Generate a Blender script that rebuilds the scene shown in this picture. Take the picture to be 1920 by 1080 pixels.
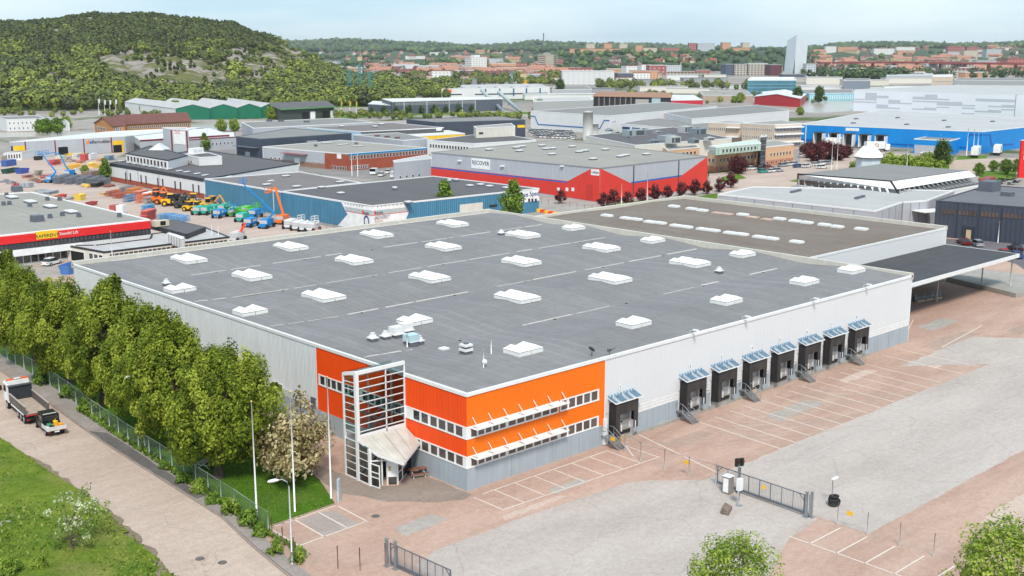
import bpy, math, random, os
import numpy as np
from mathutils import Vector, Matrix
R = math.radians
for o in list(bpy.data.objects): bpy.data.objects.remove(o)
SC = bpy.context.scene
COL = SC.collection
PI = math.pi
# ------------------------------------------------------------------ camera
# world frame: x runs along the dock front of the white warehouse, y along its tree side, z up, metres; origin = its near corner
FPX = 2150.0; HC = 41.0; PITCH = math.atan(450/FPX); HEAD = R(43.03)
A2 = (math.cos(HEAD), math.sin(HEAD)); B2 = (-math.sin(HEAD), math.cos(HEAD))
NX, NY = -4.234, 102.14
CAMX = -(NX*A2[0]+NY*A2[1]); CAMY = -(NX*B2[0]+NY*B2[1])
cam = bpy.data.cameras.new('camera'); camo = bpy.data.objects.new('camera', cam); COL.objects.link(camo)
camo.location = (CAMX, CAMY, HC); camo.rotation_euler = (PI/2-PITCH, 0, -HEAD)
cam.sensor_width = 36; cam.lens = 36*FPX/1920; cam.clip_start = 1; cam.clip_end = 40000
SC.camera = camo
# ------------------------------------------------------------------ sky, sun, exposure
SUN_EL, SUN_AZ = R(50), R(232)          # azimuth of the direction TO the sun, counter-clockwise from +x of this frame
W = bpy.data.worlds.new('World'); SC.world = W; W.use_nodes = True
nt = W.node_tree; nt.nodes.clear()
def N_(t, **k):
    n = nt.nodes.new(t)
    for a, b in k.items(): setattr(n, a, b)
    return n
sky = N_('ShaderNodeTexSky', sky_type='NISHITA', sun_disc=False, sun_elevation=SUN_EL, sun_rotation=PI/2-SUN_AZ)
sky.air_density = 1.0; sky.dust_density = 0.6; sky.ozone_density = 1.0
tc = N_('ShaderNodeTexCoord'); mp = N_('ShaderNodeMapping'); mp.inputs['Scale'].default_value = (1.6, 1.6, 9)
mp.inputs['Rotation'].default_value = (0, 0, 0.6)
nz = N_('ShaderNodeTexNoise'); nz.inputs['Scale'].default_value = 1.7; nz.inputs['Detail'].default_value = 7; nz.inputs['Roughness'].default_value = .55
cr = N_('ShaderNodeValToRGB'); cr.color_ramp.elements[0].position = .36; cr.color_ramp.elements[1].position = .66
cr.color_ramp.elements[0].color = (2.0, 3.05, 3.9, 1); cr.color_ramp.elements[1].color = (3.5, 4.15, 4.5, 1)
mx = N_('ShaderNodeMixRGB'); mx.inputs[0].default_value = .88
bgn = N_('ShaderNodeBackground'); bgn.inputs['Strength'].default_value = .13
wo = N_('ShaderNodeOutputWorld')
L = nt.links.new
L(tc.outputs['Generated'], mp.inputs['Vector']); L(mp.outputs[0], nz.inputs['Vector']); L(nz.outputs['Fac'], cr.inputs[0])
L(cr.outputs[0], mx.inputs['Color2']); L(sky.outputs[0], mx.inputs['Color1']); L(mx.outputs[0], bgn.inputs[0]); L(bgn.outputs[0], wo.inputs[0])
sl = bpy.data.lights.new('sun', 'SUN'); sl.energy = 2.0; sl.angle = R(12); sl.color = (1, .93, .83)
so = bpy.data.objects.new('sun', sl); COL.objects.link(so)
sd = Vector((math.cos(SUN_AZ)*math.cos(SUN_EL), math.sin(SUN_AZ)*math.cos(SUN_EL), math.sin(SUN_EL)))
so.rotation_euler = sd.to_track_quat('Z', 'Y').to_euler(); so.location = (-60, -90, 150)
SC.view_settings.view_transform = 'Standard'; SC.view_settings.look = 'None'
SC.view_settings.exposure = 0.88; SC.view_settings.gamma = 1.0; SC.view_settings.use_curve_mapping = False

# ------------------------------------------------------------------ helpers
def G(px, py, z=0.0):
    """pixel of the 1920x1080 photograph -> point of the level plane at height z, in the world frame"""
    c, s = math.cos(PITCH), math.sin(PITCH)
    x = (px-960)/FPX; v = (540-py)/FPX
    d = (x, c+v*s, -s+v*c); t = (z-HC)/d[2]
    cx, cy = d[0]*t-NX, d[1]*t-NY
    return Vector((cx*A2[0]+cy*A2[1], cx*B2[0]+cy*B2[1], z))
def CF(x, y, z=0.0):
    """camera-levelled ground coordinates (x right, y away from the photographer's spot) -> world frame"""
    cx, cy = x-NX, y-NY
    return Vector((cx*A2[0]+cy*A2[1], cx*B2[0]+cy*B2[1], z))
def HT(ybase, ytop): return HC*(ybase-ytop)/(ybase-90.0)

class MB:
    def __init__(s): s.v = []; s.f = []; s.m = []; s.sm = []
    def add(s, vs, fs, mi=0, smooth=False):
        b = len(s.v); s.v.extend([tuple(p) for p in vs])
        for f in fs: s.f.append([b+i for i in f]); s.m.append(mi); s.sm.append(smooth)
        return s
    def quad(s, a, b, c, d, mi=0): return s.add([a, b, c, d], [(0, 1, 2, 3)], mi)
    def box(s, x0, y0, z0, x1, y1, z1, mi=0, top=None):
        v = [(x0,y0,z0),(x1,y0,z0),(x1,y1,z0),(x0,y1,z0),(x0,y0,z1),(x1,y0,z1),(x1,y1,z1),(x0,y1,z1)]
        s.add(v, [(0,3,2,1),(0,1,5,4),(1,2,6,5),(2,3,7,6),(3,0,4,7)], mi)
        b = len(s.v)-8; s.f.append([b+4,b+5,b+6,b+7]); s.m.append(mi if top is None else top); s.sm.append(False)
        return s
    def cbox(s, c, d, mi=0, top=None):
        return s.box(c[0]-d[0]/2, c[1]-d[1]/2, c[2], c[0]+d[0]/2, c[1]+d[1]/2, c[2]+d[2], mi, top)
    def prism(s, pts, z0, z1, mi=0, top=None):
        n = len(pts)
        z0s = z0 if isinstance(z0, (list, tuple)) else [z0]*n
        z1s = z1 if isinstance(z1, (list, tuple)) else [z1]*n
        a = sum(pts[i][0]*pts[(i+1)%n][1]-pts[(i+1)%n][0]*pts[i][1] for i in range(n))
        idx = list(range(n)) if a > 0 else list(range(n-1, -1, -1))
        v = [(pts[i][0], pts[i][1], z0s[i]) for i in idx]+[(pts[i][0], pts[i][1], z1s[i]) for i in idx]
        s.add(v, [(i, (i+1)%n, n+(i+1)%n, n+i) for i in range(n)]+[tuple(range(n-1, -1, -1))], mi)
        b = len(s.v)-2*n; s.f.append([b+n+i for i in range(n)]); s.m.append(mi if top is None else top); s.sm.append(False)
        return s
    def beam(s, p, q, w, h=None, mi=0):
        p = Vector(p); q = Vector(q); h = w if h is None else h
        d = (q-p).normalized(); up = Vector((0,0,1)) if abs(d.z) < .99 else Vector((1,0,0))
        sx = d.cross(up).normalized()*w/2; sy = sx.cross(d).normalized()*h/2
        v = [p-sx-sy, p+sx-sy, p+sx+sy, p-sx+sy, q-sx-sy, q+sx-sy, q+sx+sy, q-sx+sy]
        return s.add(v, [(0,1,2,3),(7,6,5,4),(4,5,1,0),(5,6,2,1),(6,7,3,2),(7,4,0,3)], mi)
    def tube(s, pts, rad, n=8, mi=0, cap=True, smooth=True):
        pts = [Vector(p) for p in pts]; k = len(pts)
        rs = rad if isinstance(rad, (list, tuple)) else [rad]*k
        vs = []
        for i, p in enumerate(pts):
            d = (pts[min(i+1, k-1)]-pts[max(i-1, 0)]).normalized()
            up = Vector((0,0,1)) if abs(d.z) < .95 else Vector((1,0,0))
            a = d.cross(up).normalized(); b = a.cross(d)
            for j in range(n):
                t = 2*PI*j/n; vs.append(p+(a*math.cos(t)+b*math.sin(t))*rs[i])
        fs = [(i*n+j, i*n+(j+1)%n, (i+1)*n+(j+1)%n, (i+1)*n+j) for i in range(k-1) for j in range(n)]
        s.add(vs, fs, mi, smooth)
        if cap:
            b = len(s.v)-k*n
            s.f.append([b+j for j in range(n)]); s.m.append(mi); s.sm.append(False)
            s.f.append([b+(k-1)*n+j for j in range(n-1, -1, -1)]); s.m.append(mi); s.sm.append(False)
        return s
    def cyl(s, c, r, h, n=12, mi=0, r2=None):
        return s.tube([c, (c[0], c[1], c[2]+h)], [r, r if r2 is None else r2], n, mi)
    def wheel(s, c, r, w, ax='y', mi=0, hub=1):
        d = Vector((0, w/2, 0)) if ax == 'y' else Vector((w/2, 0, 0)); c = Vector(c)
        s.tube([c-d, c+d], r, 14, mi); s.tube([c-d*1.06, c+d*1.06], r*.55, 10, hub); return s
    def ball(s, c, r, mi=0, n=8, sq=(1,1,1)):
        vs = []; fs = []
        for i in range(n+1):
            t = PI*i/n
            for j in range(n): vs.append((c[0]+r*sq[0]*math.sin(t)*math.cos(2*PI*j/n), c[1]+r*sq[1]*math.sin(t)*math.sin(2*PI*j/n), c[2]+r*sq[2]*math.cos(t)))
        for i in range(n):
            for j in range(n): fs.append((i*n+j, (i+1)*n+j, (i+1)*n+(j+1)%n, i*n+(j+1)%n))
        return s.add(vs, fs, mi, True)
    def mesh(s, name, mats):
        me = bpy.data.meshes.new(name); me.from_pydata(s.v, [], s.f)
        for m in mats: me.materials.append(m)
        me.polygons.foreach_set('material_index', s.m); me.polygons.foreach_set('use_smooth', s.sm); me.update()
        return me
    def build(s, name, mats, parent=None, loc=None, rz=0):
        if not isinstance(mats, (list, tuple)): mats = [mats]
        return link(name, s.mesh(name, mats), parent, loc, rz)
def link(name, me, parent=None, loc=None, rz=0):
    o = bpy.data.objects.new(name, me); COL.objects.link(o)
    if parent is not None: o.parent = parent
    if loc is not None: o.location = loc
    if rz: o.rotation_euler = (0, 0, rz)
    return o
def tag(o, label=None, cat=None, group=None, kind=None):
    if label: o['label'] = label
    if cat: o['category'] = cat
    if group: o['group'] = group
    if kind: o['kind'] = kind
    return o
def thing(name, label, cat, loc=(0,0,0), rz=0, group=None):
    o = bpy.data.objects.new(name, None); COL.objects.link(o); o.location = loc; o.rotation_euler = (0,0,rz)
    o.empty_display_size = .2
    return tag(o, label, cat, group)
def part_label(o, l): o['label'] = l; return o
KIDS = {}
def copy_tree(o, loc=None, rz=None, label=None, group=None, parent=None, scale=None):
    c = o.copy(); COL.objects.link(c)
    if parent is not None: c.parent = parent
    for ch in o.children: copy_tree(ch, parent=c)
    if loc is not None: c.location = loc
    if rz is not None: c.rotation_euler = (0, 0, rz)
    if scale is not None: c.scale = (scale,)*3 if not isinstance(scale, tuple) else scale
    if label: c['label'] = label
    if group: c['group'] = group
    return c
def struct(name, mb, mats): return tag(mb.build(name, mats), kind='structure')
def text(name, s, size, mat, parent, loc, rot, depth=.02, align='CENTER'):
    cu = bpy.data.curves.new(name, 'FONT'); cu.body = s; cu.size = size; cu.extrude = depth; cu.align_x = align; cu.align_y = 'CENTER'
    cu.resolution_u = 3; tmp = bpy.data.objects.new(name, cu)
    me = bpy.data.meshes.new_from_object(tmp); bpy.data.objects.remove(tmp); me.materials.clear(); me.materials.append(mat)
    o = bpy.data.objects.new(name, me); COL.objects.link(o); o.parent = parent; o.location = loc; o.rotation_euler = rot
    return o

# ------------------------------------------------------------------ materials
def newmat(name):
    m = bpy.data.materials.new(name); m.use_nodes = True; t = m.node_tree; t.nodes.clear()
    o = t.nodes.new('ShaderNodeOutputMaterial'); b = t.nodes.new('ShaderNodeBsdfPrincipled'); t.links.new(b.outputs[0], o.inputs[0])
    return m, t, b, o
def nn(t, ty, **k):
    n = t.nodes.new(ty)
    for a, b in k.items():
        if a in n.inputs: n.inputs[a].default_value = b
        else: setattr(n, a, b)
    return n
def vmul(c, f): return tuple(min(1, max(0, x*f)) for x in c[:3])+(1,)
def noise(t, vec, scale, detail=4, rough=.55):
    n = nn(t, 'ShaderNodeTexNoise'); n.inputs['Scale'].default_value = scale; n.inputs['Detail'].default_value = detail; n.inputs['Roughness'].default_value = rough
    t.links.new(vec, n.inputs['Vector']); return n.outputs['Fac']
def ramp(t, fac, p0, p1, c0=(0,0,0,1), c1=(1,1,1,1)):
    r = nn(t, 'ShaderNodeValToRGB'); e = r.color_ramp.elements; e[0].position = p0; e[1].position = p1; e[0].color = c0; e[1].color = c1
    t.links.new(fac, r.inputs[0]); return r.outputs[0]
def mixc(t, fac, a, b, mode='MIX'):
    m = nn(t, 'ShaderNodeMixRGB', blend_type=mode)
    for i, x in ((0, fac), (1, a), (2, b)):
        if hasattr(x, 'is_linked') or hasattr(x, 'links'): t.links.new(x, m.inputs[i])
        else: m.inputs[i].default_value = x if i == 0 else (tuple(x)[:3]+(1,))
    return m.outputs[0]
def mapping(t, vec, scale=(1,1,1), rot=(0,0,0)):
    m = nn(t, 'ShaderNodeMapping'); m.inputs['Scale'].default_value = scale; m.inputs['Rotation'].default_value = rot
    t.links.new(vec, m.inputs['Vector']); return m.outputs[0]
def M(name, col, rough=.6, metal=0, var=.1, vs=.8, fine=0, bump=0, bs=6, stripe=None, streak=0, spec=.4, dirt=None):
    """col base colour; var/vs soft variation; fine grain; stripe=(period,strength) vertical ribs on walls; streak vertical grime"""
    m, t, b, o = newmat(name); c = tuple(col)+(1,)
    geo = nn(t, 'ShaderNodeNewGeometry'); P = geo.outputs['Position']
    cur = mixc(t, ramp(t, noise(t, P, vs), .3, .7), vmul(c, 1-var), vmul(c, 1+var))
    if fine: cur = mixc(t, 1.0, cur, ramp(t, noise(t, P, 7, 3), .3, .7, (1-fine,)*3+(1,), (1,1,1,1)), 'MULTIPLY')
    if streak:
        s = mapping(t, P, (1.4, 1.4, .06)); cur = mixc(t, 1.0, cur, ramp(t, noise(t, s, 1.5, 5, .7), .35, .62, (1-streak,)*3+(1,), (1,1,1,1)), 'MULTIPLY')
    if dirt: cur = mixc(t, ramp(t, noise(t, P, dirt[1], 6, .7), .55, .75, (0,0,0,1), (dirt[2],)*3+(1,)), cur, dirt[0])
    t.links.new(cur, b.inputs['Base Color'])
    b.inputs['Roughness'].default_value = rough; b.inputs['Metallic'].default_value = metal; b.inputs['Specular IOR Level'].default_value = spec
    h = None
    if stripe:
        tc = nn(t, 'ShaderNodeTexCoord'); sp = nn(t, 'ShaderNodeSeparateXYZ'); t.links.new(tc.outputs['Object'], sp.inputs[0])
        ad = nn(t, 'ShaderNodeMath', operation='ADD'); t.links.new(sp.outputs[0], ad.inputs[0]); t.links.new(sp.outputs[1], ad.inputs[1])
        ml = nn(t, 'ShaderNodeMath', operation='MULTIPLY'); ml.inputs[1].default_value = 2*PI/stripe[0]; t.links.new(ad.outputs[0], ml.inputs[0])
        si = nn(t, 'ShaderNodeMath', operation='SINE'); t.links.new(ml.outputs[0], si.inputs[0]); h = si.outputs[0]
        bp = nn(t, 'ShaderNodeBump'); bp.inputs['Strength'].default_value = stripe[1]; bp.inputs['Distance'].default_value = stripe[0]*.15
        t.links.new(h, bp.inputs['Height']); t.links.new(bp.outputs[0], b.inputs['Normal'])
    elif bump:
        bp = nn(t, 'ShaderNodeBump'); bp.inputs['Strength'].default_value = bump; bp.inputs['Distance'].default_value = .1
        t.links.new(noise(t, P, bs, 5), bp.inputs['Height']); t.links.new(bp.outputs[0], b.inputs['Normal'])
    return m
MC = {}
def P(col, rough=.45, metal=0, var=.06, **k):
    key = (tuple(round(x, 3) for x in col), rough, metal, var, tuple(sorted(k.items())))
    if key not in MC: MC[key] = M('paint', col, rough, metal, var, **k)
    return MC[key]
def asphalt(name, c0, c1, c2, s1=.05, cracks=.5, rough=.9):
    m, t, b, o = newmat(name)
    P_ = nn(t, 'ShaderNodeNewGeometry').outputs['Position']
    sm = mapping(t, P_, (.25, 1, 1), (0, 0, .12))
    cur = mixc(t, ramp(t, noise(t, P_, s1, 6, .65), .35, .65), c0, c1)
    cur = mixc(t, ramp(t, noise(t, sm, .22, 6, .7), .42, .7, (0,0,0,1), (.75,)*3+(1,)), cur, c2)
    cur = mixc(t, 1.0, cur, ramp(t, noise(t, P_, 1.4, 6, .7), .3, .68, (.86,.85,.84,1), (1.04,)*3+(1,)), 'MULTIPLY')
    cur = mixc(t, 1.0, cur, ramp(t, noise(t, P_, 3.7, 7, .8), .38, .62, (.88,.87,.86,1), (1.05,)*3+(1,)), 'MULTIPLY')
    if cracks:
        wp = nn(t, 'ShaderNodeVectorMath', operation='ADD'); sc = nn(t, 'ShaderNodeVectorMath', operation='SCALE'); sc.inputs['Scale'].default_value = 3.0
        nzz = nn(t, 'ShaderNodeTexNoise'); nzz.inputs['Scale'].default_value = .3; nzz.inputs['Detail'].default_value = 4; t.links.new(P_, nzz.inputs['Vector'])
        t.links.new(nzz.outputs['Color'], sc.inputs[0]); t.links.new(P_, wp.inputs[0]); t.links.new(sc.outputs[0], wp.inputs[1])
        vo = nn(t, 'ShaderNodeTexVoronoi', feature='DISTANCE_TO_EDGE'); vo.inputs['Scale'].default_value = .09; t.links.new(wp.outputs[0], vo.inputs['Vector'])
        k = ramp(t, vo.outputs['Distance'], .0, .008, (1-cracks*.45,)*3+(1,), (1,1,1,1))
        cur = mixc(t, 1.0, cur, k, 'MULTIPLY')
    t.links.new(cur, b.inputs['Base Color']); b.inputs['Roughness'].default_value = rough; b.inputs['Specular IOR Level'].default_value = .25
    bp = nn(t, 'ShaderNodeBump'); bp.inputs['Strength'].default_value = .25; bp.inputs['Distance'].default_value = .03
    t.links.new(noise(t, P_, 9, 5), bp.inputs['Height']); t.links.new(bp.outputs[0], b.inputs['Normal'])
    return m
def grassmat(name, a, b_, c, s=.35):
    m, t, b, o = newmat(name); P_ = nn(t, 'ShaderNodeNewGeometry').outputs['Position']
    cur = mixc(t, ramp(t, noise(t, P_, s, 6, .7), .35, .65), a, b_)
    cur = mixc(t, ramp(t, noise(t, P_, s*.35, 5, .6), .5, .72, (0,0,0,1), (.8,)*3+(1,)), cur, c)
    cur = mixc(t, 1.0, cur, ramp(t, noise(t, P_, 5, 6, .8), .3, .65, (.45,)*3+(1,), (1.15,)*3+(1,)), 'MULTIPLY')
    t.links.new(cur, b.inputs['Base Color']); b.inputs['Roughness'].default_value = .95; b.inputs['Specular IOR Level'].default_value = .1
    bp = nn(t, 'ShaderNodeBump'); bp.inputs['Strength'].default_value = .8; bp.inputs['Distance'].default_value = .25
    t.links.new(noise(t, P_, 4, 6, .8), bp.inputs['Height']); t.links.new(bp.outputs[0], b.inputs['Normal'])
    return m
def leafmat(name, dark, mid, light, trans=.35):
    m, t, b, o = newmat(name)
    at = nn(t, 'ShaderNodeAttribute', attribute_name='tint')
    r = nn(t, 'ShaderNodeValToRGB'); e = r.color_ramp.elements; e[0].position = .05; e[0].color = dark+(1,); e[1].position = .95; e[1].color = light+(1,)
    x = e.new(.5); x.color = mid+(1,)
    t.links.new(at.outputs['Fac'], r.inputs[0]); t.links.new(r.outputs[0], b.inputs['Base Color']); b.inputs['Roughness'].default_value = .6; b.inputs['Specular IOR Level'].default_value = .25
    if trans:
        tr = nn(t, 'ShaderNodeBsdfTranslucent'); mxs = nn(t, 'ShaderNodeMixShader'); mxs.inputs[0].default_value = trans
        t.links.new(r.outputs[0], tr.inputs[0]); t.links.new(b.outputs[0], mxs.inputs[1]); t.links.new(tr.outputs[0], mxs.inputs[2]); t.links.new(mxs.outputs[0], o.inputs[0])
    return m
def glassmat(name, col=(.03,.035,.04), rough=.08, spec=.8, var=.5):
    return M(name, col, rough, 0, var, vs=.35, spec=spec)
def clearglass(name, tint=(.7,.82,.8), f=.45):
    m, t, b, o = newmat(name); tr = nn(t, 'ShaderNodeBsdfTransparent'); tr.inputs[0].default_value = tint+(1,)
    gl = nn(t, 'ShaderNodeBsdfGlossy'); gl.inputs['Roughness'].default_value = .05; gl.inputs[0].default_value = (.8,.85,.85,1)
    fr = nn(t, 'ShaderNodeFresnel'); fr.inputs[0].default_value = 1.5
    ml = nn(t, 'ShaderNodeMath', operation='MULTIPLY'); ml.inputs[1].default_value = f*2; t.links.new(fr.outputs[0], ml.inputs[0])
    mxs = nn(t, 'ShaderNodeMixShader'); t.links.new(ml.outputs[0], mxs.inputs[0]); t.links.new(tr.outputs[0], mxs.inputs[1]); t.links.new(gl.outputs[0], mxs.inputs[2]); t.links.new(mxs.outputs[0], o.inputs[0])
    return m
def meshmat(name, col, cover=.3, cell=.1):
    m, t, b, o = newmat(name); b.inputs['Base Color'].default_value = col+(1,); b.inputs['Roughness'].default_value = .6
    tc = nn(t, 'ShaderNodeTexCoord'); sp = nn(t, 'ShaderNodeSeparateXYZ'); t.links.new(tc.outputs['Object'], sp.inputs[0])
    ad = nn(t, 'ShaderNodeMath', operation='ADD'); t.links.new(sp.outputs[0], ad.inputs[0]); t.links.new(sp.outputs[1], ad.inputs[1])
    fs = []
    for op in ('ADD', 'SUBTRACT'):
        a = nn(t, 'ShaderNodeMath', operation=op); t.links.new(ad.outputs[0], a.inputs[0]); t.links.new(sp.outputs[2], a.inputs[1])
        s = nn(t, 'ShaderNodeMath', operation='DIVIDE'); s.inputs[1].default_value = cell; t.links.new(a.outputs[0], s.inputs[0])
        f = nn(t, 'ShaderNodeMath', operation='FRACT'); t.links.new(s.outputs[0], f.inputs[0])
        g = nn(t, 'ShaderNodeMath', operation='LESS_THAN'); g.inputs[1].default_value = cover/2; t.links.new(f.outputs[0], g.inputs[0]); fs.append(g)
    mxx = nn(t, 'ShaderNodeMath', operation='MAXIMUM'); t.links.new(fs[0].outputs[0], mxx.inputs[0]); t.links.new(fs[1].outputs[0], mxx.inputs[1])
    tr = nn(t, 'ShaderNodeBsdfTransparent'); ms = nn(t, 'ShaderNodeMixShader'); t.links.new(mxx.outputs[0], ms.inputs[0]); t.links.new(tr.outputs[0], ms.inputs[1]); t.links.new(b.outputs[0], ms.inputs[2]); t.links.new(ms.outputs[0], o.inputs[0])
    return m
def roofmat(name, col, strip=1.0, axis=0, var=.06, seam=.8, grime=.12, tint=None):
    """bitumen membrane: rows of strips of slightly different tone with thin joints"""
    m, t, b, o = newmat(name); c = col+(1,)
    tc = nn(t, 'ShaderNodeTexCoord'); P_ = tc.outputs['Object']; sp = nn(t, 'ShaderNodeSeparateXYZ'); t.links.new(P_, sp.inputs[0])
    dv = nn(t, 'ShaderNodeMath', operation='DIVIDE'); dv.inputs[1].default_value = strip; t.links.new(sp.outputs[axis], dv.inputs[0])
    fl = nn(t, 'ShaderNodeMath', operation='FLOOR'); t.links.new(dv.outputs[0], fl.inputs[0]); frc = nn(t, 'ShaderNodeMath', operation='FRACT'); t.links.new(dv.outputs[0], frc.inputs[0])
    wn = nn(t, 'ShaderNodeTexWhiteNoise', noise_dimensions='1D'); t.links.new(fl.outputs[0], wn.inputs['W'])
    cur = mixc(t, wn.outputs[0], vmul(c, 1-var), vmul(c, 1+var))
    cur = mixc(t, ramp(t, noise(t, P_, .08, 6, .65), .4, .7, (0,0,0,1), (.8,)*3+(1,)), cur, tint if tint else vmul(c, 1-grime*1.2))
    cur = mixc(t, 1.0, cur, ramp(t, noise(t, P_, .9, 6, .7), .3, .7, (1-grime,)*3+(1,), (1.03,)*3+(1,)), 'MULTIPLY')
    k = ramp(t, frc.outputs[0], .0, .12, (seam,)*3+(1,), (1,1,1,1)); cur = mixc(t, 1.0, cur, k, 'MULTIPLY')
    t.links.new(cur, b.inputs['Base Color']); b.inputs['Roughness'].default_value = .85; b.inputs['Specular IOR Level'].default_value = .25
    return m
WHITE = M('white painted metal', (.78,.78,.78), .5, 0, .04)
WALLW = M('white cladding', (.665,.67,.685), .5, 0, .02, vs=.2, streak=.02)
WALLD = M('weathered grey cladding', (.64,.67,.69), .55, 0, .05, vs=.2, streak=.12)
PLINTH = M('blue grey plinth panels', (.37,.42,.465), .7, 0, .05, vs=.4, streak=.14)
ORANGE_SHADE = M('shade-toned orange cladding', (.78,.072,.002), .45, 0, .04, vs=.2, streak=.08)  # same orange cladding; redder tone of the less-lit tree side put into the colour
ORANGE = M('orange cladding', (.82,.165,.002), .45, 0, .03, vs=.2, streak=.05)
ROOFG = roofmat('grey roof membrane', (.245,.24,.243), 1.05, 0, .07, .7, .16)
TRIM = M('white metal flashing', (.74,.74,.74), .45, 0, .05, vs=1.2)
CREAM = M('cream flashing', (.60,.57,.50), .6, 0, .07, vs=.6, streak=.1)
GLASS = glassmat('window glass', (.055,.05,.05))
GLASSB = glassmat('brown window glass', (.10,.075,.065), .12)
BLACK = M('black rubber', (.018,.017,.018), .7, 0, .3)
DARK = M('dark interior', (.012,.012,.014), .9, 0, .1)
STEEL = M('galvanised steel', (.33,.35,.37), .45, .6, .1)
CONC = M('concrete', (.36,.34,.31), .85, 0, .12, vs=.8, fine=.12, dirt=((.12,.11,.09), .5, .5))
BLUEP = M('blue polycarbonate sheet', (.20,.36,.50), .3, 0, .12, vs=2, spec=.6)
LEADG = M('lead grey metal', (.13,.145,.17), .5, .2, .1)
# ------------------------------------------------------------------ ground
PINK = asphalt('reddish asphalt', (.475,.32,.255,1), (.53,.38,.31,1), (.36,.225,.17,1), .035, .2)
GREY = asphalt('worn grey asphalt', (.50,.44,.405,1), (.43,.375,.345,1), (.55,.49,.455,1), .04, .35)
ROADM = asphalt('pale road asphalt', (.49,.385,.32,1), (.55,.44,.37,1), (.42,.325,.265,1), .05, .4)
SIDEW = asphalt('pavement asphalt', (.30,.26,.235,1), (.36,.315,.29,1), (.24,.205,.185,1), .3, .4)
DKASP = asphalt('dark patched asphalt', (.125,.115,.11,1), (.17,.155,.145,1), (.10,.09,.085,1), .3, .3)
LAWN = grassmat('mown lawn', (.07,.165,.012,1), (.12,.24,.02,1), (.15,.22,.04,1), .5)
WILD = grassmat('rough meadow grass', (.11,.19,.02,1), (.23,.30,.04,1), (.40,.34,.13,1), .3)
SOIL = M('bare brown soil', (.25,.19,.14), .95, 0, .2, vs=2, fine=.3)
def land():
    m, t, b, o = newmat('distant land'); P_ = nn(t, 'ShaderNodeNewGeometry').outputs['Position']
    cur = mixc(t, ramp(t, noise(t, P_, .012, 6, .6), .42, .58), (.30,.27,.25,1), (.40,.36,.33,1))
    cur = mixc(t, ramp(t, noise(t, P_, .009, 6, .7), .54, .6), cur, (.09,.13,.035,1))
    cur = mixc(t, 1.0, cur, ramp(t, noise(t, P_, .25, 6, .7), .3, .7, (.75,)*3+(1,), (1.05,)*3+(1,)), 'MULTIPLY')
    t.links.new(cur, b.inputs['Base Color']); b.inputs['Roughness'].default_value = .95; b.inputs['Specular IOR Level'].default_value = .1
    return m
LAND = land()
mb = MB(); ring = [CF(11000*math.cos(2*PI*i/48), 11000*math.sin(2*PI*i/48)) for i in range(48)]
mb.add(ring, [tuple(range(48))]); struct('ground', mb, LAND)
def sheet(name, pts, z, mat, skirt=0):
    m = MB(); n = len(pts)
    a = sum(pts[i][0]*pts[(i+1)%n][1]-pts[(i+1)%n][0]*pts[i][1] for i in range(n))
    if a < 0: pts = pts[::-1]
    if skirt: m.prism([p[:2] for p in pts], z-skirt, z)
    else: m.add([(p[0], p[1], z) for p in pts], [tuple(range(n))])
    return struct(name, m, mat)
def wob(pts, step=1.5, amp=.25, seed=1):
    r = random.Random(seed); out = []
    for i in range(len(pts)):
        a, b = Vector(pts[i][:2]), Vector(pts[(i+1)%len(pts)][:2]); k = max(1, int((b-a).length/step)); nrm = Vector((-(b-a).y, (b-a).x)).normalized()
        for j in range(k):
            p = a+(b-a)*j/k
            if j: p += nrm*r.uniform(-amp, amp)
            out.append((p.x, p.y))
    return out
# factory yard (reddish asphalt), the grey lanes patched into it, then the road and its kerb
sheet('yard', [(-19.6,5.5),(-20.9,-3.5),(-21.5,-12),(-30,-60),(60,-90),(250,-60),(250,110),(84,130),(-8,130),(-8,92),(-7,24),(-8.5,12),(-10.8,5.9),(-18.3,5.6)], .004, PINK)
sheet('grey_lane', wob([(18.6,-13.5),(60,-13.5),(240,-13.6),(240,-31),(90,-31),(19,-31)], 1.2, .10, 3), .008, GREY)
near = [(-13.4,-9.2),(-10.5,-8.0),(0,-8.1),(12.6,-8.8),(15,-10.2),(18.55,-13.5),(18.55,-26.2),(13.2,-26.8),(11.5,-27.5),(5.8,-29.8),(0,-60),(-29,-60)]
sheet('entry_lane', wob(near, 1.5, .12, 4), .009, GREY)
sheet('grey_patch', wob([(70,-6),(92,-5),(100,-13.6),(80,-13.6)], 1.5, .3, 8), .0085, GREY)
sheet('entrance_apron', wob([(-9,8),(-8.3,14),(-6.2,14.5),(-5.9,7.2),(-4,5.6),(-.3,7.5),(-.3,-1.0),(-1.6,-1.4),(-3.8,-.2),(-7,3.0)], 1.0, .15, 5), .0095, asphalt('brown apron asphalt', (.27,.215,.18,1), (.34,.28,.24,1), (.22,.17,.14,1), .2, .4))
sheet('grey_slab', wob([(-11.8,4.6),(-12.9,5.2),(-15.4,5.1),(-15.6,.6),(-11.9,.6)], 1, .12, 6), .0092, asphalt('grey bay', (.37,.32,.29,1), (.42,.36,.33,1), (.33,.28,.25,1), .2, .3))
sheet('road', [(-20.1,10),(-19.35,37),(-18.35,52),(-17.2,75),(-16,110),(-14,160),(-12,260),(-24,260),(-26,110),(-27.0,60),(-27.0,45),(-26.7,37),(-26.6,28),(-26.8,19),(-27.7,12.7),(-28.8,2.8),(-31,-20),(-36,-60),(-25,-60),(-22.7,-12),(-21.9,-3),(-21.2,3)], .012, ROADM)
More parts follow.
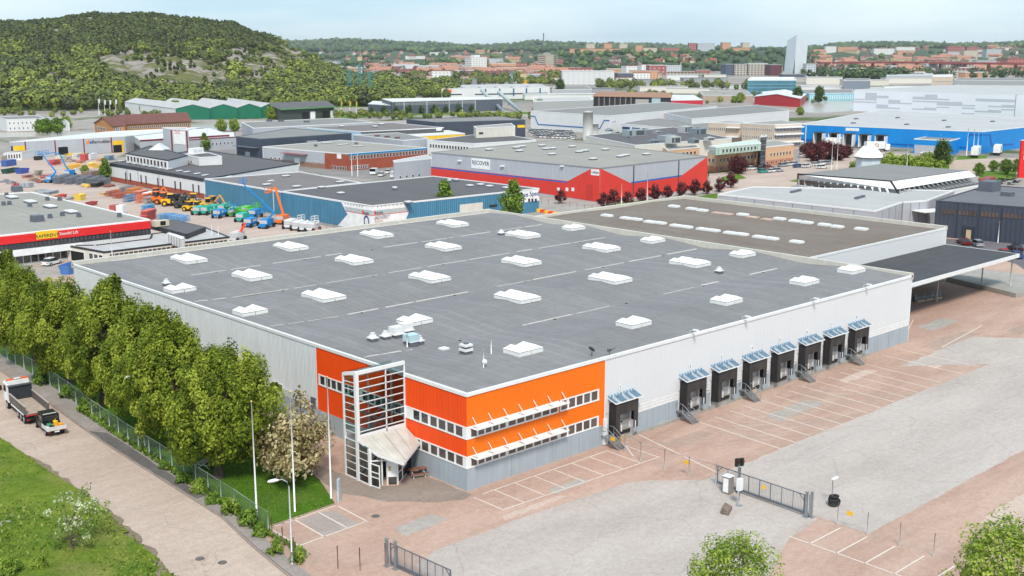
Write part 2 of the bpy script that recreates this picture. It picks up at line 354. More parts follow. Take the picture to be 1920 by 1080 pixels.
pav = [(-22.6,-12),(-21.8,-3),(-21.1,3),(-20.0,10),(-19.25,37),(-18.25,52),(-17.1,75),(-15.9,110),(-13.4,160),(-12.2,160),(-14.4,110),(-15.7,75),(-16.9,52),(-17.7,37),(-18.6,22),(-19.0,12),(-19.6,4.5),(-20.6,-3),(-21.2,-12)]
sheet('pavement', pav, .125, SIDEW, .13)
sheet('dark_pavement_patch', wob([(-19.75,15.5),(-19.5,28),(-19.2,37),(-19.0,41),(-17.75,39),(-17.85,36),(-18.65,22),(-18.85,15.5)], 1.2, .06, 9), .129, DKASP)
mb = MB(); kl = [(-22.75,-12),(-21.95,-3),(-21.25,3),(-20.12,10),(-19.37,37),(-18.37,52),(-17.2,75),(-16,110)]
for a, b in zip(kl, kl[1:]):
    d = Vector((b[0]-a[0], b[1]-a[1])); k = max(1, int(d.length/1.0))
    for j in range(k):
        p = Vector(a)+d*j/k; q = Vector(a)+d*((j+.97)/k); mb.beam((p.x,p.y,.065),(q.x,q.y,.065), .14, .13)
tag(mb.build('kerb', M('kerb stone', (.30,.24,.21), .9, 0, .15)), kind='structure')
# lawns
lawn = [(-19.2,3.2),(-18.5,6.0),(-18.0,11),(-17.6,21.5),(-17.2,31),(-16.6,46),(-15.4,55),(-14.7,68),(-14.2,81),(-13.6,100),(-12.6,128),(-8,128),(-7.2,90),(-7,24),(-7.3,19.5),(-8.6,12),(-10.9,5.95),(-15,5.75),(-18.3,5.6)]
sheet('lawn', lawn, .035, LAWN, .03)
mb = MB()
for a, b in [((-18.3,5.5),(-10.85,5.85)), ((-10.85,5.9),(-8.5,12)), ((-8.5,12),(-7.2,19.5)), ((-7.2,19.5),(-6.9,60))]:
    d = Vector((b[0]-a[0], b[1]-a[1])); k = int(d.length/.5)
    for j in range(k):
        p = Vector(a)+d*j/k; q = Vector(a)+d*((j+.94)/k); mb.beam((p.x,p.y,.04),(q.x,q.y,.04), .13, .1)
tag(mb.build('lawn_edging', M('pink edging stone', (.42,.27,.23), .9, 0, .2)), kind='structure')
verge = [(-30,-60),(-31.2,-20),(-29.0,2.8),(-28.0,9),(-27.9,12.7),(-27.0,19),(-26.8,28),(-26.9,37),(-27.3,45),(-27.3,60),(-26.4,110),(-26.4,200),(-90,200),(-90,-60)]
def bumpy(name, pts, mat, z0, amp, res, seed):
    """rough ground: a grid clipped to the outline, gently uneven"""
    from mathutils.noise import noise as pn
    xs = [p[0] for p in pts]; ys = [p[1] for p in pts]
    def inside(x, y):
        c = False
        for i in range(len(pts)):
            x1, y1 = pts[i][:2]; x2, y2 = pts[i-1][:2]
            if (y1 > y) != (y2 > y) and x < (x2-x1)*(y-y1)/(y2-y1)+x1: c = not c
        return c
    m = MB(); idx = {}; nx = int((max(xs)-min(xs))/res); ny = int((max(ys)-min(ys))/res)
    def vid(i, j):
        if (i, j) not in idx:
            x, y = min(xs)+i*res, min(ys)+j*res
            idx[(i, j)] = len(m.v); m.v.append((x, y, z0+amp*(pn(Vector((x*.15, y*.15, seed)))+.6)+.35*amp*pn(Vector((x*.9, y*.9, seed)))))
        return idx[(i, j)]
    for i in range(nx):
        for j in range(ny):
            if inside(min(xs)+(i+.5)*res, min(ys)+(j+.5)*res):
                m.f.append([vid(i,j), vid(i+1,j), vid(i+1,j+1), vid(i,j+1)]); m.m.append(0); m.sm.append(True)
    return tag(m.build(name, mat), kind='structure')
bumpy('verge', [p for p in verge if p[0] > -60][:]+[(-60,200),(-60,-60)], WILD, .03, .3, .6, 3.3)
rp = random.Random(21); RPM = [asphalt('patch %d' % k, *c, .2, .3) for k, c in enumerate([((.40,.29,.24,1),(.46,.34,.28,1),(.34,.24,.19,1)), ((.40,.365,.335,1),(.45,.41,.38,1),(.36,.32,.29,1)), ((.56,.44,.37,1),(.60,.48,.41,1),(.5,.38,.31,1))])]
for k, (x, y, w, d) in enumerate([(27,-5,7,2.2),(44,-7,10,2.5),(62,-4.5,8,1.6),(88,-4,14,3),(96,2,9,3),(34,-38,13,4),(60,-37,16,5),(8,-5.6,5,1.2),(2,-7,8,.8),(105,-8,12,2.5),(-8,-3,5,2.2),(76,-9,7,1.4)]): sheet('asphalt_repair', wob([(x-w/2,y-d/2),(x+w/2,y-d/2.6),(x+w/2.3,y+d/2),(x-w/2.2,y+d/2.4)], .8, .18, k), .0062+.0001*k, RPM[k%3])
TM = M('faint tyre marks', (.33,.255,.21), .9, 0, .1); TM2 = M('faint tyre marks on grey', (.44,.40,.375), .9, 0, .1)
for k in range(26):
    x0 = rp.uniform(22,80); y0 = rp.uniform(-2.5,-6); a = rp.uniform(.9,2.6); pts = [(x0+t_*t_*9*a, y0-t_*10) for t_ in (i/9 for i in range(10))]; w = rp.uniform(.08,.2); m = MB()
    for off in (0, 2.0):
        zk = .0076+.00002*k+.00001*(off > 0); vs = [(p[0]+off, p[1], zk) for p in pts]+[(p[0]+off+w, p[1], zk) for p in pts]; m.add(vs, [(i, i+10, i+11, i+1) for i in range(9)])
    tag(m.build('tyre_mark', TM), kind='structure')
for k in range(7):
    y0 = -15-2.1*k; x0 = rp.uniform(19,60); l = rp.uniform(15,60); w = rp.uniform(.1,.25); dy = rp.uniform(-.8,.8); m = MB(); m.add([(x0,y0,.0125),(x0+l,y0+dy,.0125),(x0+l,y0+dy+w,.0125),(x0,y0+w,.0125)],[(0,1,2,3)]); tag(m.build('tyre_mark', TM2), kind='structure')
sheet('soil_edge', wob([(-28.9,-8),(-28.7,2.8),(-27.6,9),(-27.2,13),(-26.6,19),(-26.45,28),(-26.5,37),(-26.9,46),(-27.4,46),(-27.1,37),(-27.1,28),(-27.4,19),(-28.1,13),(-28.6,9),(-29.6,2.8),(-29.8,-8)], .8, .35, 31), .06, SOIL)
# painted markings: every line lies 4 mm above the asphalt under it
PAINT = M('worn road paint', (.70,.62,.56), .8, 0, .06, dirt=((.47,.34,.275), 1.6, .85))
def marking(name, lines, w=.12, z=.015, group='painted lines on the yard'):
    m = MB()
    for a, b in lines: m.beam((a[0],a[1],z-.0005),(b[0],b[1],z-.0005), w, .001)
    return tag(m.build(name, PAINT), kind='structure')
st = [(-.55+2.63*i) for i in range(9)]
marking('parking_marking', [((x, -1.55), (x-.02*i, -5.6-.1*i)) for i, x in enumerate(st)]+[((-.6,-5.6),(20.6,-6.4)), ((.6,-1.5),(18,-1.55))])
marking('parking_marking', [((x, 5.3), (x-.1, .5)) for x in (-18.2,-15.6,-13.1,-11.0)]+[((-18.4,.45),(-11,.75)), ((-18.2,5.35),(-11.1,5.6))])
marking('parking_marking', [((13.4,y),(18.3,y)) for y in (-28.65,-31.2,-33.8,-36.4,-39,-41.6)]+[((13.5,-26.6),(13.5,-44))])
dk = [19.6,31.4,37.2,43.2,49.0,55.0,60.7,66.7]
ln = [((24.2,-.3),(21.2,-13.3)), ((20.4,-1.9),(18.7,-4.4))]
for i, u in enumerate(dk[1:]+[72.4]):
    ln += [((u+1.0,-2.1),(u+.2,-13.4)), ((u+3.7,-2.3),(u+3.0,-13.4))] if i < 6 else [((u+1.0,-2.1),(u+.2,-13.4))]
ln += [((78,-1.5),(77.5,-13.3)), ((83.5,-5),(100,-3)), ((84,1),(96,6))]
marking('dock_marking', ln, .13, .0155)
# manholes
for k, (px, py) in enumerate([(375,1048),(417,1055),(727,889),(704,968)]):
    p = G(px, py); m = MB(); m.tube([(0,0,0),(0,0,.02)], .38, 16); m.tube([(0,0,.02),(0,0,.024)], .31, 16)
    tag(m.build('manhole_cover', M('cast iron', (.16,.14,.13), .7, .3), None, (p.x, p.y, .012)), ['round manhole cover in the road, left of the pair','round manhole cover in the road, right of the pair','square-set iron cover in front of the picnic table','small iron cover beyond the lawn corner parking bays'][k], 'manhole cover', 'iron covers let into the asphalt')

# ------------------------------------------------------------------ the warehouse
WH = thing('warehouse', 'large white and orange warehouse with eight dock doors and glass stair tower', 'warehouse')
def ribs(x0, x1, z0, z1, pitch=.25, d=.035, swap=False, off=0.0, side=-1):
    """profiled sheet: runs along x (or y when swap) and stands proud of the wall plane towards side"""
    m = MB(); n = int(round((x1-x0)/pitch)); p = (x1-x0)/n; prof = []
    for i in range(n): prof += [(x0+i*p, 0), (x0+(i+.3)*p, 0), (x0+(i+.42)*p, d), (x0+(i+.82)*p, d)]
    prof.append((x1, 0)); vs = []
    for x, h in prof:
        h = side*(h+off)
        for z in (z0, z1): vs.append((h, x, z) if swap else (x, h, z))
    fs = [(2*i, 2*i+2, 2*i+3, 2*i+1) if not swap else (2*i+1, 2*i+3, 2*i+2, 2*i) for i in range(len(prof)-1)]
    m.add(vs, fs); return m
UL, VL, HW = 83.1, 89.3, 9.6
m = MB(); m.box(.06,.06,0, UL-.06,.3,HW-.25); tag(m.build('wall', WALLW, WH))
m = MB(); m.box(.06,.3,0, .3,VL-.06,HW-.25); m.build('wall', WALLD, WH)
m = MB(); m.box(.3,VL-.3,0, UL-.06,VL-.06,HW-.25); m.build('wall', WALLW, WH)
m = MB(); m.box(UL-.3,.3,0, UL-.06,VL-.3,HW-.25); m.build('wall', WALLW, WH)
# plinth panels, one by one
for i in range(4):
    m = MB(); x0 = [0, 5.7, 11.3, 15.2][i]; x1 = [5.7, 11.3, 15.2, 18.7][i]; m.box(x0+.02+(0 if i else -.02), -.04, 0, x1-.02, .055, 2.22); m.build('plinth_panel', PLINTH, WH)
for x0, x1 in [(24.2,29.6),(29.7,31.3),(71.3,74.6),(74.7,77.6),(77.7,80.5),(80.6,83.12)]:
    m = MB(); m.box(x0+.02, -.045, 0, x1-.02, .055, 2.35); m.build('plinth_panel', PLINTH, WH)
for a, b in zip(dk[1:], dk[2:]):
    m = MB(); m.box(a+4.1, -.045, 0, b-.1, .055, 2.0); m.build('plinth_panel', PLINTH, WH)
vv = [0,5.5,9.3,14,19.5,24.9,30.5,36,42,48,54,60,66,72,78,84,89.3]
for a, b in zip(vv, vv[1:]):
    m = MB(); m.box(-.04, a+(.02 if a else -.0385), 0, .055, b-.02, 2.22); m.build('plinth_panel', PLINTH, WH)
# cladding
ribs(0,19.05,3.42,5.10,.22).build('orange_cladding', ORANGE, WH); ribs(0,19.05,6.34,9.3,.22).build('orange_cladding', ORANGE, WH)
for a, b, z0, z1 in [(18.15,19.05,2.22,3.42),(18.15,19.05,5.10,6.34),(12.15,12.4,5.10,6.34)]: ribs(a,b,z0,z1,.22).build('orange_cladding', ORANGE, WH)
ribs(0,24.95,3.42,5.10,.22,swap=True).build('orange_cladding', ORANGE_SHADE, WH); ribs(0,24.95,6.34,9.3,.22,swap=True).build('orange_cladding', ORANGE_SHADE, WH)
ribs(11.4,24.95,2.22,3.42,.22,swap=True).build('orange_cladding', ORANGE_SHADE, WH); ribs(24.6,24.95,5.10,6.34,.22,swap=True).build('orange_cladding', ORANGE_SHADE, WH)
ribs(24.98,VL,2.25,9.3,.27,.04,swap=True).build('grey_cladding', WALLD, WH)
ribs(19.08,UL,3.35,9.3,.3,.009).build('white_cladding', WALLW, WH)
for (a, b) in [(24.2,31.3),(71.3,83.1)]+[(x+4.1, y-.1) for x, y in zip(dk[1:], dk[2:])]:
    for k in range(3):
        m = MB(); m.box(a+.02,-.06,2.36+.33*k, b-.02,.05,2.66+.33*k); m.build('impact_rail', TRIM, WH)
for k in range(3):
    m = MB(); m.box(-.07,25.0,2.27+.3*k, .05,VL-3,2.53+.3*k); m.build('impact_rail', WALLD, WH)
for x in (19.06,):
    m = MB(); m.box(x-.06,-.075,0,x+.06,.05,9.3); m.build('corner_trim', TRIM, WH)
m = MB(); m.box(-.075,24.9,2.2,.05,25.02,9.3); m.build('corner_trim', TRIM, WH)
m = MB(); m.box(UL-.08,-.05,0,UL+.05,.08,9.3); m.build('corner_trim', TRIM, WH)
# ribbon windows: white frame, each pane its own
def ribbon(axis, spans, z0, z1, a, b, blanks=(), mat=GLASSB, depth=.06):
    m = MB()
    def bx(s, e, lo, hi, o0, o1):
        if axis == 'x': m.box(s, o0, lo, e, o1, hi)
        else: m.box(o0, s, lo, o1, e, hi)
    bx(a, b, z0, z0+.14, -depth-.03, .055); bx(a, b, z1-.12, z1, -depth-.03, .055)
    edges = sorted(set([a]+[x for s in spans for x in s]+[b]))
    gaps = []; cur = a
    for s, e in spans:
        if s-cur > .001: gaps.append((cur, s))
        cur = e
    if b-cur > .001: gaps.append((cur, b))
    for s, e in gaps: bx(s, e, z0+.14, z1-.12, -depth, .055)
    f = m.build('window_frame', WHITE, WH)
    for s, e in spans:
        g = MB()
        if axis == 'x': g.box(s, -.01, z0+.14, e, .05, z1-.12)
        else: g.box(-.01, s, z0+.14, .05, e, z1-.12)
        g.build('pane', mat, f)
def even(a, b, n, gap=.2): w = (b-a-gap*(n-1))/n; return [(a+i*(w+gap), a+i*(w+gap)+w) for i in range(n)]
ribbon('x', even(.5,4.9,5)+even(5.3,12.0,5 if 0 else 6), 5.10, 6.34, 0, 12.15); ribbon('x', even(12.55,17.9,5), 5.10, 6.34, 12.4, 18.15)
ribbon('x', even(.5,4.9,5)+even(5.3,12.0,6)+even(12.5,17.9,5), 2.22, 3.42, 0, 18.15)
sp = [(.55,1.55),(1.8,2.8),(3.05,4.1),(4.35,5.35),(5.7,6.75),(7.0,8.0),(8.3,8.9)]
ribbon('y', sp, 2.22, 3.42, 0, 9.2)
ribbon('y', sp[:6]+even(7.1,8.3,1)[:0]+even(10.0,16.5,6)+even(17.0,24.3,7), 5.10, 6.34, 0, 24.6, mat=GLASS)
for y in (32,33.1,41,54,55.1): 
    m = MB(); m.box(-.09,y,2.55,.05,y+.85,3.5); w = m.build('window', WHITE, WH); g = MB(); g.box(-.1,y+.08,2.63,-.05,y+.77,3.42); g.build('pane', GLASS, w)
m = MB(); m.box(-.08,25.3,2.2,.05,26.3,3.4); m.build('hatch', LEADG, WH)
# sunshades on the dock side
for z in (6.18, 3.26):
    x0, x1 = .35, 12.75; m = MB(); m.box(x0,-1.0,z,x1,-.12,z+.05); m.box(x0,-1.04,z-.02,x1,-.98,z+.15)
    sh = m.build('sunshade', WHITE, WH)
    for k in range(7):
        x = x0+.3+k*(x1-x0-.5)/6
        m = MB(); m.beam((x,-.98,z+.1),(x,-.07,z+1.0), .05); m.build('tie_rod', WHITE, sh)
        m = MB(); m.box(x-.03,-.97,z+.05,x+.03,-.1,z+.1); m.build('bracket', STEEL, sh)
# roof: shallow ridges along x over the skylight rows, valleys between them
RV = [0,7.7,17.3,27,36,45,54,63,72,81.4,89.3]; RZ = [9.42,9.66,8.95,9.68,8.95,9.68,8.95,9.68,8.95,9.66,9.3]
def roofz(x, y):
    for i in range(10):
        if RV[i] <= y <= RV[i+1]:
            z = RZ[i]+(RZ[i+1]-RZ[i])*(y-RV[i])/(RV[i+1]-RV[i]); break
    t = min(1, max(0, x/9.0)); return 9.42*(1-t)+z*t
m = MB(); xs = [.2,3,6,9,15,25,35,45,55,65,75,82.9]; ys = [max(.2, min(89.1, y)) for y in RV]
vs = [(x, y, roofz(x, y)) for x in xs for y in ys]; n = len(ys)
m.add(vs, [(i*n+j, (i+1)*n+j, (i+1)*n+j+1, i*n+j+1) for i in range(len(xs)-1) for j in range(n-1)])
m.build('roof', ROOFG, WH)
# eaves flashing all round; high cream parapets on the far sides
m = MB(); m.box(-.1,-.12,9.3,.22,VL,9.62); m.build('eaves_flashing', TRIM, WH)
m = MB(); m.box(.22,-.12,9.3,UL,.2,9.6); m.build('eaves_flashing', TRIM, WH)
m = MB(); m.box(-.1,VL-.2,9.0,UL+.2,VL+.5,9.98); m.build('parapet', CREAM, WH)
m = MB(); m.box(UL-.35,-.12,9.0,UL+.2,VL-.2,9.92); m.build('parapet', CREAM, WH)
# roof seams with bleached remains of the old joint tape, and gullies
SEAM = M('pale joint tape', (.50,.46,.42), .9, 0, .15, vs=1.5, dirt=((.26,.26,.27), .9, .9))
rs = random.Random(5)
for y in (17.3,36,54,72):
    x = 1.0
    while x < 80:
        l = rs.uniform(2.5, 9); 
        if rs.random() < .75:
            m = MB(); w = rs.uniform(.18,.42)
            for yy, ww in ((y+.28, w),): m.add([(x,yy,roofz(x,yy)+.006),(min(x+l,81),yy,roofz(min(x+l,81),yy)+.006),(min(x+l,81),yy+ww,roofz(min(x+l,81),yy+ww)+.006),(x,yy+ww,roofz(x,yy+ww)+.006)], [(0,1,2,3)])
            m.build('joint_tape', SEAM, WH)
        x += l+rs.uniform(.3, 2)
    for x in (14,29,42,58,72): m = MB(); m.cyl((x,y,roofz(x,y)), .17,.05,10); m.build('gully', DARK, WH)
# gabled skylights
SKY = M('opal skylight plastic', (.74,.74,.73), .35, 0, .03)
def sky_mesh():
    m = MB(); w, d = 1.66, 2.5
    m.box(0,0,0,w,d,.40); m.box(.04,.04,.40,w-.04,d-.04,.47,1)
    m.add([(-.03,-.03,.47),(w+.03,-.03,.47),(w+.03,d+.03,.47),(-.03,d+.03,.47),(w/2,.3,.86),(w/2,d-.3,.86)], [(0,1,4),(1,2,5,4),(2,3,5),(3,0,4,5),(3,2,1,0)])
    return m.mesh('skylight', [SKY, M('skylight gap', (.16,.15,.14))])
SKM = sky_mesh()
def skypair(x, y, rows=1):
    for r in range(rows):
        for c in range(2):
            link('skylight', SKM, WH, (x+c*1.8, y+r*2.65, roofz(x+1.7, y+1.2)-.03), 0)
for (x, y, r) in [(12.35,5.9,1),(30,5.9,1),(47.7,5.9,1),(65.2,5.9,1),(77.2,5.9,1),(12.35,24.3,1),(30,24.2,2),(47.6,24.2,2),(65.2,24.2,2),(76.7,24.4,1),
                  (1.1,42.2,1),(12.4,41.9,2),(30,42,2),(47.6,42,2),(65.2,42,2),(76.7,42.4,1),(1.1,60.2,1),(12.6,60.0,2),(30,60,2),(47.4,60,2),(65,60,2),(76.7,60.6,1),
                  (12.4,78.0,2),(29.8,77.2,2),(47.2,77.6,2),(64.5,78,2)]: skypair(x, y, r)
# ventilation on the roof
for x, y, s, kind in [(5.8,22.5,.9,0),(7.4,22.3,.9,0),(8.95,22.4,1.3,1),(10.7,22.9,1.3,1),(8.35,18.9,1.2,2),(9.5,18.9,.75,0),(9.9,15.2,.9,3),(9.8,11.4,.95,4),(65.95,20.7,.9,0),(65.7,66.9,.9,0),(3.1,65.8,.8,0)]:
    z = roofz(x, y); m = MB()
    if kind == 0: m.cbox((x,y,z),(s,s,.35),1); m.cbox((x,y,z+.35),(s*1.12,s*1.12,.12)); m.tube([(x,y,z+.47),(x,y,z+.75),(x,y,z+.95)],[s*.45,s*.45,s*.3],14)
    elif kind == 1: m.cbox((x,y,z),(s,s,.35),1); m.cbox((x,y,z+.35),(s*1.15,s*1.15,.1)); m.cbox((x,y,z+.45),(s,s*.85,.75))
    elif kind == 2: m.cbox((x,y,z),(1.1,1.2,.5),1); m.cbox((x,y,z+.5),(1.25,1.35,.06)); m.cbox((x,y,z+.56),(1.4,1.2,.75),2); m.tube([(x-.8,y-.3,z),(x-.8,y-.3,z+1.5)],.07,8)
    elif kind == 3: m.cbox((x,y,z),(s,s,.18))
    else: m.cbox((x,y,z),(s,s,.35),1); m.cbox((x,y,z+.35),(s*1.15,s*1.15,.25)); m.cbox((x,y,z+.65),(s*.8,s*.8,.2),1); m.cbox((x,y,z+.85),(s*1.1,s*1.1,.22)); m.cbox((x,y,z+1.07),(.45,.45,.12),1)
    m.build('roof_hatch' if kind == 3 else 'roof_vent', [SKY, LEADG, M('pale blue casing', (.45,.6,.65), .4)], WH)
for x, y, ball in [(11.3,9.1,0),(7.2,5.7,1)]:
    z = roofz(x, y); m = MB(); m.tube([(x,y,z),(x,y,z+1.9)], .06, 8)
    if ball: m.ball((x+.15,y,z+.55),.28)
    m.build('vent_pipe', SKY, WH)
m = MB(); m.tube([(18.4,1.3,9.5),(18.4,1.3,10.0)],.05,8); m.tube([(18.35,1.3,10.3),(18.4,1.3,10.34)],.38,14); m.build('satellite_dish', M('dark dish', (.08,.09,.1), .5), WH)
m = MB(); m.tube([(19.9,.2,9.5),(19.9,.2,10.1)],.04,8); m.cbox((19.9,.2,10.0),(.5,.2,.25)); m.beam((19.9,.1,10.1),(20.4,-.2,10.4),.06); m.build('antenna', M('dark dish', (.08,.09,.1), .5), WH)
for x in (33.1,42.9,57.4,70.1):
    m = MB(); m.tube([(x,.05,9.5),(x,.05,10.0),(x+.1,-.4,10.15)],.05,6); m.cbox((x+.1,-.7,10.1),(.3,.7,.14)); m.build('roof_lamp', TRIM, WH)
# dock shelters
CORR = M('brown cardboard', (.45,.33,.22), .9)
DOORW = M('dock door panel', (.42,.42,.42), .5, 0, .12, vs=1.5, streak=.2)
def dock_meshes():
    d = {}
    m = MB(); m.box(.15,-.95,4.05,3.75,.0,4.42); m.box(.15,-.95,.9,.2,0,4.05); m.box(3.7,-.95,1.9,3.75,0,4.05); d['box'] = m.mesh('shelter_frame', [BLACK])
    m = MB(); m.box(.22,-1.0,3.25,3.7,-.93,4.40); d['head'] = m.mesh('head_curtain', [M('black curtain', (.05,.042,.04), .75, 0, .3, streak=.3)])
    m = MB(); m.box(.2,-.99,.95,.82,-.92,3.3); d['side1'] = m.mesh('side_curtain', [M('black curtain', (.05,.042,.04), .75, 0, .3, streak=.3)])
    m = MB(); m.box(3.05,-.99,1.3,3.7,-.92,3.3); d['side2'] = m.mesh('side_curtain', [M('black curtain', (.05,.042,.04), .75, 0, .3, streak=.3)])
    m = MB(); m.box(.75,-.1,1.15,3.2,.0,3.9)
    for k in range(1,5): m.box(.75,-.12,1.15+.55*k,3.2,-.1,1.17+.55*k,1)
    m.box(1.9,-.13,1.9,2.15,-.11,2.1,1); d['door'] = m.mesh('dock_door', [DOORW, BLACK])
    m = MB(); m.box(.3,-.35,0,3.6,-.06,1.1); m.box(.85,-.5,.75,3.05,-.36,1.12,1); d['lip'] = m.mesh('dock_leveller', [CONC, BLACK])
    m = MB(); m.box(.95,-1.05,1.35,1.07,-.99,2.1); m.box(3.2,-1.05,1.35,3.3,-.99,2.1); d['post'] = m.mesh('guide_strip', [SKY])
    m = MB()
    for k in range(9):
        x = -.05+k*.48; m.add([(x,0,5.05),(x+.46,0,5.05),(x+.46,-1.15,4.62),(x,-1.15,4.62)],[(0,1,2,3),(3,2,1,0)], [0,2,0,0,2,0,2,0,0][k])
        m.box(x,-.2,5.0,x+.04,0,5.32,0)
    m.beam((-.06,-1.16,4.62),(4.25,-1.16,4.62),.06,.12,1); m.beam((-.06,0,4.98),(-.06,-1.15,4.6),.05,.1,1); m.beam((4.25,0,4.98),(4.25,-1.15,4.6),.05,.1,1)
    d['roof'] = m.mesh('dock_canopy', [BLUEP, TRIM, M('bleached sheet', (.7,.73,.76), .4)])
    return d
DM = dock_meshes()
def stair(parent, u):
    s = thing('x', None, None); s.name = 'stair'; s.parent = parent; s.location = (u, 0, 0)
    m = MB(); m.box(-1.0,-1.0,1.1,0,-.1,1.16)
    for x in (-.95,-.05):
        m.beam((x,-1.0,1.1),(x+.25,-2.4,.05),.06,.2)
    m.build('stair_frame', STEEL, s)
    for k in range(6):
        m = MB(); t = k/5.5; m.box(-.95+.25*t,-1.25-1.1*t,.95-.9*t,-.05+.25*t,-1.0-1.1*t,.99-.9*t); m.build('step', STEEL, s)
    m = MB()
    for x in (-.97,-.03):
        m.tube([(x,-.1,1.1),(x,-.1,2.1),(x,-1.0,2.1),(x+.25,-2.4,1.0),(x+.25,-2.4,0)],.03,6); m.tube([(x,-1.0,1.1),(x,-1.0,2.1)],.03,6); m.tube([(x,-1.0,1.6),(x+.25,-2.4,.55)],.02,6)
    m.build('handrail', STEEL, s)
WHT = M('sign white', (.8,.8,.8), .5); BLK = M('sign black', (.02,.02,.02), .5)
for i, u in enumerate(dk):
    e = thing('x', None, None); e.name = 'dock_shelter'; e.parent = WH; e.location = (u, -.03, 0)
    for k, nm in (('box','shelter_frame'),('head','head_curtain'),('side1','side_curtain'),('side2','side_curtain'),('door','dock_door'),('lip','dock_leveller'),('post','guide_strip'),('roof','dock_canopy')):
        link(nm, DM[k], e)
    if i in (0,1,3,5,7): stair(WH, u+.45 if i else u-.1)
    m = MB(); m.box(u+1.6,-.06,5.55,u+2.05,-.03,6.15); pl = m.build('number_plate', WHT, WH)
    text('numeral', str(i+1), .5, BLK, pl, (u+1.82,-.075,5.85), (PI/2,0,0), .005)
    if i in (0,3,5,7): m = MB(); m.box(u+1.3,-.75,.0 if i == 0 else .35,u+2.2,-.55,.75 if i == 0 else .85); m.build('cardboard_sheet', CORR, WH)
m = MB(); m.box(24.0,-.35,0,UL-10.6,-.05,.32); m.build('kerb_step', CONC, WH)
m = MB(); m.box(18.75,-.35,.1,19.3,-.06,1.5); m.box(18.8,-.3,1.6,19.25,-.06,2.9); m.build('meter_cabinet', TRIM, WH)

# glass stair tower and entrance
GL = clearglass('tower glass', (.62,.74,.72), .5)
TW = thing('x', None, None); TW.name = 'stair_tower'; TW.parent = WH
X0, X1, Y0, Y1 = -5.85, -.09, 9.25, 11.35
m = MB()
def colm(x, y, z0, z1, w=.2): m.box(x-w/2,y-w/2,z0,x+w/2,y+w/2,z1)
colm(X0,Y1,0,10.3); colm(X0,Y0,0,10.9,.34); colm(X1-.05,Y0,3.9,10.9,.16); colm(X1-.05,Y1,0,10.3,.16); colm(-2.4,Y0,4,10.9,.12); colm(-3,Y1,0,10.3,.12)
colm(X0-.03,7.35,0,3.7,.26)
m.beam((X0,Y1,10.3),(X0,Y0,10.8),.24,.32); m.beam((X0,Y0,10.75),(X1,Y0,10.75),.26,.34); m.beam((X0,Y1,10.25),(X1,Y1,10.25),.16,.2)
for k in range(9):
    z = 5.0+k*.72-.3
    m.beam((X0,Y1,z-.1 if k else z),(X0,Y0,z),.07); m.beam((X0,Y0-.02,z+.15),(X1,Y0-.02,z+.15),.08); 
    if k % 2: m.beam((X0,Y1,z),(X1,Y1,z),.07)
for z in (.08,.85,1.6,2.35,3.1,3.85): m.beam((X0,Y1,z),(X0,7.35 if z < 3.6 else Y0,z),.07); 
m.box(X0-.04,Y0-.06,3.95,X1,Y0+.04,4.55); m.box(X0-.05,7.3,0,X0+.05,Y1,.1)
m.build('tower_frame', TRIM, TW)
for (a, b) in [((X0,Y1),(X0,Y0)), ((X0,Y0),(X1,Y0)), ((X0,Y1),(X1,Y1))]:
    for k in range(7 if a[1] != b[1] else 7):
        z = 4.6+k*.85
        g = MB(); g.quad((a[0],a[1],z),(b[0],b[1],z),(b[0],b[1],z+.83),(a[0],a[1],z+.83)); g.build('glass_pane', GL, TW)
for k in range(5):
    g = MB(); z = .1+k*.75; g.quad((X0,Y1,z),(X0,7.4,z),(X0,7.4,z+.73),(X0,Y1,z+.73)); g.build('glass_pane', GL, TW)
g = MB(); g.quad((X0,Y1,10.35),(X0,Y0,10.9),(X1,Y0,10.9),(X1,Y1,10.35)); g.build('glass_roof', GL, TW)
m = MB(); m.box(X0+.2,Y0+.1,3.9,X1,Y1-.1,4.05); m.beam((X0+.4,Y0+.5,.1),(X1-.5,Y0+.5,3.9),.12,.3); m.beam((X0+.4,Y1-.5,7.0),(X1-.5,Y1-.5,4.1),.12,.3); m.beam((X0+.4,Y0+.5,4.1),(X1-.6,Y0+.5,6.6),.1,.3); m.tube([(X0+.4,Y0+.5,5.1),(X1-.6,Y0+.5,7.6)],.04,6); m.build('stair_flight', STEEL, TW)
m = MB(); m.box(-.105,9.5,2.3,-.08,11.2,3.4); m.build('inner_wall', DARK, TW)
# sloping entrance canopy in panels
CAN = M('weathered canopy sheet', (.56,.53,.48), .6, 0, .1, vs=.7, fine=.1, dirt=((.40,.30,.16), .5, .6))
EN = thing('x', None, None); EN.name = 'entrance'; EN.parent = WH
c = [Vector(p) for p in [(-5.95,9.15,4.25),(-.1,9.15,4.1),(-.1,7.0,3.05),(-4.6,3.75,2.95),(-5.5,6.5,3.3)]]
def lerp(a, b, t): return a+(b-a)*t
top = [lerp(c[0], c[1], t) for t in (0,.27,.52,.77,1)]; bot = [c[4], lerp(c[4],c[3],.62), lerp(c[3],c[2],.12), lerp(c[3],c[2],.52), c[2]]
bot[1] = lerp(c[4], c[3], .55)
for i in range(4):
    a, b, e, d = top[i], top[i+1], bot[i+1], bot[i]
    q = [lerp(a,b,.015), lerp(a,b,.985), lerp(d,e,.985), lerp(d,e,.015)]
    if i == 1: q = [lerp(a,b,.015), lerp(a,b,.985), lerp(d,e,.97), c[3], d]
    m = MB(); n = len(q); m.add([p+Vector((0,0,.08)) for p in q]+[p for p in q], [tuple(range(n))[::-1], tuple(range(n, 2*n))]+[(k, (k+1)%n, n+(k+1)%n, n+k) for k in range(n)]); m.build('canopy_panel', CAN, EN)
m = MB(); 
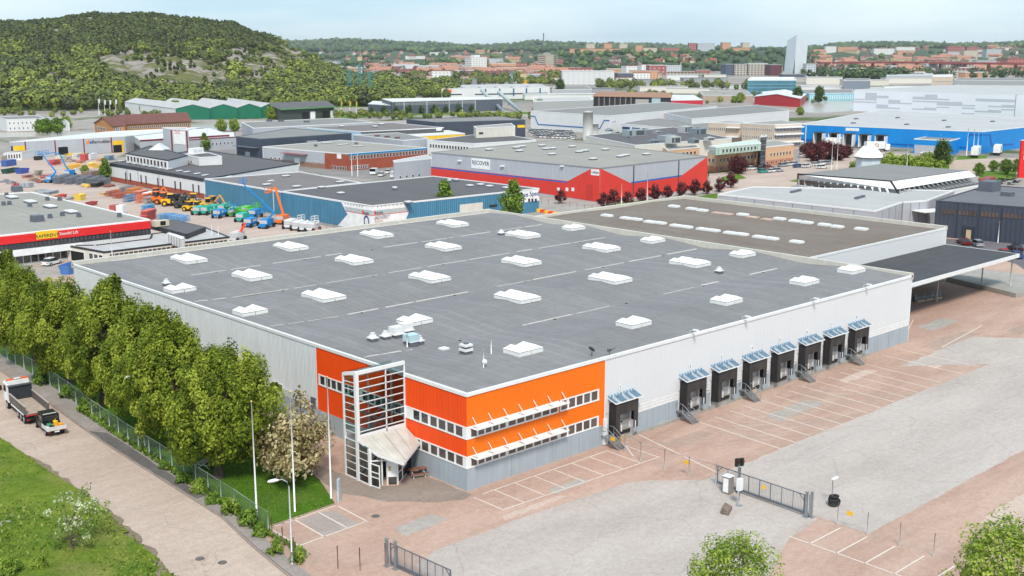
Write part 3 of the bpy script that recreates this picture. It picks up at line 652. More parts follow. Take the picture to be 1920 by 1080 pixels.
for a, b in ((c[0],c[4]),(c[4],c[3]),(c[3],c[2])): m.beam(a-Vector((0,0,.12)), b-Vector((0,0,.12)), .1, .24)
m.build('canopy_edge', TRIM, EN)
f0, f1, f2 = Vector((-5.85,7.3,0)), Vector((-3.75,5.85,0)), Vector((-.15,8.3,0))
up = Vector((0,0,1)); m = MB()
for p, h in ((f0,3.3),(lerp(f0,f1,.42),3.2),(lerp(f0,f1,.62),3.1),(f1,3.0)): m.beam(p, p+up*h, .13)
for p in (lerp(f1,f2,.33), lerp(f1,f2,.66), f2): m.beam(p, p+up*3.0, .1)
for z in (.08,1.1,2.1,2.95):
    m.beam(f1+up*z, f2+up*z, .08)
m.beam(f0+up*2.5, f1+up*2.5, .1); m.beam(lerp(f0,f1,.62)+up*.85, f1+up*.85,.08); m.build('door_frame', WHITE, EN)
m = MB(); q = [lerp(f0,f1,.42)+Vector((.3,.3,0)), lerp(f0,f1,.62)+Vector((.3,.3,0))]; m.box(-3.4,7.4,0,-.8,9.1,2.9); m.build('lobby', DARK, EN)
m = MB(); m.quad(f0+up*.05, lerp(f0,f1,.42)+up*.05, lerp(f0,f1,.42)+up*2.5, f0+up*2.5); m.build('glass_pane', GL, EN)
for i in range(3):
    for z in (.12,1.14,2.14):
        g = MB(); a = lerp(f1,f2,i/3+.01); b = lerp(f1,f2,(i+1)/3-.01); g.quad(a+up*z,b+up*z,b+up*(z+.93),a+up*(z+.93)); g.build('glass_pane', GLASS, EN)
m = MB(); a = lerp(f0,f1,.64); m.quad(a+up*.9, f1+up*.9, f1+up*2.45, a+up*2.45); m.quad(a+Vector((-.01,-.01,1.4)), a+Vector((.25,-.18,1.4)), a+Vector((.25,-.18,1.9)), a+Vector((-.01,-.01,1.9)),1); m.build('notice_panel', [WHITE, M('notice', (.5,.42,.2), .6)], EN)
g = MB(); g.quad(a+up*.1, f1+up*.1, f1+up*.83, a+up*.83); g.build('glass_pane', GLASS, EN)
# open door leaf
hd = lerp(f0,f1,.02)+Vector((-.05,-.05,0)); he = hd+Vector((.15,-1.15,0)); m = MB()
for p in (hd, he): m.beam(p+up*.05, p+up*2.3, .09)
for z in (.08,1.0,1.5,2.28): m.beam(hd+up*z, he+up*z, .09)
dl = m.build('door_leaf', WHITE, EN); g = MB(); g.quad(hd+up*.1,he+up*.1,he+up*2.25,hd+up*2.25); g.build('pane', GL, dl)
m = MB(); m.cbox((-5.0,4.3,.02),(.35,.35,.7)); 

# ------------------------------------------------------------------ brown-roofed annex with loading canopy
AN = thing('annex_hall', 'white hall with flat brown roof attached behind the grey-roofed warehouse', 'warehouse')
ROOFB = roofmat('brown gravel roof', (.215,.180,.155), 1.4, 0, .05, .95, .12, (.17,.13,.10,1))
AX0, AX1, AY0, AY1, AZ = UL+.25, 129.0, 17.8, 77.6, 9.55
m = MB(); m.box(AX0,AY0,0,AX1,AY0+.2,AZ-.2); m.build('wall', WALLW, AN)
m = MB(); m.box(AX0,AY1-.2,0,AX1,AY1,AZ-.2); m.build('wall', WALLW, AN)
m = MB(); m.box(AX1-.2,AY0+.2,0,AX1,AY1-.2,AZ-.2); m.build('wall', WALLW, AN)
m = MB(); m.box(AX0,AY0+.2,0,AX0+.2,AY1-.2,AZ-.2); m.build('wall', WALLW, AN)
m = MB(); xs_ = [AX0,94,106,118,AX1-.2]; zz_ = [AZ-.35,AZ-.12,AZ-.4,AZ-.12,AZ-.4]
m.add([(x,y,z) for x, z in zip(xs_, zz_) for y in (AY0+.2,AY1-.2)], [(2*i,2*i+2,2*i+3,2*i+1) for i in range(4)]); m.build('roof', ROOFB, AN)
m = MB(); m.box(AX1-.55,AY0-.06,AZ-.5,AX1+.08,AY1+.08,AZ+.28); m.build('parapet', CREAM, AN)
m = MB(); m.box(AX0,AY1-.6,AZ-.5,AX1-.55,AY1+.08,AZ+.2); m.build('parapet', CREAM, AN)
m = MB(); m.box(AX0,AY0-.06,AZ-.3,AX1-.55,AY0+.2,AZ+.02); m.build('eaves_flashing', TRIM, AN)
FLAT = MB(); FLAT.box(-.7,-1.08,0,.7,1.08,.28); FLAT.box(-.62,-1.0,.28,.62,1.0,.40); FLATM = FLAT.mesh('rooflight', [SKY]); 
FLAT2 = MB(); FLAT2.box(-.7,-1.08,0,.7,1.08,.2); FLATR = FLAT2.mesh('rooflight', [M('rusty pink cover', (.55,.40,.33), .8, 0, .15)])
def annexlights(pts, rusty=()):
    for i, (px, py) in enumerate(pts):
        p = G(px, py, AZ+.1); zr = next(zz_[k]+(zz_[k+1]-zz_[k])*(p.x-xs_[k])/(xs_[k+1]-xs_[k]) for k in range(4) if xs_[k] <= p.x <= xs_[k+1]+1); link('rooflight', FLATR if i in rusty else FLATM, AN, (p.x, p.y, zr-.03), 0)
annexlights([(1138,403),(1174,408),(1193,410),(1219,415),(1238,417),(1268,422),(1287,424.5),(1318,428.5),(1338,431),(1369,435.5),(1391,438),(1424,443),(1447,446),(1494,452)])
annexlights([(1264,385.5),(1297,390),(1317,393),(1346,397),(1364,399),(1393,401),(1412,405),(1439,409),(1462,409),(1491,413),(1513,416),(1546,420),(1570,423.5),(1615,428)], (3,4,6,7))
m = MB(); m.box(UL+.3,4.6,6.35,AX1-.3,AY0-.05,6.5); m.build('canopy_roof', roofmat('black felt canopy roof', (.07,.072,.078), 1.0, 1, .1, .75, .2, (.10,.10,.105,1)), AN)
m = MB(); m.beam((UL+.3,4.6,6.2),(AX1-.3,7.0,6.2),.3,.5); 
m = MB(); m.box(UL+.3,4.45,5.9,AX1-.3,4.6,6.54); m.box(AX1-.3,4.45,5.9,AX1-.15,AY0-.05,6.54); m.build('canopy_fascia', TRIM, AN)
for k in range(8):
    x = UL+3+k*5.8; m = MB(); m.box(x-.1,4.7,6.0,x+.1,AY0-.1,6.34); m.build('canopy_beam', STEEL, AN)
for x, y in [(110.5,9.6),(127,9.8),(128.4,5.4)]: m = MB(); m.tube([(x,y,0),(x,y,6.0)],.12,10); m.build('canopy_post', P((.42,.40,.38)), AN)
m = MB(); 
for k in range(5): m.box(88.6+k*.35,16.6,6.5,88.65+k*.35,16.65,7.9)
for z in (7.0,7.6): m.box(88.5,16.6,z,90.2,16.65,z+.05)
m.build('roof_ladder', STEEL, AN)
for x in (90,99,108,117):
    m = MB(); m.box(x,AY0-.06,1.2,x+3.2,AY0-.01,4.6); m.build('loading_door', LEADG, AN)
RP = thing('loading_ramp', 'low concrete loading ramp with side walls in front of the annex canopy', 'ramp')
def PW(px, py, z=0): p = G(px, py, z); return (p.x, p.y)
a, b, c_, d = PW(1760,508), PW(1908,548), PW(1920,532), PW(1790,490)
m = MB(); m.prism([PW(1775,519,.8), PW(1905,550,.8), PW(1960,541,.8), PW(1930,515,.8), PW(1800,500,.8)], [0]*5, [.8]*5); m.build('platform', CONC, RP)
m = MB(); m.prism([PW(1770,521), PW(1900,553), PW(1908,549), PW(1779,517)], [0]*4, [.9,.05,.05,.9]); m.build('ramp_slab', M('tan concrete', (.42,.31,.25), .9, 0, .1), RP)
p = G(1712, 566); TB = thing('barrier_stack', 'grey steel barrier with timber sleepers beside the warehouse far corner', 'barrier', (p.x, p.y, 0), R(-12))
m = MB(); m.box(0,-.3,0,6.5,.1,.9); m.build('barrier_panel', LEADG, TB)
for k in range(3): m = MB(); m.box(.3+2.1*k,-.7,0,2.1+2.1*k,-.4,.3); m.build('sleeper', CORR, TB)
for k in range(4): m = MB(); m.box(.1+2.0*k,-.35,.0,.25+2.0*k,-.3,1.3); m.build('post', STEEL, TB)
# ------------------------------------------------------------------ trees and bushes near the photographer
def quads_mesh(name, cen, size, seed, mat, tint, out=None, outw=.6, elong=1.0, upw=0.0):
    """one mesh of leaf-sized quads round the points cen (n,3); tint (n,) picks the leaf colour; out (n,3) outward directions"""
    r = np.random.default_rng(seed); n = len(cen)
    nrm = r.normal(size=(n, 3)); 
    if out is not None: nrm = nrm*(1-outw)+out*outw*1.6
    nrm[:, 2] += .25; nrm /= np.linalg.norm(nrm, axis=1, keepdims=True)+1e-9
    a = np.cross(nrm, r.normal(size=(n, 3))+np.array([0, 0, upw*4.])); 
    a /= np.linalg.norm(a, axis=1, keepdims=True)+1e-9
    b = np.cross(nrm, a)
    sz = (size*r.uniform(.6, 1.35, n))[:, None]/2; a = a*sz; b = b*sz*elong
    v = np.empty((n, 4, 3)); v[:, 0] = cen-a*.6-b; v[:, 1] = cen+a*.7-b*.6; v[:, 2] = cen+a*.5+b; v[:, 3] = cen-a*.8+b*.7
    me = bpy.data.meshes.new(name); me.vertices.add(4*n); me.vertices.foreach_set('co', v.reshape(-1))
    me.loops.add(4*n); me.loops.foreach_set('vertex_index', np.arange(4*n, dtype=np.int32)); me.polygons.add(n)
    me.polygons.foreach_set('loop_start', np.arange(0, 4*n, 4, dtype=np.int32)); me.polygons.foreach_set('loop_total', np.full(n, 4, dtype=np.int32))
    at = me.attributes.new('tint', 'FLOAT', 'POINT'); at.data.foreach_set('value', np.repeat(np.clip(tint, 0, 1), 4).astype(np.float32))
    me.materials.append(mat); me.update(); me.validate(); return me
def crown(h0, h1, rad, nc, per, cr, size, seed, mat, shape='oval', elong=1.2, lean=(0, 0), hollow=.35, tvar=.22, name='crown', flat=1.0, upw=.3, spikes=0):
    """clumps of leaves spread through a crown between heights h0 and h1; returns mesh and clump centres"""
    r = np.random.default_rng(seed); cs = []
    while len(cs) < nc:
        t = r.uniform(0, 1); 
        if shape == 'oval': w = math.sin(PI*min(1, max(0, t*.86+.10)))**.6
        elif shape == 'poplar': w = (math.sin(PI*(t*.72+.17)))**.9*(1.0 if t < .55 else 1-(t-.55)*1.35)
        elif shape == 'cone': w = 1-t*.92
        elif shape == 'dome': w = math.sqrt(max(.02, 1-(t*.97)**2))
        else: w = 1
        a = r.uniform(0, 2*PI); q = math.sqrt(r.uniform(hollow*hollow, 1))*(1+.14*math.sin(3*a+seed)+.09*math.sin(5*a+2*seed+t*5))
        z = h0+(h1-h0)*t; cs.append((rad*w*q*math.cos(a)+lean[0]*t, rad*w*q*math.sin(a)+lean[1]*t, z+r.uniform(-.3, .3)))
    fac = [1.0]*nc; spk = []
    for k in range(spikes):
        b = cs[int(r.integers(0, nc))]
        if b[2] < h0+(h1-h0)*.45: continue
        for j in range(1, 4): spk.append((b[0]+.18*j, b[1]-.1*j, b[2]+.5*j)); fac.append(1.0-.2*j)
    cs = np.array(cs+spk); nc = len(cs); n = nc*per; ci = np.repeat(np.arange(nc), per)
    d = r.normal(size=(n, 3)); d /= np.linalg.norm(d, axis=1, keepdims=True); rr = cr*r.uniform(.35, 1.0, n)**.5*np.repeat(r.uniform(.65, 1.25, nc)*np.array(fac), per)
    off = d*rr[:, None]; off[:, 2] *= elong*flat
    p = cs[ci]+off; p[:, 2] = np.maximum(p[:, 2], h0-.5)
    mid = np.array([lean[0]*.5, lean[1]*.5, (h0+h1)*.45]); out = p-mid; out /= np.linalg.norm(out, axis=1, keepdims=True)+1e-9
    tint = np.repeat(r.normal(.5, tvar, nc), per)+r.normal(0, tvar*.8, n)
    return quads_mesh(name, p, size, seed+1, mat, tint, .5*out+.5*d, .6, 1.3, upw), cs
BARK = M('grey brown bark', (.13,.10,.08), .95, 0, .3, vs=3, fine=.3)
def trunk(h, r0, cs, seed, nl=10, low=.25, r1=.3, wob_=.25, name='trunk'):
    r = random.Random(seed); m = MB(); pts = []; rad = []
    for i in range(7):
        t = i/6; pts.append((r.uniform(-wob_, wob_)*t, r.uniform(-wob_, wob_)*t, h*t)); rad.append(r0*(1-t)+r0*r1*t*.6+(.35*r0 if i == 0 else 0))
    m.tube(pts, rad, 9)
    for k in range(nl):
        c = cs[r.randrange(len(cs))]; t0 = max(low, min(.8, c[2]/h*.6-.05)) if h else .3; a = Vector(pts[0]).lerp(Vector(pts[-1]), t0); a.z = h*t0
        mid = a.lerp(Vector(c), .5)+Vector((0, 0, -.3)); m.tube([a, mid, Vector(c)], [r0*.34, r0*.2, r0*.05], 6, cap=False)
    return m.mesh(name, [BARK])
LF_POP = leafmat('poplar leaves', (.07,.11,.009), (.215,.285,.02), (.50,.55,.08), .42)
LF_GRN = leafmat('green leaves', (.06,.12,.012), (.14,.24,.025), (.30,.42,.06))
LF_LIM = leafmat('young lime green leaves', (.10,.17,.015), (.22,.32,.035), (.42,.50,.09))
LF_DRK = leafmat('dark green leaves', (.030,.060,.010), (.06,.11,.018), (.13,.20,.03))
LF_BLO = leafmat('fading blossom and leaves', (.15,.12,.04), (.40,.32,.15), (.68,.60,.36))
LF_WHB = leafmat('white blossom and leaves', (.12,.20,.03), (.26,.34,.08), (.72,.74,.52))
LF_RED = leafmat('dark red leaves', (.035,.006,.010), (.085,.015,.020), (.18,.04,.04), .2)
def tree(name, label, cat, loc, cm, tm, s=1.0, rz=0, group=None, crown_name='crown'):
    t = thing(name, label, cat, loc, rz, group); t.scale = (s, s, s) if not isinstance(s, tuple) else s
    link(crown_name, cm, t); link('trunk', tm, t); return t
POPL = []
for i, (h, rd, sd) in enumerate([(12.0, 5.3, 11), (13.3, 5.0, 23), (12.8, 5.2, 37)]):
    cm, cs = crown(2.5, h, rd, 230, 170, .68, .20, sd, LF_POP, 'poplar' if i else 'oval', 1.9, (1.4, -.8), .45, .2, upw=.5, spikes=7)
    # plumes at the top
    POPL.append((cm, trunk(h*.72, .42, cs, sd, 22)))
def at(px, py): p = G(px, py); return (p.x, p.y, 0)
pops = [((-15.4,19.2),0,1.0,'poplar with thick bare trunk nearest the flagpoles'), ((-14.6,29.5),1,1.02,'second poplar from the flagpoles, behind the street lamp head'),
        ((-9.5,27),2,.80,'smaller poplar close to the warehouse wall behind the nearest one'), ((-13.2,39),2,1.04,'third poplar of the row along the fence, yellowish green'), 
        ((-13.6,49.5),1,1.06,'broad poplar beside the loader trailer end of the tipper truck'), 
        ((-13.0,61),0,1.02,'tall poplar beside the front of the tipper truck'), 
        ((-12.6,73),2,1.0,'poplar behind the fence past the tipper truck'), ((-12.2,86),1,.96,'farthest but one poplar of the row, at the left edge'), ((-11.5,99),0,.92,'farthest poplar of the row, in front of the red fascia hall')]
for i, ((x, y), v, s, lb) in enumerate(pops):
    cm, tm = POPL[v]; tree('poplar_tree', lb, 'tree', (x, y, 0), cm, tm, s, i*1.7, 'poplars between the fence and the warehouse')
BLOS = M('blossom bark', (.10,.075,.065), .95, 0, .3)
cm, cs = crown(1.2, 6.3, 4.0, 200, 26, .75, .26, 71, LF_BLO, 'oval', 1.0, (0,0), .2, .28)
tree('blossom_tree', 'round cherry tree with fading cream blossom beside the flagpoles', 'tree', (-10.6,13.6,0), cm, trunk(3.4, .26, cs, 7, 26, .12))
cm, cs = crown(2.2, 7.2, 2.2, 40, 16, .7, .26, 72, LF_BLO, 'poplar', 1.3, (0,0), .2, .28)
tree('blossom_tree', 'thin upright tree with cream blossom behind the round cherry tree', 'tree', (-6.9,17.5,0), cm, trunk(4.4, .14, cs, 9, 14, .2))
p = G(135, 1032); cm, cs = crown(1.0, 5.0, 2.5, 48, 24, .5, .17, 73, LF_WHB, 'oval', .8, (.8,.4), .3, .3)
tree('blossom_tree', 'small white-flowering tree on the rough grass beside the road', 'tree', (p.x, p.y, .1), cm, trunk(2.6, .14, cs, 8, 18, .3))
# two light green trees rising into the bottom edge
wcm, wcs = crown(1.5, 8.0, 4.3, 150, 90, .8, .14, 81, LF_LIM, 'oval', 1.3, (0,0), .35, .25); wtm = trunk(6, .25, wcs, 3, 20)
p = G(1378, 1228); tree('birch_tree', 'light green birch at the bottom edge in front of the entry lane', 'tree', (p.x, p.y, 0), wcm, wtm, 1.0, 0, 'birches by the street')
p = G(1890, 1205); tree('birch_tree', 'light green birch in the bottom right corner beside the reddish asphalt', 'tree', (p.x, p.y, 0), wcm, wtm, 1.1, 2.0, 'birches by the street')
# hedge bushes along the fence
bm_, bcs = crown(.1, 1.5, 1.15, 40, 26, .4, .2, 91, LF_GRN, 'dome', 1.0, (0,0), .1, .22); bt = trunk(.8, .05, bcs, 3, 8)
bm2, _ = crown(.1, 1.7, 1.0, 40, 26, .4, .2, 92, LF_LIM, 'dome', 1.0, (0,0), .1, .22)
rb = random.Random(3)
for i, (px, py, s, v, lb) in enumerate([(170,772,1.5,0,'leafy bush spilling over the pavement near the pickup'), (130,745,1.2,0,'bush behind the pickup at the fence foot'), (200,795,.9,0,'low bush on the fence line past the pickup'),
        (345,905,1.0,0,'bush on the fence where the dark pavement patch ends'), (375,925,1.05,1,'pale bush on the fence beside the narrow sign'), (400,945,.9,0,'dark bush right of the pale one on the fence'), (430,965,1.1,1,'round bush with pale tips on the fence, left of the flagpoles'),
        (465,985,1.25,0,'large bush at the foot of the first flagpole'), (490,1005,.9,0,'bush at the very corner of the lawn'), (518,1040,.9,1,'yellowish shrub beside the street lamp foot'), (556,1056,.8,1,'yellow green shrub right of the street lamp foot'),
        (310,880,.7,0,'small weed bush beside the dark pavement patch'), (75,720,1.3,0,'bush behind the tipper truck'), (20,1082,1.2,1,'shrub at the bottom left edge of the rough grass'), (75,1070,.9,1,'small shrub on the rough grass at the bottom edge')]):
    p = G(px, py); t = tree('bush', lb, 'bush', (p.x, p.y, 0), bm2 if v else bm_, bt, s, rb.uniform(0, 6), 'bushes along the street', 'foliage'); t.scale = (s*.72, s*.72, s*.68)
def tufts(name, n, region, size, mat, seed, hz=.12):
    r = np.random.default_rng(seed); pts = []
    xs = [p[0] for p in region]; ys = [p[1] for p in region]
    def ins(x, y):
        c = False
        for i in range(len(region)):
            x1, y1 = region[i]; x2, y2 = region[i-1]
            if (y1 > y) != (y2 > y) and x < (x2-x1)*(y-y1)/(y2-y1)+x1: c = not c
        return c
    while len(pts) < n:
        x, y = r.uniform(min(xs), max(xs)), r.uniform(min(ys), max(ys))
        if ins(x, y): pts.append((x, y, hz*r.uniform(.4, 1.6)))
    pts = np.array(pts); return tag(link(name, quads_mesh(name, pts, size, seed, mat, r.normal(.5, .25, n), None, .6, 1.3, 1.0)), kind='stuff')
tufts('grass_tufts', 16000, [(-28.2,-20),(-28.6,2),(-27.6,12.7),(-27.0,20),(-26.9,37),(-27.3,58),(-46,58),(-46,-20)], .24, leafmat('tall grass blades', (.10,.18,.02), (.19,.27,.035), (.42,.44,.13)), 5, .16)
tufts('grass_tufts', 9000, [(-18.4,5),(-17.3,28),(-14.8,66),(-7.5,60),(-7.4,20),(-9,12),(-11,6)], .12, leafmat('lawn blades', (.06,.14,.012), (.11,.23,.02), (.2,.33,.05)), 6, .05)
tufts('weeds', 1300, [(-19.4,-2),(-19.2,6),(-18.4,20),(-17.8,32),(-16.8,50),(-15.6,50),(-17.0,32),(-17.7,20),(-18.2,8),(-18.7,4),(-18.7,-2)], .34, LF_GRN, 7, .25)
# ------------------------------------------------------------------ fences, gate, poles
FPOST = M('fence post steel', (.45,.49,.47), .5, .4, .1)
CHAIN = meshmat('chain link wire', (.16,.22,.18), .22, .06); CHAINT = meshmat('thin wire', (.35,.35,.34), .05, .06)
def fence(name, label, pts, h, step, mat, pr=.045, rail=False, pm=None, group=None):
    t = thing(name, label, 'fence', (pts[0][0], pts[0][1], 0), 0, group); ox, oy = pts[0]
    pm = pm or FPOST; first = True
    for a, b in zip(pts, pts[1:]):
        L_ = math.dist(a, b); k = max(1, round(L_/step))
        for j in range(k+1):
            if j == 0 and not first: continue
            x, y = a[0]+(b[0]-a[0])*j/k-ox, a[1]+(b[1]-a[1])*j/k-oy
            m = MB(); m.tube([(x,y,0),(x,y,h+.1)], pr, 6); m.build('post', pm, t)
        first = False
        m = MB(); q0 = (a[0]-ox, a[1]-oy); q1 = (b[0]-ox, b[1]-oy); m.quad((q0[0],q0[1],.05),(q1[0],q1[1],.05),(q1[0],q1[1],h),(q0[0],q0[1],h)); m.build('wire_mesh', mat, t)
        if rail: m = MB(); m.tube([(q0[0],q0[1],h),(q1[0],q1[1],h)], .02, 5); m.build('top_wire', pm, t)
    return t
fence('chain_link_fence', 'long green chain link fence between the pavement and the poplars', [(-18.9,4.3),(-18.35,11),(-17.85,21.5),(-17.3,35),(-16.5,46),(-15.5,55),(-14.8,68),(-14.4,81),(-13.8,110)], 2.0, 3.0, CHAIN, .05, True)
RUST = M('rusty post', (.22,.13,.09), .8, .2, .3)
fence('wire_fence', 'thin wire fence on rusty posts across the front of the yard', [(-19.2,3.2),(-20.1,-1.6),(-18.4,-5.4),(-17.3,-6.9),(-15.3,-7.6)], 1.9, 3.0, CHAINT, .045, False, RUST)
fence('wire_fence', 'transparent wire fence from the first dock stair to the sliding gate', [(19.0,-3.0),(18.0,-6),(18.2,-12),(18.5,-15.0)], 2.0, 3.1, CHAINT, .035, True, STEEL)
fence('wire_fence', 'transparent wire fence from the sliding gate to the bottom right corner', [(18.5,-25.3),(18.6,-31),(18.7,-37),(18.6,-52)], 2.0, 3.1, CHAINT, .035, False, STEEL)
SIGNY = M('yellow sign', (.85,.50,.02), .5, 0, .1)
for (x, y, lb) in [(18.15,-2.1,'small yellow sign on the wire fence beside the first dock stair'), (18.3,-11.6,'small yellow sign on the wire fence near the gate'), (18.75,-29.2,'small yellow sign on the wire fence right of the gate')]:
    m = MB(); m.box(-.06,-.3,1.2,-.03,.3,1.6); tag(m.build('warning_sign', SIGNY, None, (x, y, 0)), lb, 'sign', 'yellow signs on the fence')
def gate(name, label, a, b, bars, panel_end):
    """sliding gate hung along the line a-b; local x runs along it"""
    L_ = math.dist(a, b); t = thing(name, label, 'gate', (a[0], a[1], 0), math.atan2(b[1]-a[1], b[0]-a[0]))
    m = MB(); m.beam((0,0,.35),(L_,0,.35),.14,.2); m.beam((0,0,2.0),(L_,0,2.0),.07,.07)
    for x in (.03, L_-.03): m.beam((x,0,.25),(x,0,2.03),.08,.08)
    m.beam((L_-.05,0,1.45),(L_-.6,0,2.0),.06,.06); m.beam((.05,0,1.45),(.6,0,2.0),.06,.06)
    for k in range(1, 8): m.beam((L_*k/8,0,.4),(L_*k/8,0,2.0),.05,.05)
    m.build('gate_frame', LEADG, t)
    bm = MB(); bm.beam((0,0,.4),(0,0,1.98),.022,.022); me = bm.mesh('bar', [STEEL])
    n = int(L_/.15)
    for k in range(1, n): link('bar', me, t, (k*L_/n, 0, 0))
    return t
g = gate('sliding_gate', 'wide grey sliding gate with vertical bars across the entry lane', (18.45,-15.2), (18.2,-25.0), 1, 1)
m = MB(); m.box(5.2,-.06,1.25,5.6,-.03,1.6); m.build('sign_plate', SIGNY, g)
g2 = gate('sliding_gate', 'grey barred gate cut by the bottom edge in front of the near yard', (-15.0,-7.9), (-14.6,-15.0), 1, 1)
for (x, y, lb) in [(18.6,-17.6,'dark square gate portal post next to the traffic light'), (18.1,-25.25,'steel receiving post at the closed end of the sliding gate'), (18.4,-25.6,'slim second post behind the gate receiving post'), (-15.2,-7.7,'post holding the open near gate'), (-15.0,-8.6,'second post of the near gate')]:
    m = MB(); m.box(-.1,-.1,0,.1,.1,2.35); m.box(-.13,-.13,2.35,.13,.13,2.4); m.box(-.25,-.25,0,.25,.25,.05); tag(m.build('gate_post', LEADG if x > 18.5 else STEEL, None, (x, y, .01)), lb, 'post')
tl = thing('traffic_light', 'steel pole with two black signal heads beside the sliding gate', 'traffic light', (18.1,-17.9,0))
m = MB(); m.tube([(0,0,0),(0,0,3.6)], .06, 8); m.build('pole', STEEL, tl)
for dx, dy in ((-.25,.1),(.22,-.15)):
    m = MB(); m.box(dx-.16,dy-.12,2.8,dx+.16,dy+.12,3.55); m.box(dx-.2,dy-.22,3.2,dx+.2,dy-.12,3.24); hd_ = m.build('signal_head', BLACK, tl)
    for z in (3.0,3.35): m = MB(); m.tube([(dx,dy-.12,z),(dx,dy-.2,z)], .11, 12); m.build('lens', M('signal lens', (.10,.02,.02) if z > 3.1 else (.02,.07,.03), .2), hd_)
for k, (x, y, w, h, lb, mt) in enumerate([(17.6,-17.1,.75,1.7,'brown gate motor cabinet beside the traffic light', M('grey brown box', (.24,.21,.19), .6)), (17.3,-18.3,.45,.0,'x', None)]):
    if mt: m = MB(); m.box(-w/2,-w/2,0,w/2,w/2,h); m.box(-w/2-.04,-w/2-.04,h,w/2+.04,w/2+.04,h+.05,1); m.box(-w/2-.01,-w/2+.08,.2,-w/2,w/2-.08,h-.15,1); tag(m.build('control_cabinet', [mt, WHT], None, (x, y, .01)), lb, 'cabinet')
t = thing('card_reader', 'white keypad box on a thin post in front of the gate cabinet', 'card reader', (15.9,-19.6,0))
m = MB(); m.tube([(0,0,0),(0,0,1.8)], .05, 8); m.box(-.25,-.25,0,.25,.25,.05); m.build('post', STEEL, t); m = MB(); m.box(-.25,-.2,1.5,.25,.2,2.6); m.build('box', WHT, t)
t = thing('stone_block', 'rough brown stone block lying on the entry lane', 'stone', (13.9,-19.7,0), .5)
m = MB(); m.prism([(-.9,-.3),(.8,-.4),(.95,.3),(-.7,.4)], 0, [.45,.3,.5,.55]); m.build('stone', M('rough stone', (.25,.19,.15), .9, 0, .3, vs=3, fine=.4), t); 
p = G(1559, 948); t = thing('yard_lamp', 'short lamp post with a white head standing in a stack of black tyres', 'lamp', (p.x, p.y, 0))
m = MB(); m.tube([(0,0,0),(0,0,2.5)], .04, 6); m.build('pole', STEEL, t); m = MB(); m.box(-.1,-.12,2.5,.75,.12,2.62); m.build('lamp_head', WHT, t)
ts = thing('tyre_stack', 'stack of black tyres around the foot of the short lamp post', 'tyres', (p.x+.1, p.y-.1, 0))
tm_ = MB()
for j in range(16):
    pass
def torus(m, R_, r_, n=16, k=8, mi=0):
    vs = [((R_+r_*math.cos(2*PI*j/k))*math.cos(2*PI*i/n), (R_+r_*math.cos(2*PI*j/k))*math.sin(2*PI*i/n), r_*math.sin(2*PI*j/k)*1.0+r_) for i in range(n) for j in range(k)]
    m.add(vs, [(i*k+j, ((i+1)%n)*k+j, ((i+1)%n)*k+(j+1)%k, i*k+(j+1)%k) for i in range(n) for j in range(k)], mi, True); return m
tm_ = torus(MB(), .34, .14).mesh('tyre', [BLACK])
for k, (x, y, z, tx) in enumerate([(0,0,0,0),(.02,.03,.25,.1),(-.03,0,.5,-.1),(.05,-.03,.75,.15),(.55,-.2,.1,1.1)]): o = link('tyre', tm_, ts, (x, y, z)); o.rotation_euler = (tx, 0, k)
def flagpole(x, y, h, lb, group='white flagpoles', r=.09):
    t = thing('flagpole', lb, 'flagpole', (x, y, 0), 0, group)
    m = MB(); m.tube([(0,0,0),(0,0,h)], [r, r*.5], 8); m.build('pole', SKY, t); m = MB(); m.ball((0,0,h+.08), .11); m.build('finial', M('brass', (.6,.42,.15), .3, .6), t); return t
for (px, py, ty, lb) in [(482,975,740,'left one of the three bare white flagpoles on the lawn'), (553,960,722,'middle one of the three bare white flagpoles on the lawn'), (621,935,695,'right one of the three bare white flagpoles, beside the lawn corner')]:
    p = G(px, py); flagpole(p.x, p.y, HT(py, ty)*1.0, lb, 'bare flagpoles on the lawn')
def lamp(px, py, ty, reach, ang, lb, r=.07, group='street lamps'):
    p = G(px, py); h = HT(py, ty); t = thing('street_lamp', lb, 'street lamp', (p.x, p.y, 0), ang, group)
    m = MB(); m.tube([(0,0,0),(0,0,1.2)], r*1.5, 8); m.tube([(0,0,1.2),(0,0,h-.7),(.15,0,h-.25),(.5,0,h),(reach,0,h)], [r,r*.8,r*.7,r*.6,r*.55], 7); m.build('pole', M('lamp pole', (.5,.52,.52), .5, .3), t)
    m = MB(); m.tube([(reach-.1,0,h),(reach+.2,0,h+.02),(reach+.65,0,h-.02),(reach+.8,0,h-.03)], [.07,.15,.13,.03], 8); m.build('lamp_head', TRIM, t); return t
lamp(548,1060,884,.9,R(160),'street lamp on the pavement at the front corner of the yard')
lamp(272,836,690,1.6,R(205),'street lamp half hidden in the second poplar')
m = MB(); m.box(-.25,-.08,0,.25,.08,2.2); p = G(636,940); tag(m.build('sign_pylon', M('blue grey sign', (.42,.5,.56), .5), None, (p.x, p.y, 0), .6), 'narrow blue grey sign stele at the lawn corner', 'sign')
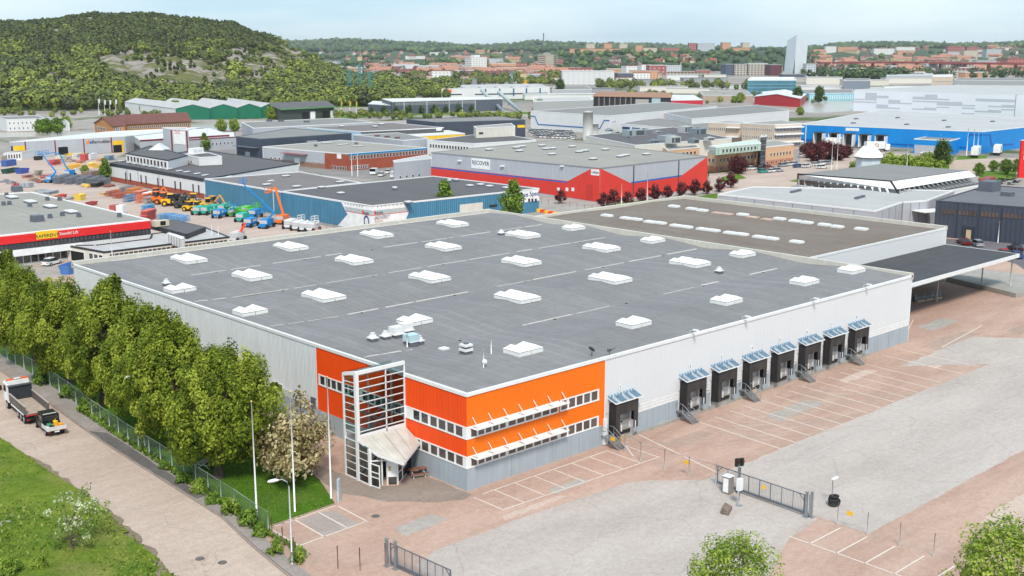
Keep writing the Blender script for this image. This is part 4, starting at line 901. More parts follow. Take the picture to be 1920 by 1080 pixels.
# picnic tables
def picnic(px, py, rz, lb, mt, tilt=0):
    p = G(px, py); t = thing('picnic_table', lb, 'picnic table', (p.x, p.y, .02), rz, 'picnic tables')
    for k in range(4): m = MB(); m.box(-.9,-.36+.18*k,.72,.9,-.2+.18*k,.76); m.build('table_board', mt, t)
    for s in (-1, 1):
        for k in range(2): m = MB(); m.box(-.9,s*.72-.15+.16*k,.43,.9,s*.72-.01+.16*k,.47); m.build('seat_board', mt, t)
    for x in (-.6,.6): m = MB(); m.beam((x,-.7,0),(x,.25,.72),.06); m.beam((x,.7,0),(x,-.25,.72),.06); m.beam((x,-.8,.4),(x,.8,.4),.05); m.build('leg_frame', WHITE, t)
    return t
picnic(783,892,R(-20),'brown picnic table with white legs beside the entrance canopy', M('red brown boards', (.22,.10,.06), .8, 0, .2))
picnic(388,876,R(30),'weathered grey picnic table under the nearest poplar', M('weathered boards', (.33,.29,.24), .9, 0, .2))
# ------------------------------------------------------------------ tipper truck and service pickup
TYRE = BLACK; RIM = M('rim silver', (.5,.5,.5), .35, .5); CARGL = glassmat('vehicle glass', (.02,.025,.03), .06)
def wheels(parent, spots, r, w):
    for x, y in spots:
        m = MB(); m.tube([(x,y-w/2,r),(x,y+w/2,r)], r, 16, 0); wh = m.build('wheel', TYRE, parent); m = MB(); m.tube([(x,y-w/2-.02,r),(x,y+w/2+.02,r)], r*.55, 12, 0); m.build('rim', RIM, wh)
p = G(97, 812); q = G(22, 750)
pa = Vector((-21.2, 44.2, 0)); dirv = Vector((1.3, 14.0, 0)).normalized(); an = math.atan2(dirv.y, dirv.x)
T = thing('tipper_truck', 'white cab tipper truck with empty brown tipping body parked at the kerb', 'truck', (-21.95, 47.6, .015), an)
# local x forward; rear at 0, cab front at 9.3; y left
m = MB(); m.box(.3,-.45,.75,8.9,.45,1.05); m.box(5.8,-1.1,.5,7.0,-.6,1.0); m.box(5.8,.6,.5,7.0,1.1,1.0); m.box(.1,-1.2,.55,.25,1.2,.8); m.build('chassis', BLACK, T)
wheels(T, [(7.9,-1.05),(7.9,1.05),(3.4,-1.05),(3.4,1.05),(2.2,-1.05),(2.2,1.05),(1.0,-1.05),(1.0,1.05)], .52, .38)
m = MB(); m.prism([(7.0,-1.22),(9.1,-1.22),(9.3,-1.0),(9.3,1.0),(9.1,1.22),(7.0,1.22)], .9, 3.0); m.prism([(7.0,-1.15),(8.8,-1.1),(8.8,1.1),(7.0,1.15)], 3.0, [3.45,3.25,3.25,3.45]); cab = m.build('cab', WHT, T)
m = MB(); m.box(9.28,-1.05,1.9,9.34,1.05,2.85); m.build('windscreen', CARGL, cab)
for s in (-1, 1): m = MB(); m.box(7.9,s*1.22-.02,2.0,8.95,s*1.22+.02,2.75); m.build('side_window', CARGL, cab); m = MB(); m.box(9.0,s*1.5-.12,2.0,9.1,s*1.5+.12,2.6); m.build('mirror', BLACK, cab)
m = MB(); m.box(7.4,-1.2,3.45,7.7,1.2,3.56); m.box(7.4,-.35,3.45,7.72,.35,3.58,1); m.build('light_bar', [M('orange beacon', (.75,.12,.02), .4), WHT], T)
BODY = M('grey brown tipper steel', (.13,.115,.105), .6, .2, .25, vs=2, dirt=((.30,.20,.14), 1.2, .7)); TANL = M('worn load floor', (.42,.33,.26), .85, 0, .15, vs=1.5, fine=.15)
m = MB(); m.box(.0,-1.25,1.15,6.5,1.25,1.28); m.box(.02,-1.15,1.28,6.45,1.15,1.3,1); b_ = m.build('tipping_body', [BODY, TANL], T)
for s in (-1, 1): m = MB(); m.box(.0,s*1.25-.05,1.28,6.5,s*1.25+.05,2.15); m.box(.0,s*1.25-.08,2.15,6.5,s*1.25+.08,2.23,1); m.build('side_board', [BODY, M('board edge', (.42,.36,.32), .6)], b_)
m = MB(); m.box(6.45,-1.28,1.28,6.58,1.28,2.9); m.box(6.3,-1.28,2.9,7.1,1.28,2.98); m.build('headboard', M('dark headboard', (.03,.035,.045), .5), b_)
m = MB(); m.box(-.06,-1.25,1.08,.02,1.25,1.18); m.build('red_reflector', M('red paint', (.6,.03,.02), .5), T)
m = MB(); m.box(-.02,-1.15,.55,.06,-.85,.7); m.box(-.02,.85,.55,.06,1.15,.7); m.build('tail_lights', M('tail light red', (.35,.02,.02), .3), T)
m = MB(); m.box(1,-1.28,.95,6,-1.22,1.1); m.box(1,1.22,.95,6,1.28,1.1); m.build('side_rail', WHT, T)
T2 = thing('service_pickup', 'black double cab pickup with white drop-side bed full of tools', 'pickup', (-22.1, 41.9, .015), an)
m = MB(); m.prism([(2.0,-.95),(5.2,-.9),(5.4,-.6),(5.4,.6),(5.2,.9),(2.0,.95)], .5, 1.15); m.prism([(2.0,-.88),(4.9,-.85),(4.9,.85),(2.0,.88)], 1.15, [1.95,1.2,1.2,1.95]); m.prism([(2.0,-.84),(4.0,-.8),(4.0,.8),(2.0,.84)], 1.2, 1.98)
m.build('cab', M('black car paint', (.015,.018,.02), .25), T2)
m = MB(); m.box(1.97,-.75,1.3,1.995,.75,1.85); m.box(2.3,-.9,1.35,3.9,-.86,1.8); m.box(2.3,.86,1.35,3.9,.9,1.8); m.build('window', CARGL, T2)
m = MB(); m.box(2.3,-.7,1.98,2.4,.7,2.02); m.build('roof_bar', WHT, T2)
m = MB(); m.box(.0,-1.02,.72,2.0,1.02,.8); m.box(.0,-1.02,.8,2.0,-.98,1.15); m.box(.0,.98,.8,2.0,1.02,1.15); m.box(.0,-.98,.8,.05,.98,1.15); m.build('bed', M('white drop side', (.62,.62,.6), .5, 0, .1), T2)
m = MB(); m.box(.2,-.6,.45,5.0,.6,.7); m.build('chassis', BLACK, T2); wheels(T2, [(1.0,-.85),(1.0,.85),(4.5,-.85),(4.5,.85)], .36, .24)
m = MB(); m.box(-.02,-.95,.6,.02,-.7,.72); m.box(-.02,.7,.6,.02,.95,.72); m.build('tail_lights', M('tail light red', (.35,.02,.02), .3), T2)
m = MB(); m.box(-.03,-.26,.52,0,.26,.66); m.build('number_plate', WHT, T2)
rl = random.Random(9)
YEL = P((.8,.42,.02)); OYE = P((.75,.30,.02))
for k, (x, y, w, h, c, nm) in enumerate([(.5,-.6,.5,.5,OYE,'yellow bucket lying in the bed of the pickup'), (1.4,-.3,.45,.6,YEL,'yellow machine part behind the cab of the pickup'), (1.2,.4,.5,.4,P((.05,.25,.12)),'green canister in the pickup bed'), (.6,.3,.5,.3,BLACK,'black tool case in the pickup bed'), (.35,.8,.3,.35,P((.6,.6,.6)),'grey box in the rear corner of the pickup bed')]):
    q = T2.matrix_world
    d = Vector((x, y, .82)); d.rotate(Matrix.Rotation(an, 3, 'Z')); loc = Vector(T2.location)+d
    m = MB(); m.prism([(-w/2,-w/2.4),(w/2,-w/2),(w/2.2,w/2),(-w/2,w/2.2)], 0, [h,h*.8,h,h*.7]); m.tube([(-w/3,0,h*.7),(0,0,h*1.3),(w/3,0,h*.7)], .03, 5); tag(m.build('tool', c, None, tuple(loc), an), nm, 'tool', 'tools in the pickup bed')
ex = thing('construction_trailer', 'orange machine on a low trailer ahead of the tipper truck, cut by the left edge', 'trailer', (-22.6, 62.5, .01), an)
m = MB(); m.box(0,-1.2,.6,5,1.2,.85); m.build('bed', OYE, ex); m = MB(); m.prism([(1.0,-.9),(3.5,-.9),(3.5,.9),(1.0,.9)], .85, [2.9,2.5,2.5,2.9]); m.tube([(1.5,-.2,2.8),(1.9,-.2,4.2),(.6,-.2,4.8)], .2, 8); m.build('machine_body', P((.75,.13,.02)), ex); wheels(ex, [(1,-1),(1,1),(2.2,-1),(2.2,1)], .4, .3)
for (px, py, lb, dx) in [(330,792,'white car seen through the poplar leaves near the wall', 1)]:
    pass
# ------------------------------------------------------------------ surrounding halls
def ray(px, py):
    a = G(px, py, 0); o = Vector((CAMX, CAMY, HC)); return o, (a-o).normalized() if py > 95 else (PD(px, py, 1000)-o).normalized()
def PD(px, py, D):
    """point seen at a pixel, D metres ahead of the photographer's spot (levelled)"""
    c, s = math.cos(PITCH), math.sin(PITCH); x = (px-960)/FPX; v = (540-py)/FPX
    t = D/(c+v*s); p = CF(x*t, D); p.z = HC+(-s+v*c)*t; return p
class Hall:
    def __init__(s, name, label, cat, pxs, H, roof, wall, z0=0, group=None, rim=True, rimmat=None, world=None, rimh=.05):
        pts = [G(x, y, H+z0) for x, y in pxs] if world is None else [Vector((p[0], p[1], H+z0)) for p in world]
        if len(pts) == 3: pts.insert(2, pts[1]+pts[2]-pts[0])
        s.W = [p.copy() for p in pts]; n = s.n = len(pts); s.H = H; s.z0 = z0
        d = pts[1]-pts[0]; s.rz = math.atan2(d.y, d.x); o = pts[0]
        s.t = thing(name, label, cat, (o.x, o.y, z0), s.rz, group)
        cs, sn = math.cos(-s.rz), math.sin(-s.rz)
        s.p = [Vector(((p.x-o.x)*cs-(p.y-o.y)*sn, (p.x-o.x)*sn+(p.y-o.y)*cs)) for p in pts]
        walls = wall if isinstance(wall, (list, tuple)) else [wall]*n
        s.walls = []
        for e in range(n):
            a, b = s.p[e], s.p[(e+1)%n]; u = (b-a).normalized(); inn = Vector((-u.y, u.x)); k = .3 if e%2 else 0
            a2, b2 = a+u*k, b-u*k
            m = MB(); m.prism([a2, b2, b2+inn*.3, a2+inn*.3], 0, H-.1); s.walls.append(m.build('wall', walls[e%len(walls)], s.t))
        if roof is not None:
            c = sum(s.p, Vector((0,0)))/n; q = [p+(c-p).normalized()*.3 for p in s.p]
            m = MB(); m.prism(q, H-.4, H-.12); s.roof = m.build('roof', roof, s.t)
        if rim:
            for e in range(n):
                a, b = s.p[e], s.p[(e+1)%n]; u = (b-a).normalized(); inn = Vector((-u.y, u.x)); k = .36 if e%2 else -.06
                a2, b2 = a+u*k, b-u*k
                m = MB(); m.prism([a2-inn*.06, b2-inn*.06, b2+inn*.36, a2+inn*.36], H-.3, H+rimh); m.build('roof_edge', rimmat or TRIM, s.t)
    def frame(s, e):
        a, b = s.p[e], s.p[(e+1)%s.n]; u = (b-a).normalized(); return a, u, Vector((u.y, -u.x)), (b-a).length
    def at(s, e, px, py):
        """pixel -> (metres along wall e, height) on that wall"""
        a, b = s.W[e], s.W[(e+1)%s.n]; u = (b-a); u.z = 0; u.normalize(); nr = Vector((u.y, -u.x, 0)); o, d = ray(px, py)
        t = (a-o).dot(nr)/d.dot(nr); q = o+d*t; return (q-a).dot(u), q.z-s.z0
    def P3(s, e, x, z, out): a, u, o, L_ = s.frame(e); q = a+u*x+o*out; return (q.x, q.y, z)
    def slab(s, m, e, x0, x1, z0, z1, o0, o1, mi=0):
        v = [s.P3(e, x, z, o) for z in (z0, z1) for x, o in ((x0,o1),(x1,o1),(x1,o0),(x0,o0))]
        m.add(v, [(3,2,1,0),(4,5,6,7),(0,1,5,4),(1,2,6,5),(2,3,7,6),(3,0,4,7)], mi)
    def band(s, e, x0, x1, z0, z1, mat, name='band', out=.05, parent=None, label=None):
        L_ = s.frame(e)[3]
        if x0 is None: x0 = 0
        if x1 is None: x1 = L_
        m = MB(); s.slab(m, e, x0, x1, z0, z1, -.02, out); o = m.build(name, mat, parent or s.t)
        if label: o['label'] = label
        return o
    def fband(s, e, f0, f1, z0, z1, mat, name='band', out=.05): L_ = s.frame(e)[3]; return s.band(e, f0*L_, f1*L_, z0, z1, mat, name, out)
    def pband(s, e, x0, y0, x1, y1, mat, name='band', out=.05):
        a = s.at(e, x0, y0); b = s.at(e, x0, y1); c = s.at(e, x1, y0); return s.band(e, a[0], c[0], max(0, b[1]), min(a[1], s.H-.02), mat, name, out)
    def poly(s, e, px, mat, name='cladding_panel', out=.06):
        q = [s.at(e, x, y) for x, y in px]; q = [(x, min(max(z, .02), s.H-.05)) for x, z in q]; n = len(q); m = MB()
        v = [s.P3(e, x, z, out) for x, z in q]+[s.P3(e, x, z, -.01) for x, z in q]
        m.add(v, [tuple(range(n)), tuple(range(2*n-1, n-1, -1))]+[(i, n+i, n+(i+1)%n, (i+1)%n) for i in range(n)]); return m.build(name, mat, s.t)
    def wins(s, e, x0, x1, z0, z1, n, fill=.75, mat=None, fr=None, name='window'):
        a, u, o, L_ = s.frame(e); w = (x1-x0)/n; k = w*fill; mat = mat or GLASS; fr = fr or WHITE; h = z1-z0
        m = MB(); m.box(0,-.09,0,k,.02,h); f = .08 if k > .5 else .04
        m.add([(f,-.1,f),(k-f,-.1,f),(k-f,-.1,h-f),(f,-.1,h-f)], [(0,1,2,3)], 1); me = m.mesh(name, [fr, mat])
        ang = math.atan2(u.y, u.x)
        for i in range(n): q = a+u*(x0+w*i+(w-k)/2)+o*.0; link(name, me, s.t, (q.x, q.y, z0), ang)
    def pwins(s, e, x0, y0, x1, y1, n, fill=.75, mat=None, fr=None):
        a = s.at(e, x0, y0); b = s.at(e, x0, y1); c = s.at(e, x1, y0); s.wins(e, a[0], c[0], b[1], a[1], n, fill, mat, fr)
    def fwins(s, e, f0, f1, z0, z1, n, fill=.75, mat=None, fr=None): L_ = s.frame(e)[3]; s.wins(e, f0*L_, f1*L_, z0, z1, n, fill, mat, fr)
    def sign(s, e, px, py, txt, size, mat, out=.12, depth=.02):
        x, z = s.at(e, px, py); a, u, o, L_ = s.frame(e); q = s.P3(e, x, z, out); return text('lettering', txt, size, mat, s.t, q, (PI/2, 0, math.atan2(u.y, u.x)), depth)
    def lights(s, pxs, w=1.2, d=2.6, h=.45, mat=None, name='rooflight', ang=None):
        m = MB(); m.box(-w/2,-d/2,0,w/2,d/2,h*.6,1); m.box(-w/2+.06,-d/2+.06,h*.6,w/2-.06,d/2-.06,h); me = m.mesh(name, [mat or SKY, LEADG]); cs, sn = math.cos(-s.rz), math.sin(-s.rz)
        for x, y in pxs:
            p = G(x, y, s.H+s.z0)-s.W[0]; link(name, me, s.t, (p.x*cs-p.y*sn, p.x*sn+p.y*cs, s.H-.12), ang if ang is not None else 0)
    def gable(s, rise, roof, along=0, over=.4):
        """pitched roof; ridge parallel to edge `along`"""
        p = s.p; a, b, c, d = [p[(along+i)%4] for i in range(4)]; m0, m1 = (a+d)/2, (b+c)/2; H = s.H; u = (m1-m0).normalized()*over
        m0 = m0-u; m1 = m1+u; m = MB()
        def sl(x, y, tx, ty):
            x = x-u+(x-tx).normalized()*0; y = y+u; q = [x, y, ty, tx]; z = [H+.05, H+.05, H+rise, H+rise]
            m.prism([v for v in q], [k-.18 for k in z], z)
        v = (a-d).normalized()*over; sl(a+v, b+v, m0, m1); sl(c-v-u*0, d-v, m1, m0) if False else None
        q = [a-u+v, b+u+v, m1, m0]; 
        m2 = MB(); m2.prism([q[0], q[1], q[2], q[3]], [H-.13, H-.13, H+rise-.13, H+rise-.13], [H+.05, H+.05, H+rise+.05, H+rise+.05]); m2.build('roof', roof, s.t)
        q = [c+u-v, d-u-v, m0, m1]
        m2 = MB(); m2.prism(q, [H-.13, H-.13, H+rise-.13, H+rise-.13], [H+.05, H+.05, H+rise+.05, H+rise+.05]); m2.build('roof', roof, s.t)
        for (x, y) in ((d, a), (b, c)):
            k = (x+y)/2; m3 = MB(); inn = (sum(p, Vector((0,0)))/4-k).normalized()*.25
            vs = [(x.x,x.y,H-.15),(y.x,y.y,H-.15),(k.x,k.y,H+rise-.1)]; vs += [(v_[0]+inn.x, v_[1]+inn.y, v_[2]) for v_ in vs]
            m3.add(vs, [(0,1,2),(5,4,3),(0,3,4,1),(1,4,5,2),(2,5,3,0)]); m3.build('gable', s.walls[0].data.materials[0], s.t)
GR = lambda n, c, **k: roofmat(n, c, 1.2, 0, .05, .9, .1, **k)
RF_GREY = GR('weathered grey roof', (.25,.245,.24)); RF_DARK = GR('dark felt roof', (.125,.12,.125)); RF_BRN = GR('brown grey felt roof', (.20,.18,.175)); RF_TAN = GR('pale gravel roof', (.33,.315,.285))
RF_WHT = GR('white sheet roof', (.66,.67,.68)); RF_LT = GR('light grey sheet roof', (.48,.48,.48)); RF_RST = GR('rusty sheet roof', (.36,.20,.13)); RF_TILE = M('maroon roof tiles', (.17,.065,.05), .8, 0, .15, vs=.4, stripe=(.8, .5))
WGREY = M('light grey sheet wall', (.46,.48,.52), .5, 0, .05, vs=.2, stripe=(.5, .5), streak=.06); WWHT = M('white sheet wall', (.72,.72,.72), .5, 0, .04, vs=.2, stripe=(.6,.3), streak=.05)
WNAVY = M('navy grey sheet wall', (.055,.068,.095), .5, 0, .08, vs=.3, stripe=(.5, .5)); WRED = M('red sheet wall', (.70,.045,.03), .5, 0, .05, vs=.2, stripe=(.5, .4), streak=.06)
WBLUE = M('weathered blue sheet wall', (.075,.25,.40), .55, 0, .08, vs=.3, stripe=(.6,.8), streak=.18); WSKYB = M('bright blue sheet wall', (.0,.24,.66), .5, 0, .05, vs=.15, stripe=(.6,.3), streak=.05)
WBRK = M('red brick wall', (.36,.085,.045), .85, 0, .12, vs=.6, fine=.2); WPCH = M('peach rendered wall', (.66,.40,.24), .85, 0, .06, vs=.4, streak=.06); WBEI = M('beige rendered wall', (.55,.45,.36), .85, 0, .06, vs=.4, streak=.06)
WGRN = M('dark green sheet wall', (.008,.15,.085), .55, 0, .1, vs=.2, stripe=(.7,.4)); WCRM = M('cream wall', (.68,.65,.58), .8, 0, .05, streak=.08); WBRO = M('orange brick wall', (.48,.22,.09), .85, 0, .1, vs=.8, fine=.15)
CYAN = P((.0,.22,.45)); BLUED = P((.01,.12,.42)); MAROON = P((.20,.02,.03)); YELW = P((.85,.52,.02)); REDS = P((.72,.02,.02)); RTX = P((.02,.02,.02))
# red and grey hall
h = Hall('red_hall', 'large hall with red base, grey upper walls and blue stripe beyond the warehouse', 'hall', [(1125,315),(1326.5,293),(1045,262),(808.5,285.5)], 9.3, RF_TAN, [WGREY, WWHT, WWHT, WGREY], rimmat=P((.25,.25,.26)))
h.poly(3, [(808.5,312),(1065,339.5),(1109,316),(1124.8,316),(1124.8,380),(808.5,330)], WRED); h.poly(3, [(808.5,312.5),(1064,340.5),(1064,343),(808.5,315)], BLUED, 'blue_stripe', .08)
h.poly(0, [(1125.2,315.5),(1182,343),(1278,329),(1326,294),(1326,362),(1125.2,380)], WRED); h.poly(0, [(1183,341.3),(1277.5,328),(1277.5,330.5),(1184,344)], BLUED, 'blue_stripe', .08)
for x, y in ((1187.5,311),(1272,301)): h.pband(0, x, y, x+1.5, y+66, P((.05,.05,.06)), 'downpipe', .12)
h.pband(3, 884, 296, 919, 315, WHT, 'sign_board', .1); h.sign(3, 901.5, 306, 'RECOVER', 1.7, P((.03,.06,.14)), .13)
h.pband(3, 1108.5, 316.5, 1124, 328, WHT, 'sign_board', .1); h.sign(3, 1116.5, 323, 'Lekajet', .9, P((.1,.1,.12)), .13)
for x in (1045,1061,1072): h.pband(3, x, 351.5, x+5, 358, WHITE, 'window', .1); 
h.pband(3, 1100, 345, 1112, 374, P((.55,.04,.03)), 'loading_door', .1)
for x in (860,940,1052): h.pband(3, x, 300 if x < 900 else 310, x+6, (300 if x < 900 else 310)+2, WHT, 'wall_lamp', .6)
h.lights([(917,281.5),(968,277.5),(979,275.5),(974,284),(1016,273.5),(1024,280),(1036,279),(1035,290),(1073,275.5),(1086,285.5),(1097,283.5),(1112,299),(1135,281),(1163,294),(1173,292),(1212,290)], 2.4, 1.4, .6)
# blue hall with the white corner
h = Hall('blue_hall', 'weathered blue hall with dark flat roof and white painted corner, behind the warehouse', 'hall', [(697,386),(1011,353),(812,330),(527,358.5)], 6, RF_DARK, WBLUE)
h.poly(3, [(640,379),(697,386.5),(697,440),(634,432),(652,402)], WHT, 'white_corner_panel'); h.poly(0, [(697,386.5),(757,380),(766.5,397),(759,416),(697,440)], WHT, 'white_corner_panel')
h.poly(3, [(646,387),(697,395),(697,404),(650,395.5)], P((.42,.47,.47)), 'grey_sign_band', .09); h.poly(0, [(697,395),(761,388.5),(766,396),(697,404)], P((.42,.47,.47)), 'grey_sign_band', .09)
h.poly(3, [(648,394.8),(697,403.6),(697,404.6),(648,395.8)], REDS, 'red_line', .1); h.poly(0, [(697,403.6),(766,396),(766,397),(697,404.6)], REDS, 'red_line', .1)
h.sign(0, 710.5, 398.5, 'tectis', 1.0, P((.08,.08,.1)), .14); h.sign(3, 687.5, 399.5, 'tectis', .9, P((.08,.08,.1)), .14)
for e, x, y in ((0,702.5,399),(3,681,397)): h.pband(e, x-1.3, y-3, x+1.3, y+3, REDS, 'red_drop_logo', .12)
h.sign(0, 717, 405, 'EXTRUDERING', .62, P((.3,.4,.5)), .12); h.sign(0, 714, 409.5, 'EFFEKTIVITET', .62, P((.5,.25,.3)), .12); h.sign(0, 710, 415, 'PLASTIC', .62, P((.6,.3,.2)), .12)
x0, z0 = h.at(3, 688, 414.5); a = MB(); torus(a, 1.15, .22, 20, 6); rg = a.build('ring_logo', [P((.05,.07,.2))], h.t, h.P3(3, x0, z0, .1)); rg.rotation_euler = (PI/2, 0, math.atan2(h.frame(3)[1].y, h.frame(3)[1].x)); rg.scale = (.75,1,.3)
for i in range(7): h.pband(3, 647+i*5.4, 380.3+i*1, 648+i*5.4, 382.3+i*1, P((.1,.1,.1)), 'spot_fixing', .1); h.pband(0, 707+i*7.3, 386.5-i*.8, 708.2+i*7.3, 388.5-i*.8, P((.1,.1,.1)), 'spot_fixing', .1)
h.poly(0, [(956,360),(1010.5,354),(1010.5,376),(956,383)], WHT, 'white_office_panel'); h.sign(0, 984, 365, 'Advance Sped', 1.7, P((.03,.05,.2)), .13)
for x in (990,996,1002.5): h.pband(0, x, 372.5, x+3.6, 378.5, P((.04,.03,.05)), 'window', .1)
h.poly(0, [(862,384),(905,379),(905,396),(862,400)], WCRM, 'white_plinth'); h.pband(0, 918, 384.5, 932, 388.5, P((.03,.03,.03)), 'window', .1)
h.lights([(603,352),(639,363),(766,380),(881,349),(901,347),(918,350),(949,353)], 1.6, 1.6, .5); h.lights([(740,355.5),(842,341),(855,340)], 1.0, 1.0, .9, SKY, 'roof_vent')
h = Hall('blue_hall', 'brown-roofed wing of the weathered blue hall, left of its dark roof', 'hall', [(526,358.8),(677,342),(562,322),(384,335)], 6, RF_BRN, WBLUE)
h.lights([(556,350.5),(536,331),(638,342),(500,347)], 2.2, 1.2, .5); h.pband(3, 512, 358, 512.7, 395, TRIM, 'downpipe', .1)
# low white and brick office with dark fascia
h = Hall('low_brick_office', 'long low white building with brick base and black fascia beside the machine yard', 'office', [(383.5,335),(560,306),(372,280),(205.5,305.5)], 5.7, RF_DARK, [WWHT], rimmat=P((.03,.035,.045)))
h.band(3, None, None, 4.75, 5.62, P((.03,.035,.045)), 'black_fascia', .08); h.band(3, None, None, 0, 1.5, WBRK, 'brick_base', .08); L_ = h.frame(3)[3]
for x in (235.5,244,264,273,295,304,327,337,360.5,371): 
    a = h.at(3, x, 325); h.band(3, a[0]-.22, a[0]+.42, .9, 3.6, P((.02,.025,.035)), 'window', .1)
for x in (238.5,259,298): a = h.at(3, x, 325); h.band(3, a[0]-.05, a[0]+.05, 0, 4.7, P((.2,.2,.2)), 'downpipe', .12)
h.lights([(227.7,302.6),(243.7,305.4),(255.4,307.3),(272.9,310.2),(285.3,312.4),(303.5,315.6),(316.7,317.8),(336.3,321.1),(350.2,323),(369.9,326.2),(384.5,329.2),(430,332),(508,340)], 2.4, 1.0, .4)
u1 = Hall('rooftop_storey', 'set-back upper storey with window row on the low brick office', 'office', [(315,300),(352,291),(282,273),(236,287)], 2.9, RF_DARK, [WWHT], z0=5.7, rimmat=P((.03,.035,.045)))
u1.fwins(3, .02, .98, .6, 2.2, 12, .6, P((.06,.035,.03)))
u2 = Hall('rooftop_storey', 'blank white upper block behind the window-lined storey', 'office', [(373,295),(416,293),(392,286),(343,289)], 2.6, RF_DARK, [WWHT], z0=5.7)
u2.pwins(3, 350, 299, 362, 303, 2, .4, P((.03,.03,.04)))
m = MB(); m.add([(0,0,0),(6,0,0),(6,5,0),(0,5,0),(2.4,2.5,2.0),(4.2,2.5,2.0)], [(0,1,5,4),(1,2,5),(2,3,4,5),(3,0,4)]); p = G(306, 281, 8.6); o_ = m.build('roof_pyramid', M('pale glazing', (.6,.62,.66), .3), None, (p.x, p.y, 8.5), u1.rz); tag(o_, 'pale pyramid skylight on the roof of the low brick office', 'skylight')
p = G(363, 290, 8.3); m = MB()
for k in range(5): m.box(k*1.0,0,0,k*1.0+.55,2.2,1.9)
m.box(-.4,-.2,0,6,2.6,.3); tag(m.build('slatted_vent', WHT, None, (p.x, p.y, 8.3), u1.rz-.4), 'row of white slatted vents on the low brick office roof', 'vent')
# yard hall with maroon pillars
h = Hall('hire_hall', 'light grey hall with yellow panels and maroon pillars at the back of the machine yard', 'hall', [(18,266),(235,255),(197,247)], 6.4, RF_WHT, [WGREY]); h.W
for x in (47.5,103.5,157.5,209.5): a = h.at(0, x, 275); h.band(0, a[0]-.2, a[0]+.2, 0, 6.2, MAROON, 'pillar', .12)
for x0, y0, x1, y1, mt, nm in [(25,274,47,300,YELW,'yellow_panel'),(48,294.5,65,300,YELW,'yellow_panel'),(211,264,231,272,YELW,'yellow_panel'),(228,272,231,288,YELW,'yellow_panel'),(109,276,127,291,DARK,'open_gateway'),(212,272.5,228,288,DARK,'open_gateway'),(20,274,23.5,283,P((.03,.03,.03)),'window'),(120,288,160,292,YELW,'yellow_panel')]: h.pband(0, x0, y0, x1, y1, mt, nm, .08)
h.sign(0, 190, 265.5, 'Ramudden', 1.75, RTX, .12)
x, z = h.at(0, 167.5, 265); m = MB(); m.add([h.P3(0,x-1.5,z-.9,.1),h.P3(0,x,z+1.0,.1),h.P3(0,x,z-.9,.1)],[(0,2,1)],0); m.add([h.P3(0,x,z-.9,.1),h.P3(0,x+1.4,z-.9,.1),h.P3(0,x+.3,z+.3,.1)],[(0,1,2)],1); m.build('triangle_logo', [P((.85,.25,.02)), P((.02,.16,.5))], h.t)
h = Hall('small_office_hut', 'small white glazed office hut at the left end of the hire hall', 'hut', [(7,287),(40,285),(38,281)], 3, RF_GREY, [WHT]); h.fwins(0, .05, .95, .8, 2.4, 6, .7)
# red fascia hall at the left edge, with its low wings
h = Hall('red_fascia_hall', 'pale roofed hall with a red fascia and long dark window band at the left edge', 'hall', [(-70,449),(281,411.5),(59,360),(-330,385)], 6.3, RF_TAN, [WWHT], rimmat=WHT)
a, b = h.at(0, 281, 417), h.at(0, 281, 427); z1, z0 = a[1], b[1]-.0; h.band(0, 0, None, h.H-1.8, h.H-.25, REDS, 'red_fascia', .25); h.band(0, 0, None, h.H-3.05, h.H-1.8, P((.03,.035,.045)), 'window_band', .06)
L_ = h.frame(0)[3]; h.wins(0, L_*.02, L_*.99, h.H-2.95, h.H-1.95, 44, .7, GLASS, P((.05,.055,.065)))
h.pband(0, 66, 434.5, 107, 449, YELW, 'yellow_sign', .32); h.sign(0, 87, 441.5, 'RAMIRENT', .95, P((.12,.09,.03)), .36); h.sign(0, 128, 436.5, 'Stavdal Lift', .85, WHT, .3)
h.band(0, None, L_*.6, 2.15, 3.2, WHT, 'white_fascia', 1.4); h.wins(0, 2, L_*.6, .5, 2.0, 14, .85, GLASS, P((.1,.1,.1)))
h.lights([(22.5,371),(57,379.5),(94,388.5),(133,398.5)], 1.9, 3.6, .6); h.lights([(12.5,367),(56,386.5),(18,383),(7,384),(89,375),(112,375),(94,408),(117,404),(148,406),(224,406)], .8, .8, .9, LEADG, 'roof_vent'); h.lights([(70,414),(32,358)], 2.2, 2.2, 1.3, LEADG, 'roof_vent')
h = Hall('low_wing', 'low grey-roofed wing with dark window band in front of the red fascia hall', 'office', [(195,472),(430,443.5),(385,425.5),(284,438),(281,447),(180,459),(124,459.5)], 3.0, RF_LT, [WCRM], rimmat=P((.03,.03,.035)), rimh=.02)
h.wins(0, 1.0, h.frame(0)[3]-.5, .4, 2.4, 26, .8, GLASS, P((.12,.09,.08))); h.fwins(6, .1, .5, .1, 2.2, 1, .9, DARK); h.fwins(6, .6, .98, .5, 2.3, 3, .8)
k = Hall('roof_plant_box', 'long white plant box on the low wing roof', 'plant box', [(344,449),(346,443),(316,434),(312,437)], 1.9, WHT, [M('white plant box', (.6,.6,.6), .5, 0, .1, stripe=(2, .6))], z0=2.9, rim=False)
k = Hall('roof_plant_box', 'dark roofed block with a cream air unit behind the low wing', 'plant box', [(350,438),(386,424.5),(330,411),(282,415),(282,421)], 1.0, RF_DARK, [P((.03,.03,.035))], z0=3.05, rim=False)
m = MB(); m.box(0,0,0,3.2,1.6,1.2); m.box(1.2,-.02,.2,2.4,0,1.1,1); p = G(291, 426, 4.05); tag(m.build('air_unit', [P((.6,.52,.4)), DARK], None, (p.x, p.y, 4.07), h.rz), 'cream and black air unit on the dark roofed block', 'air unit')
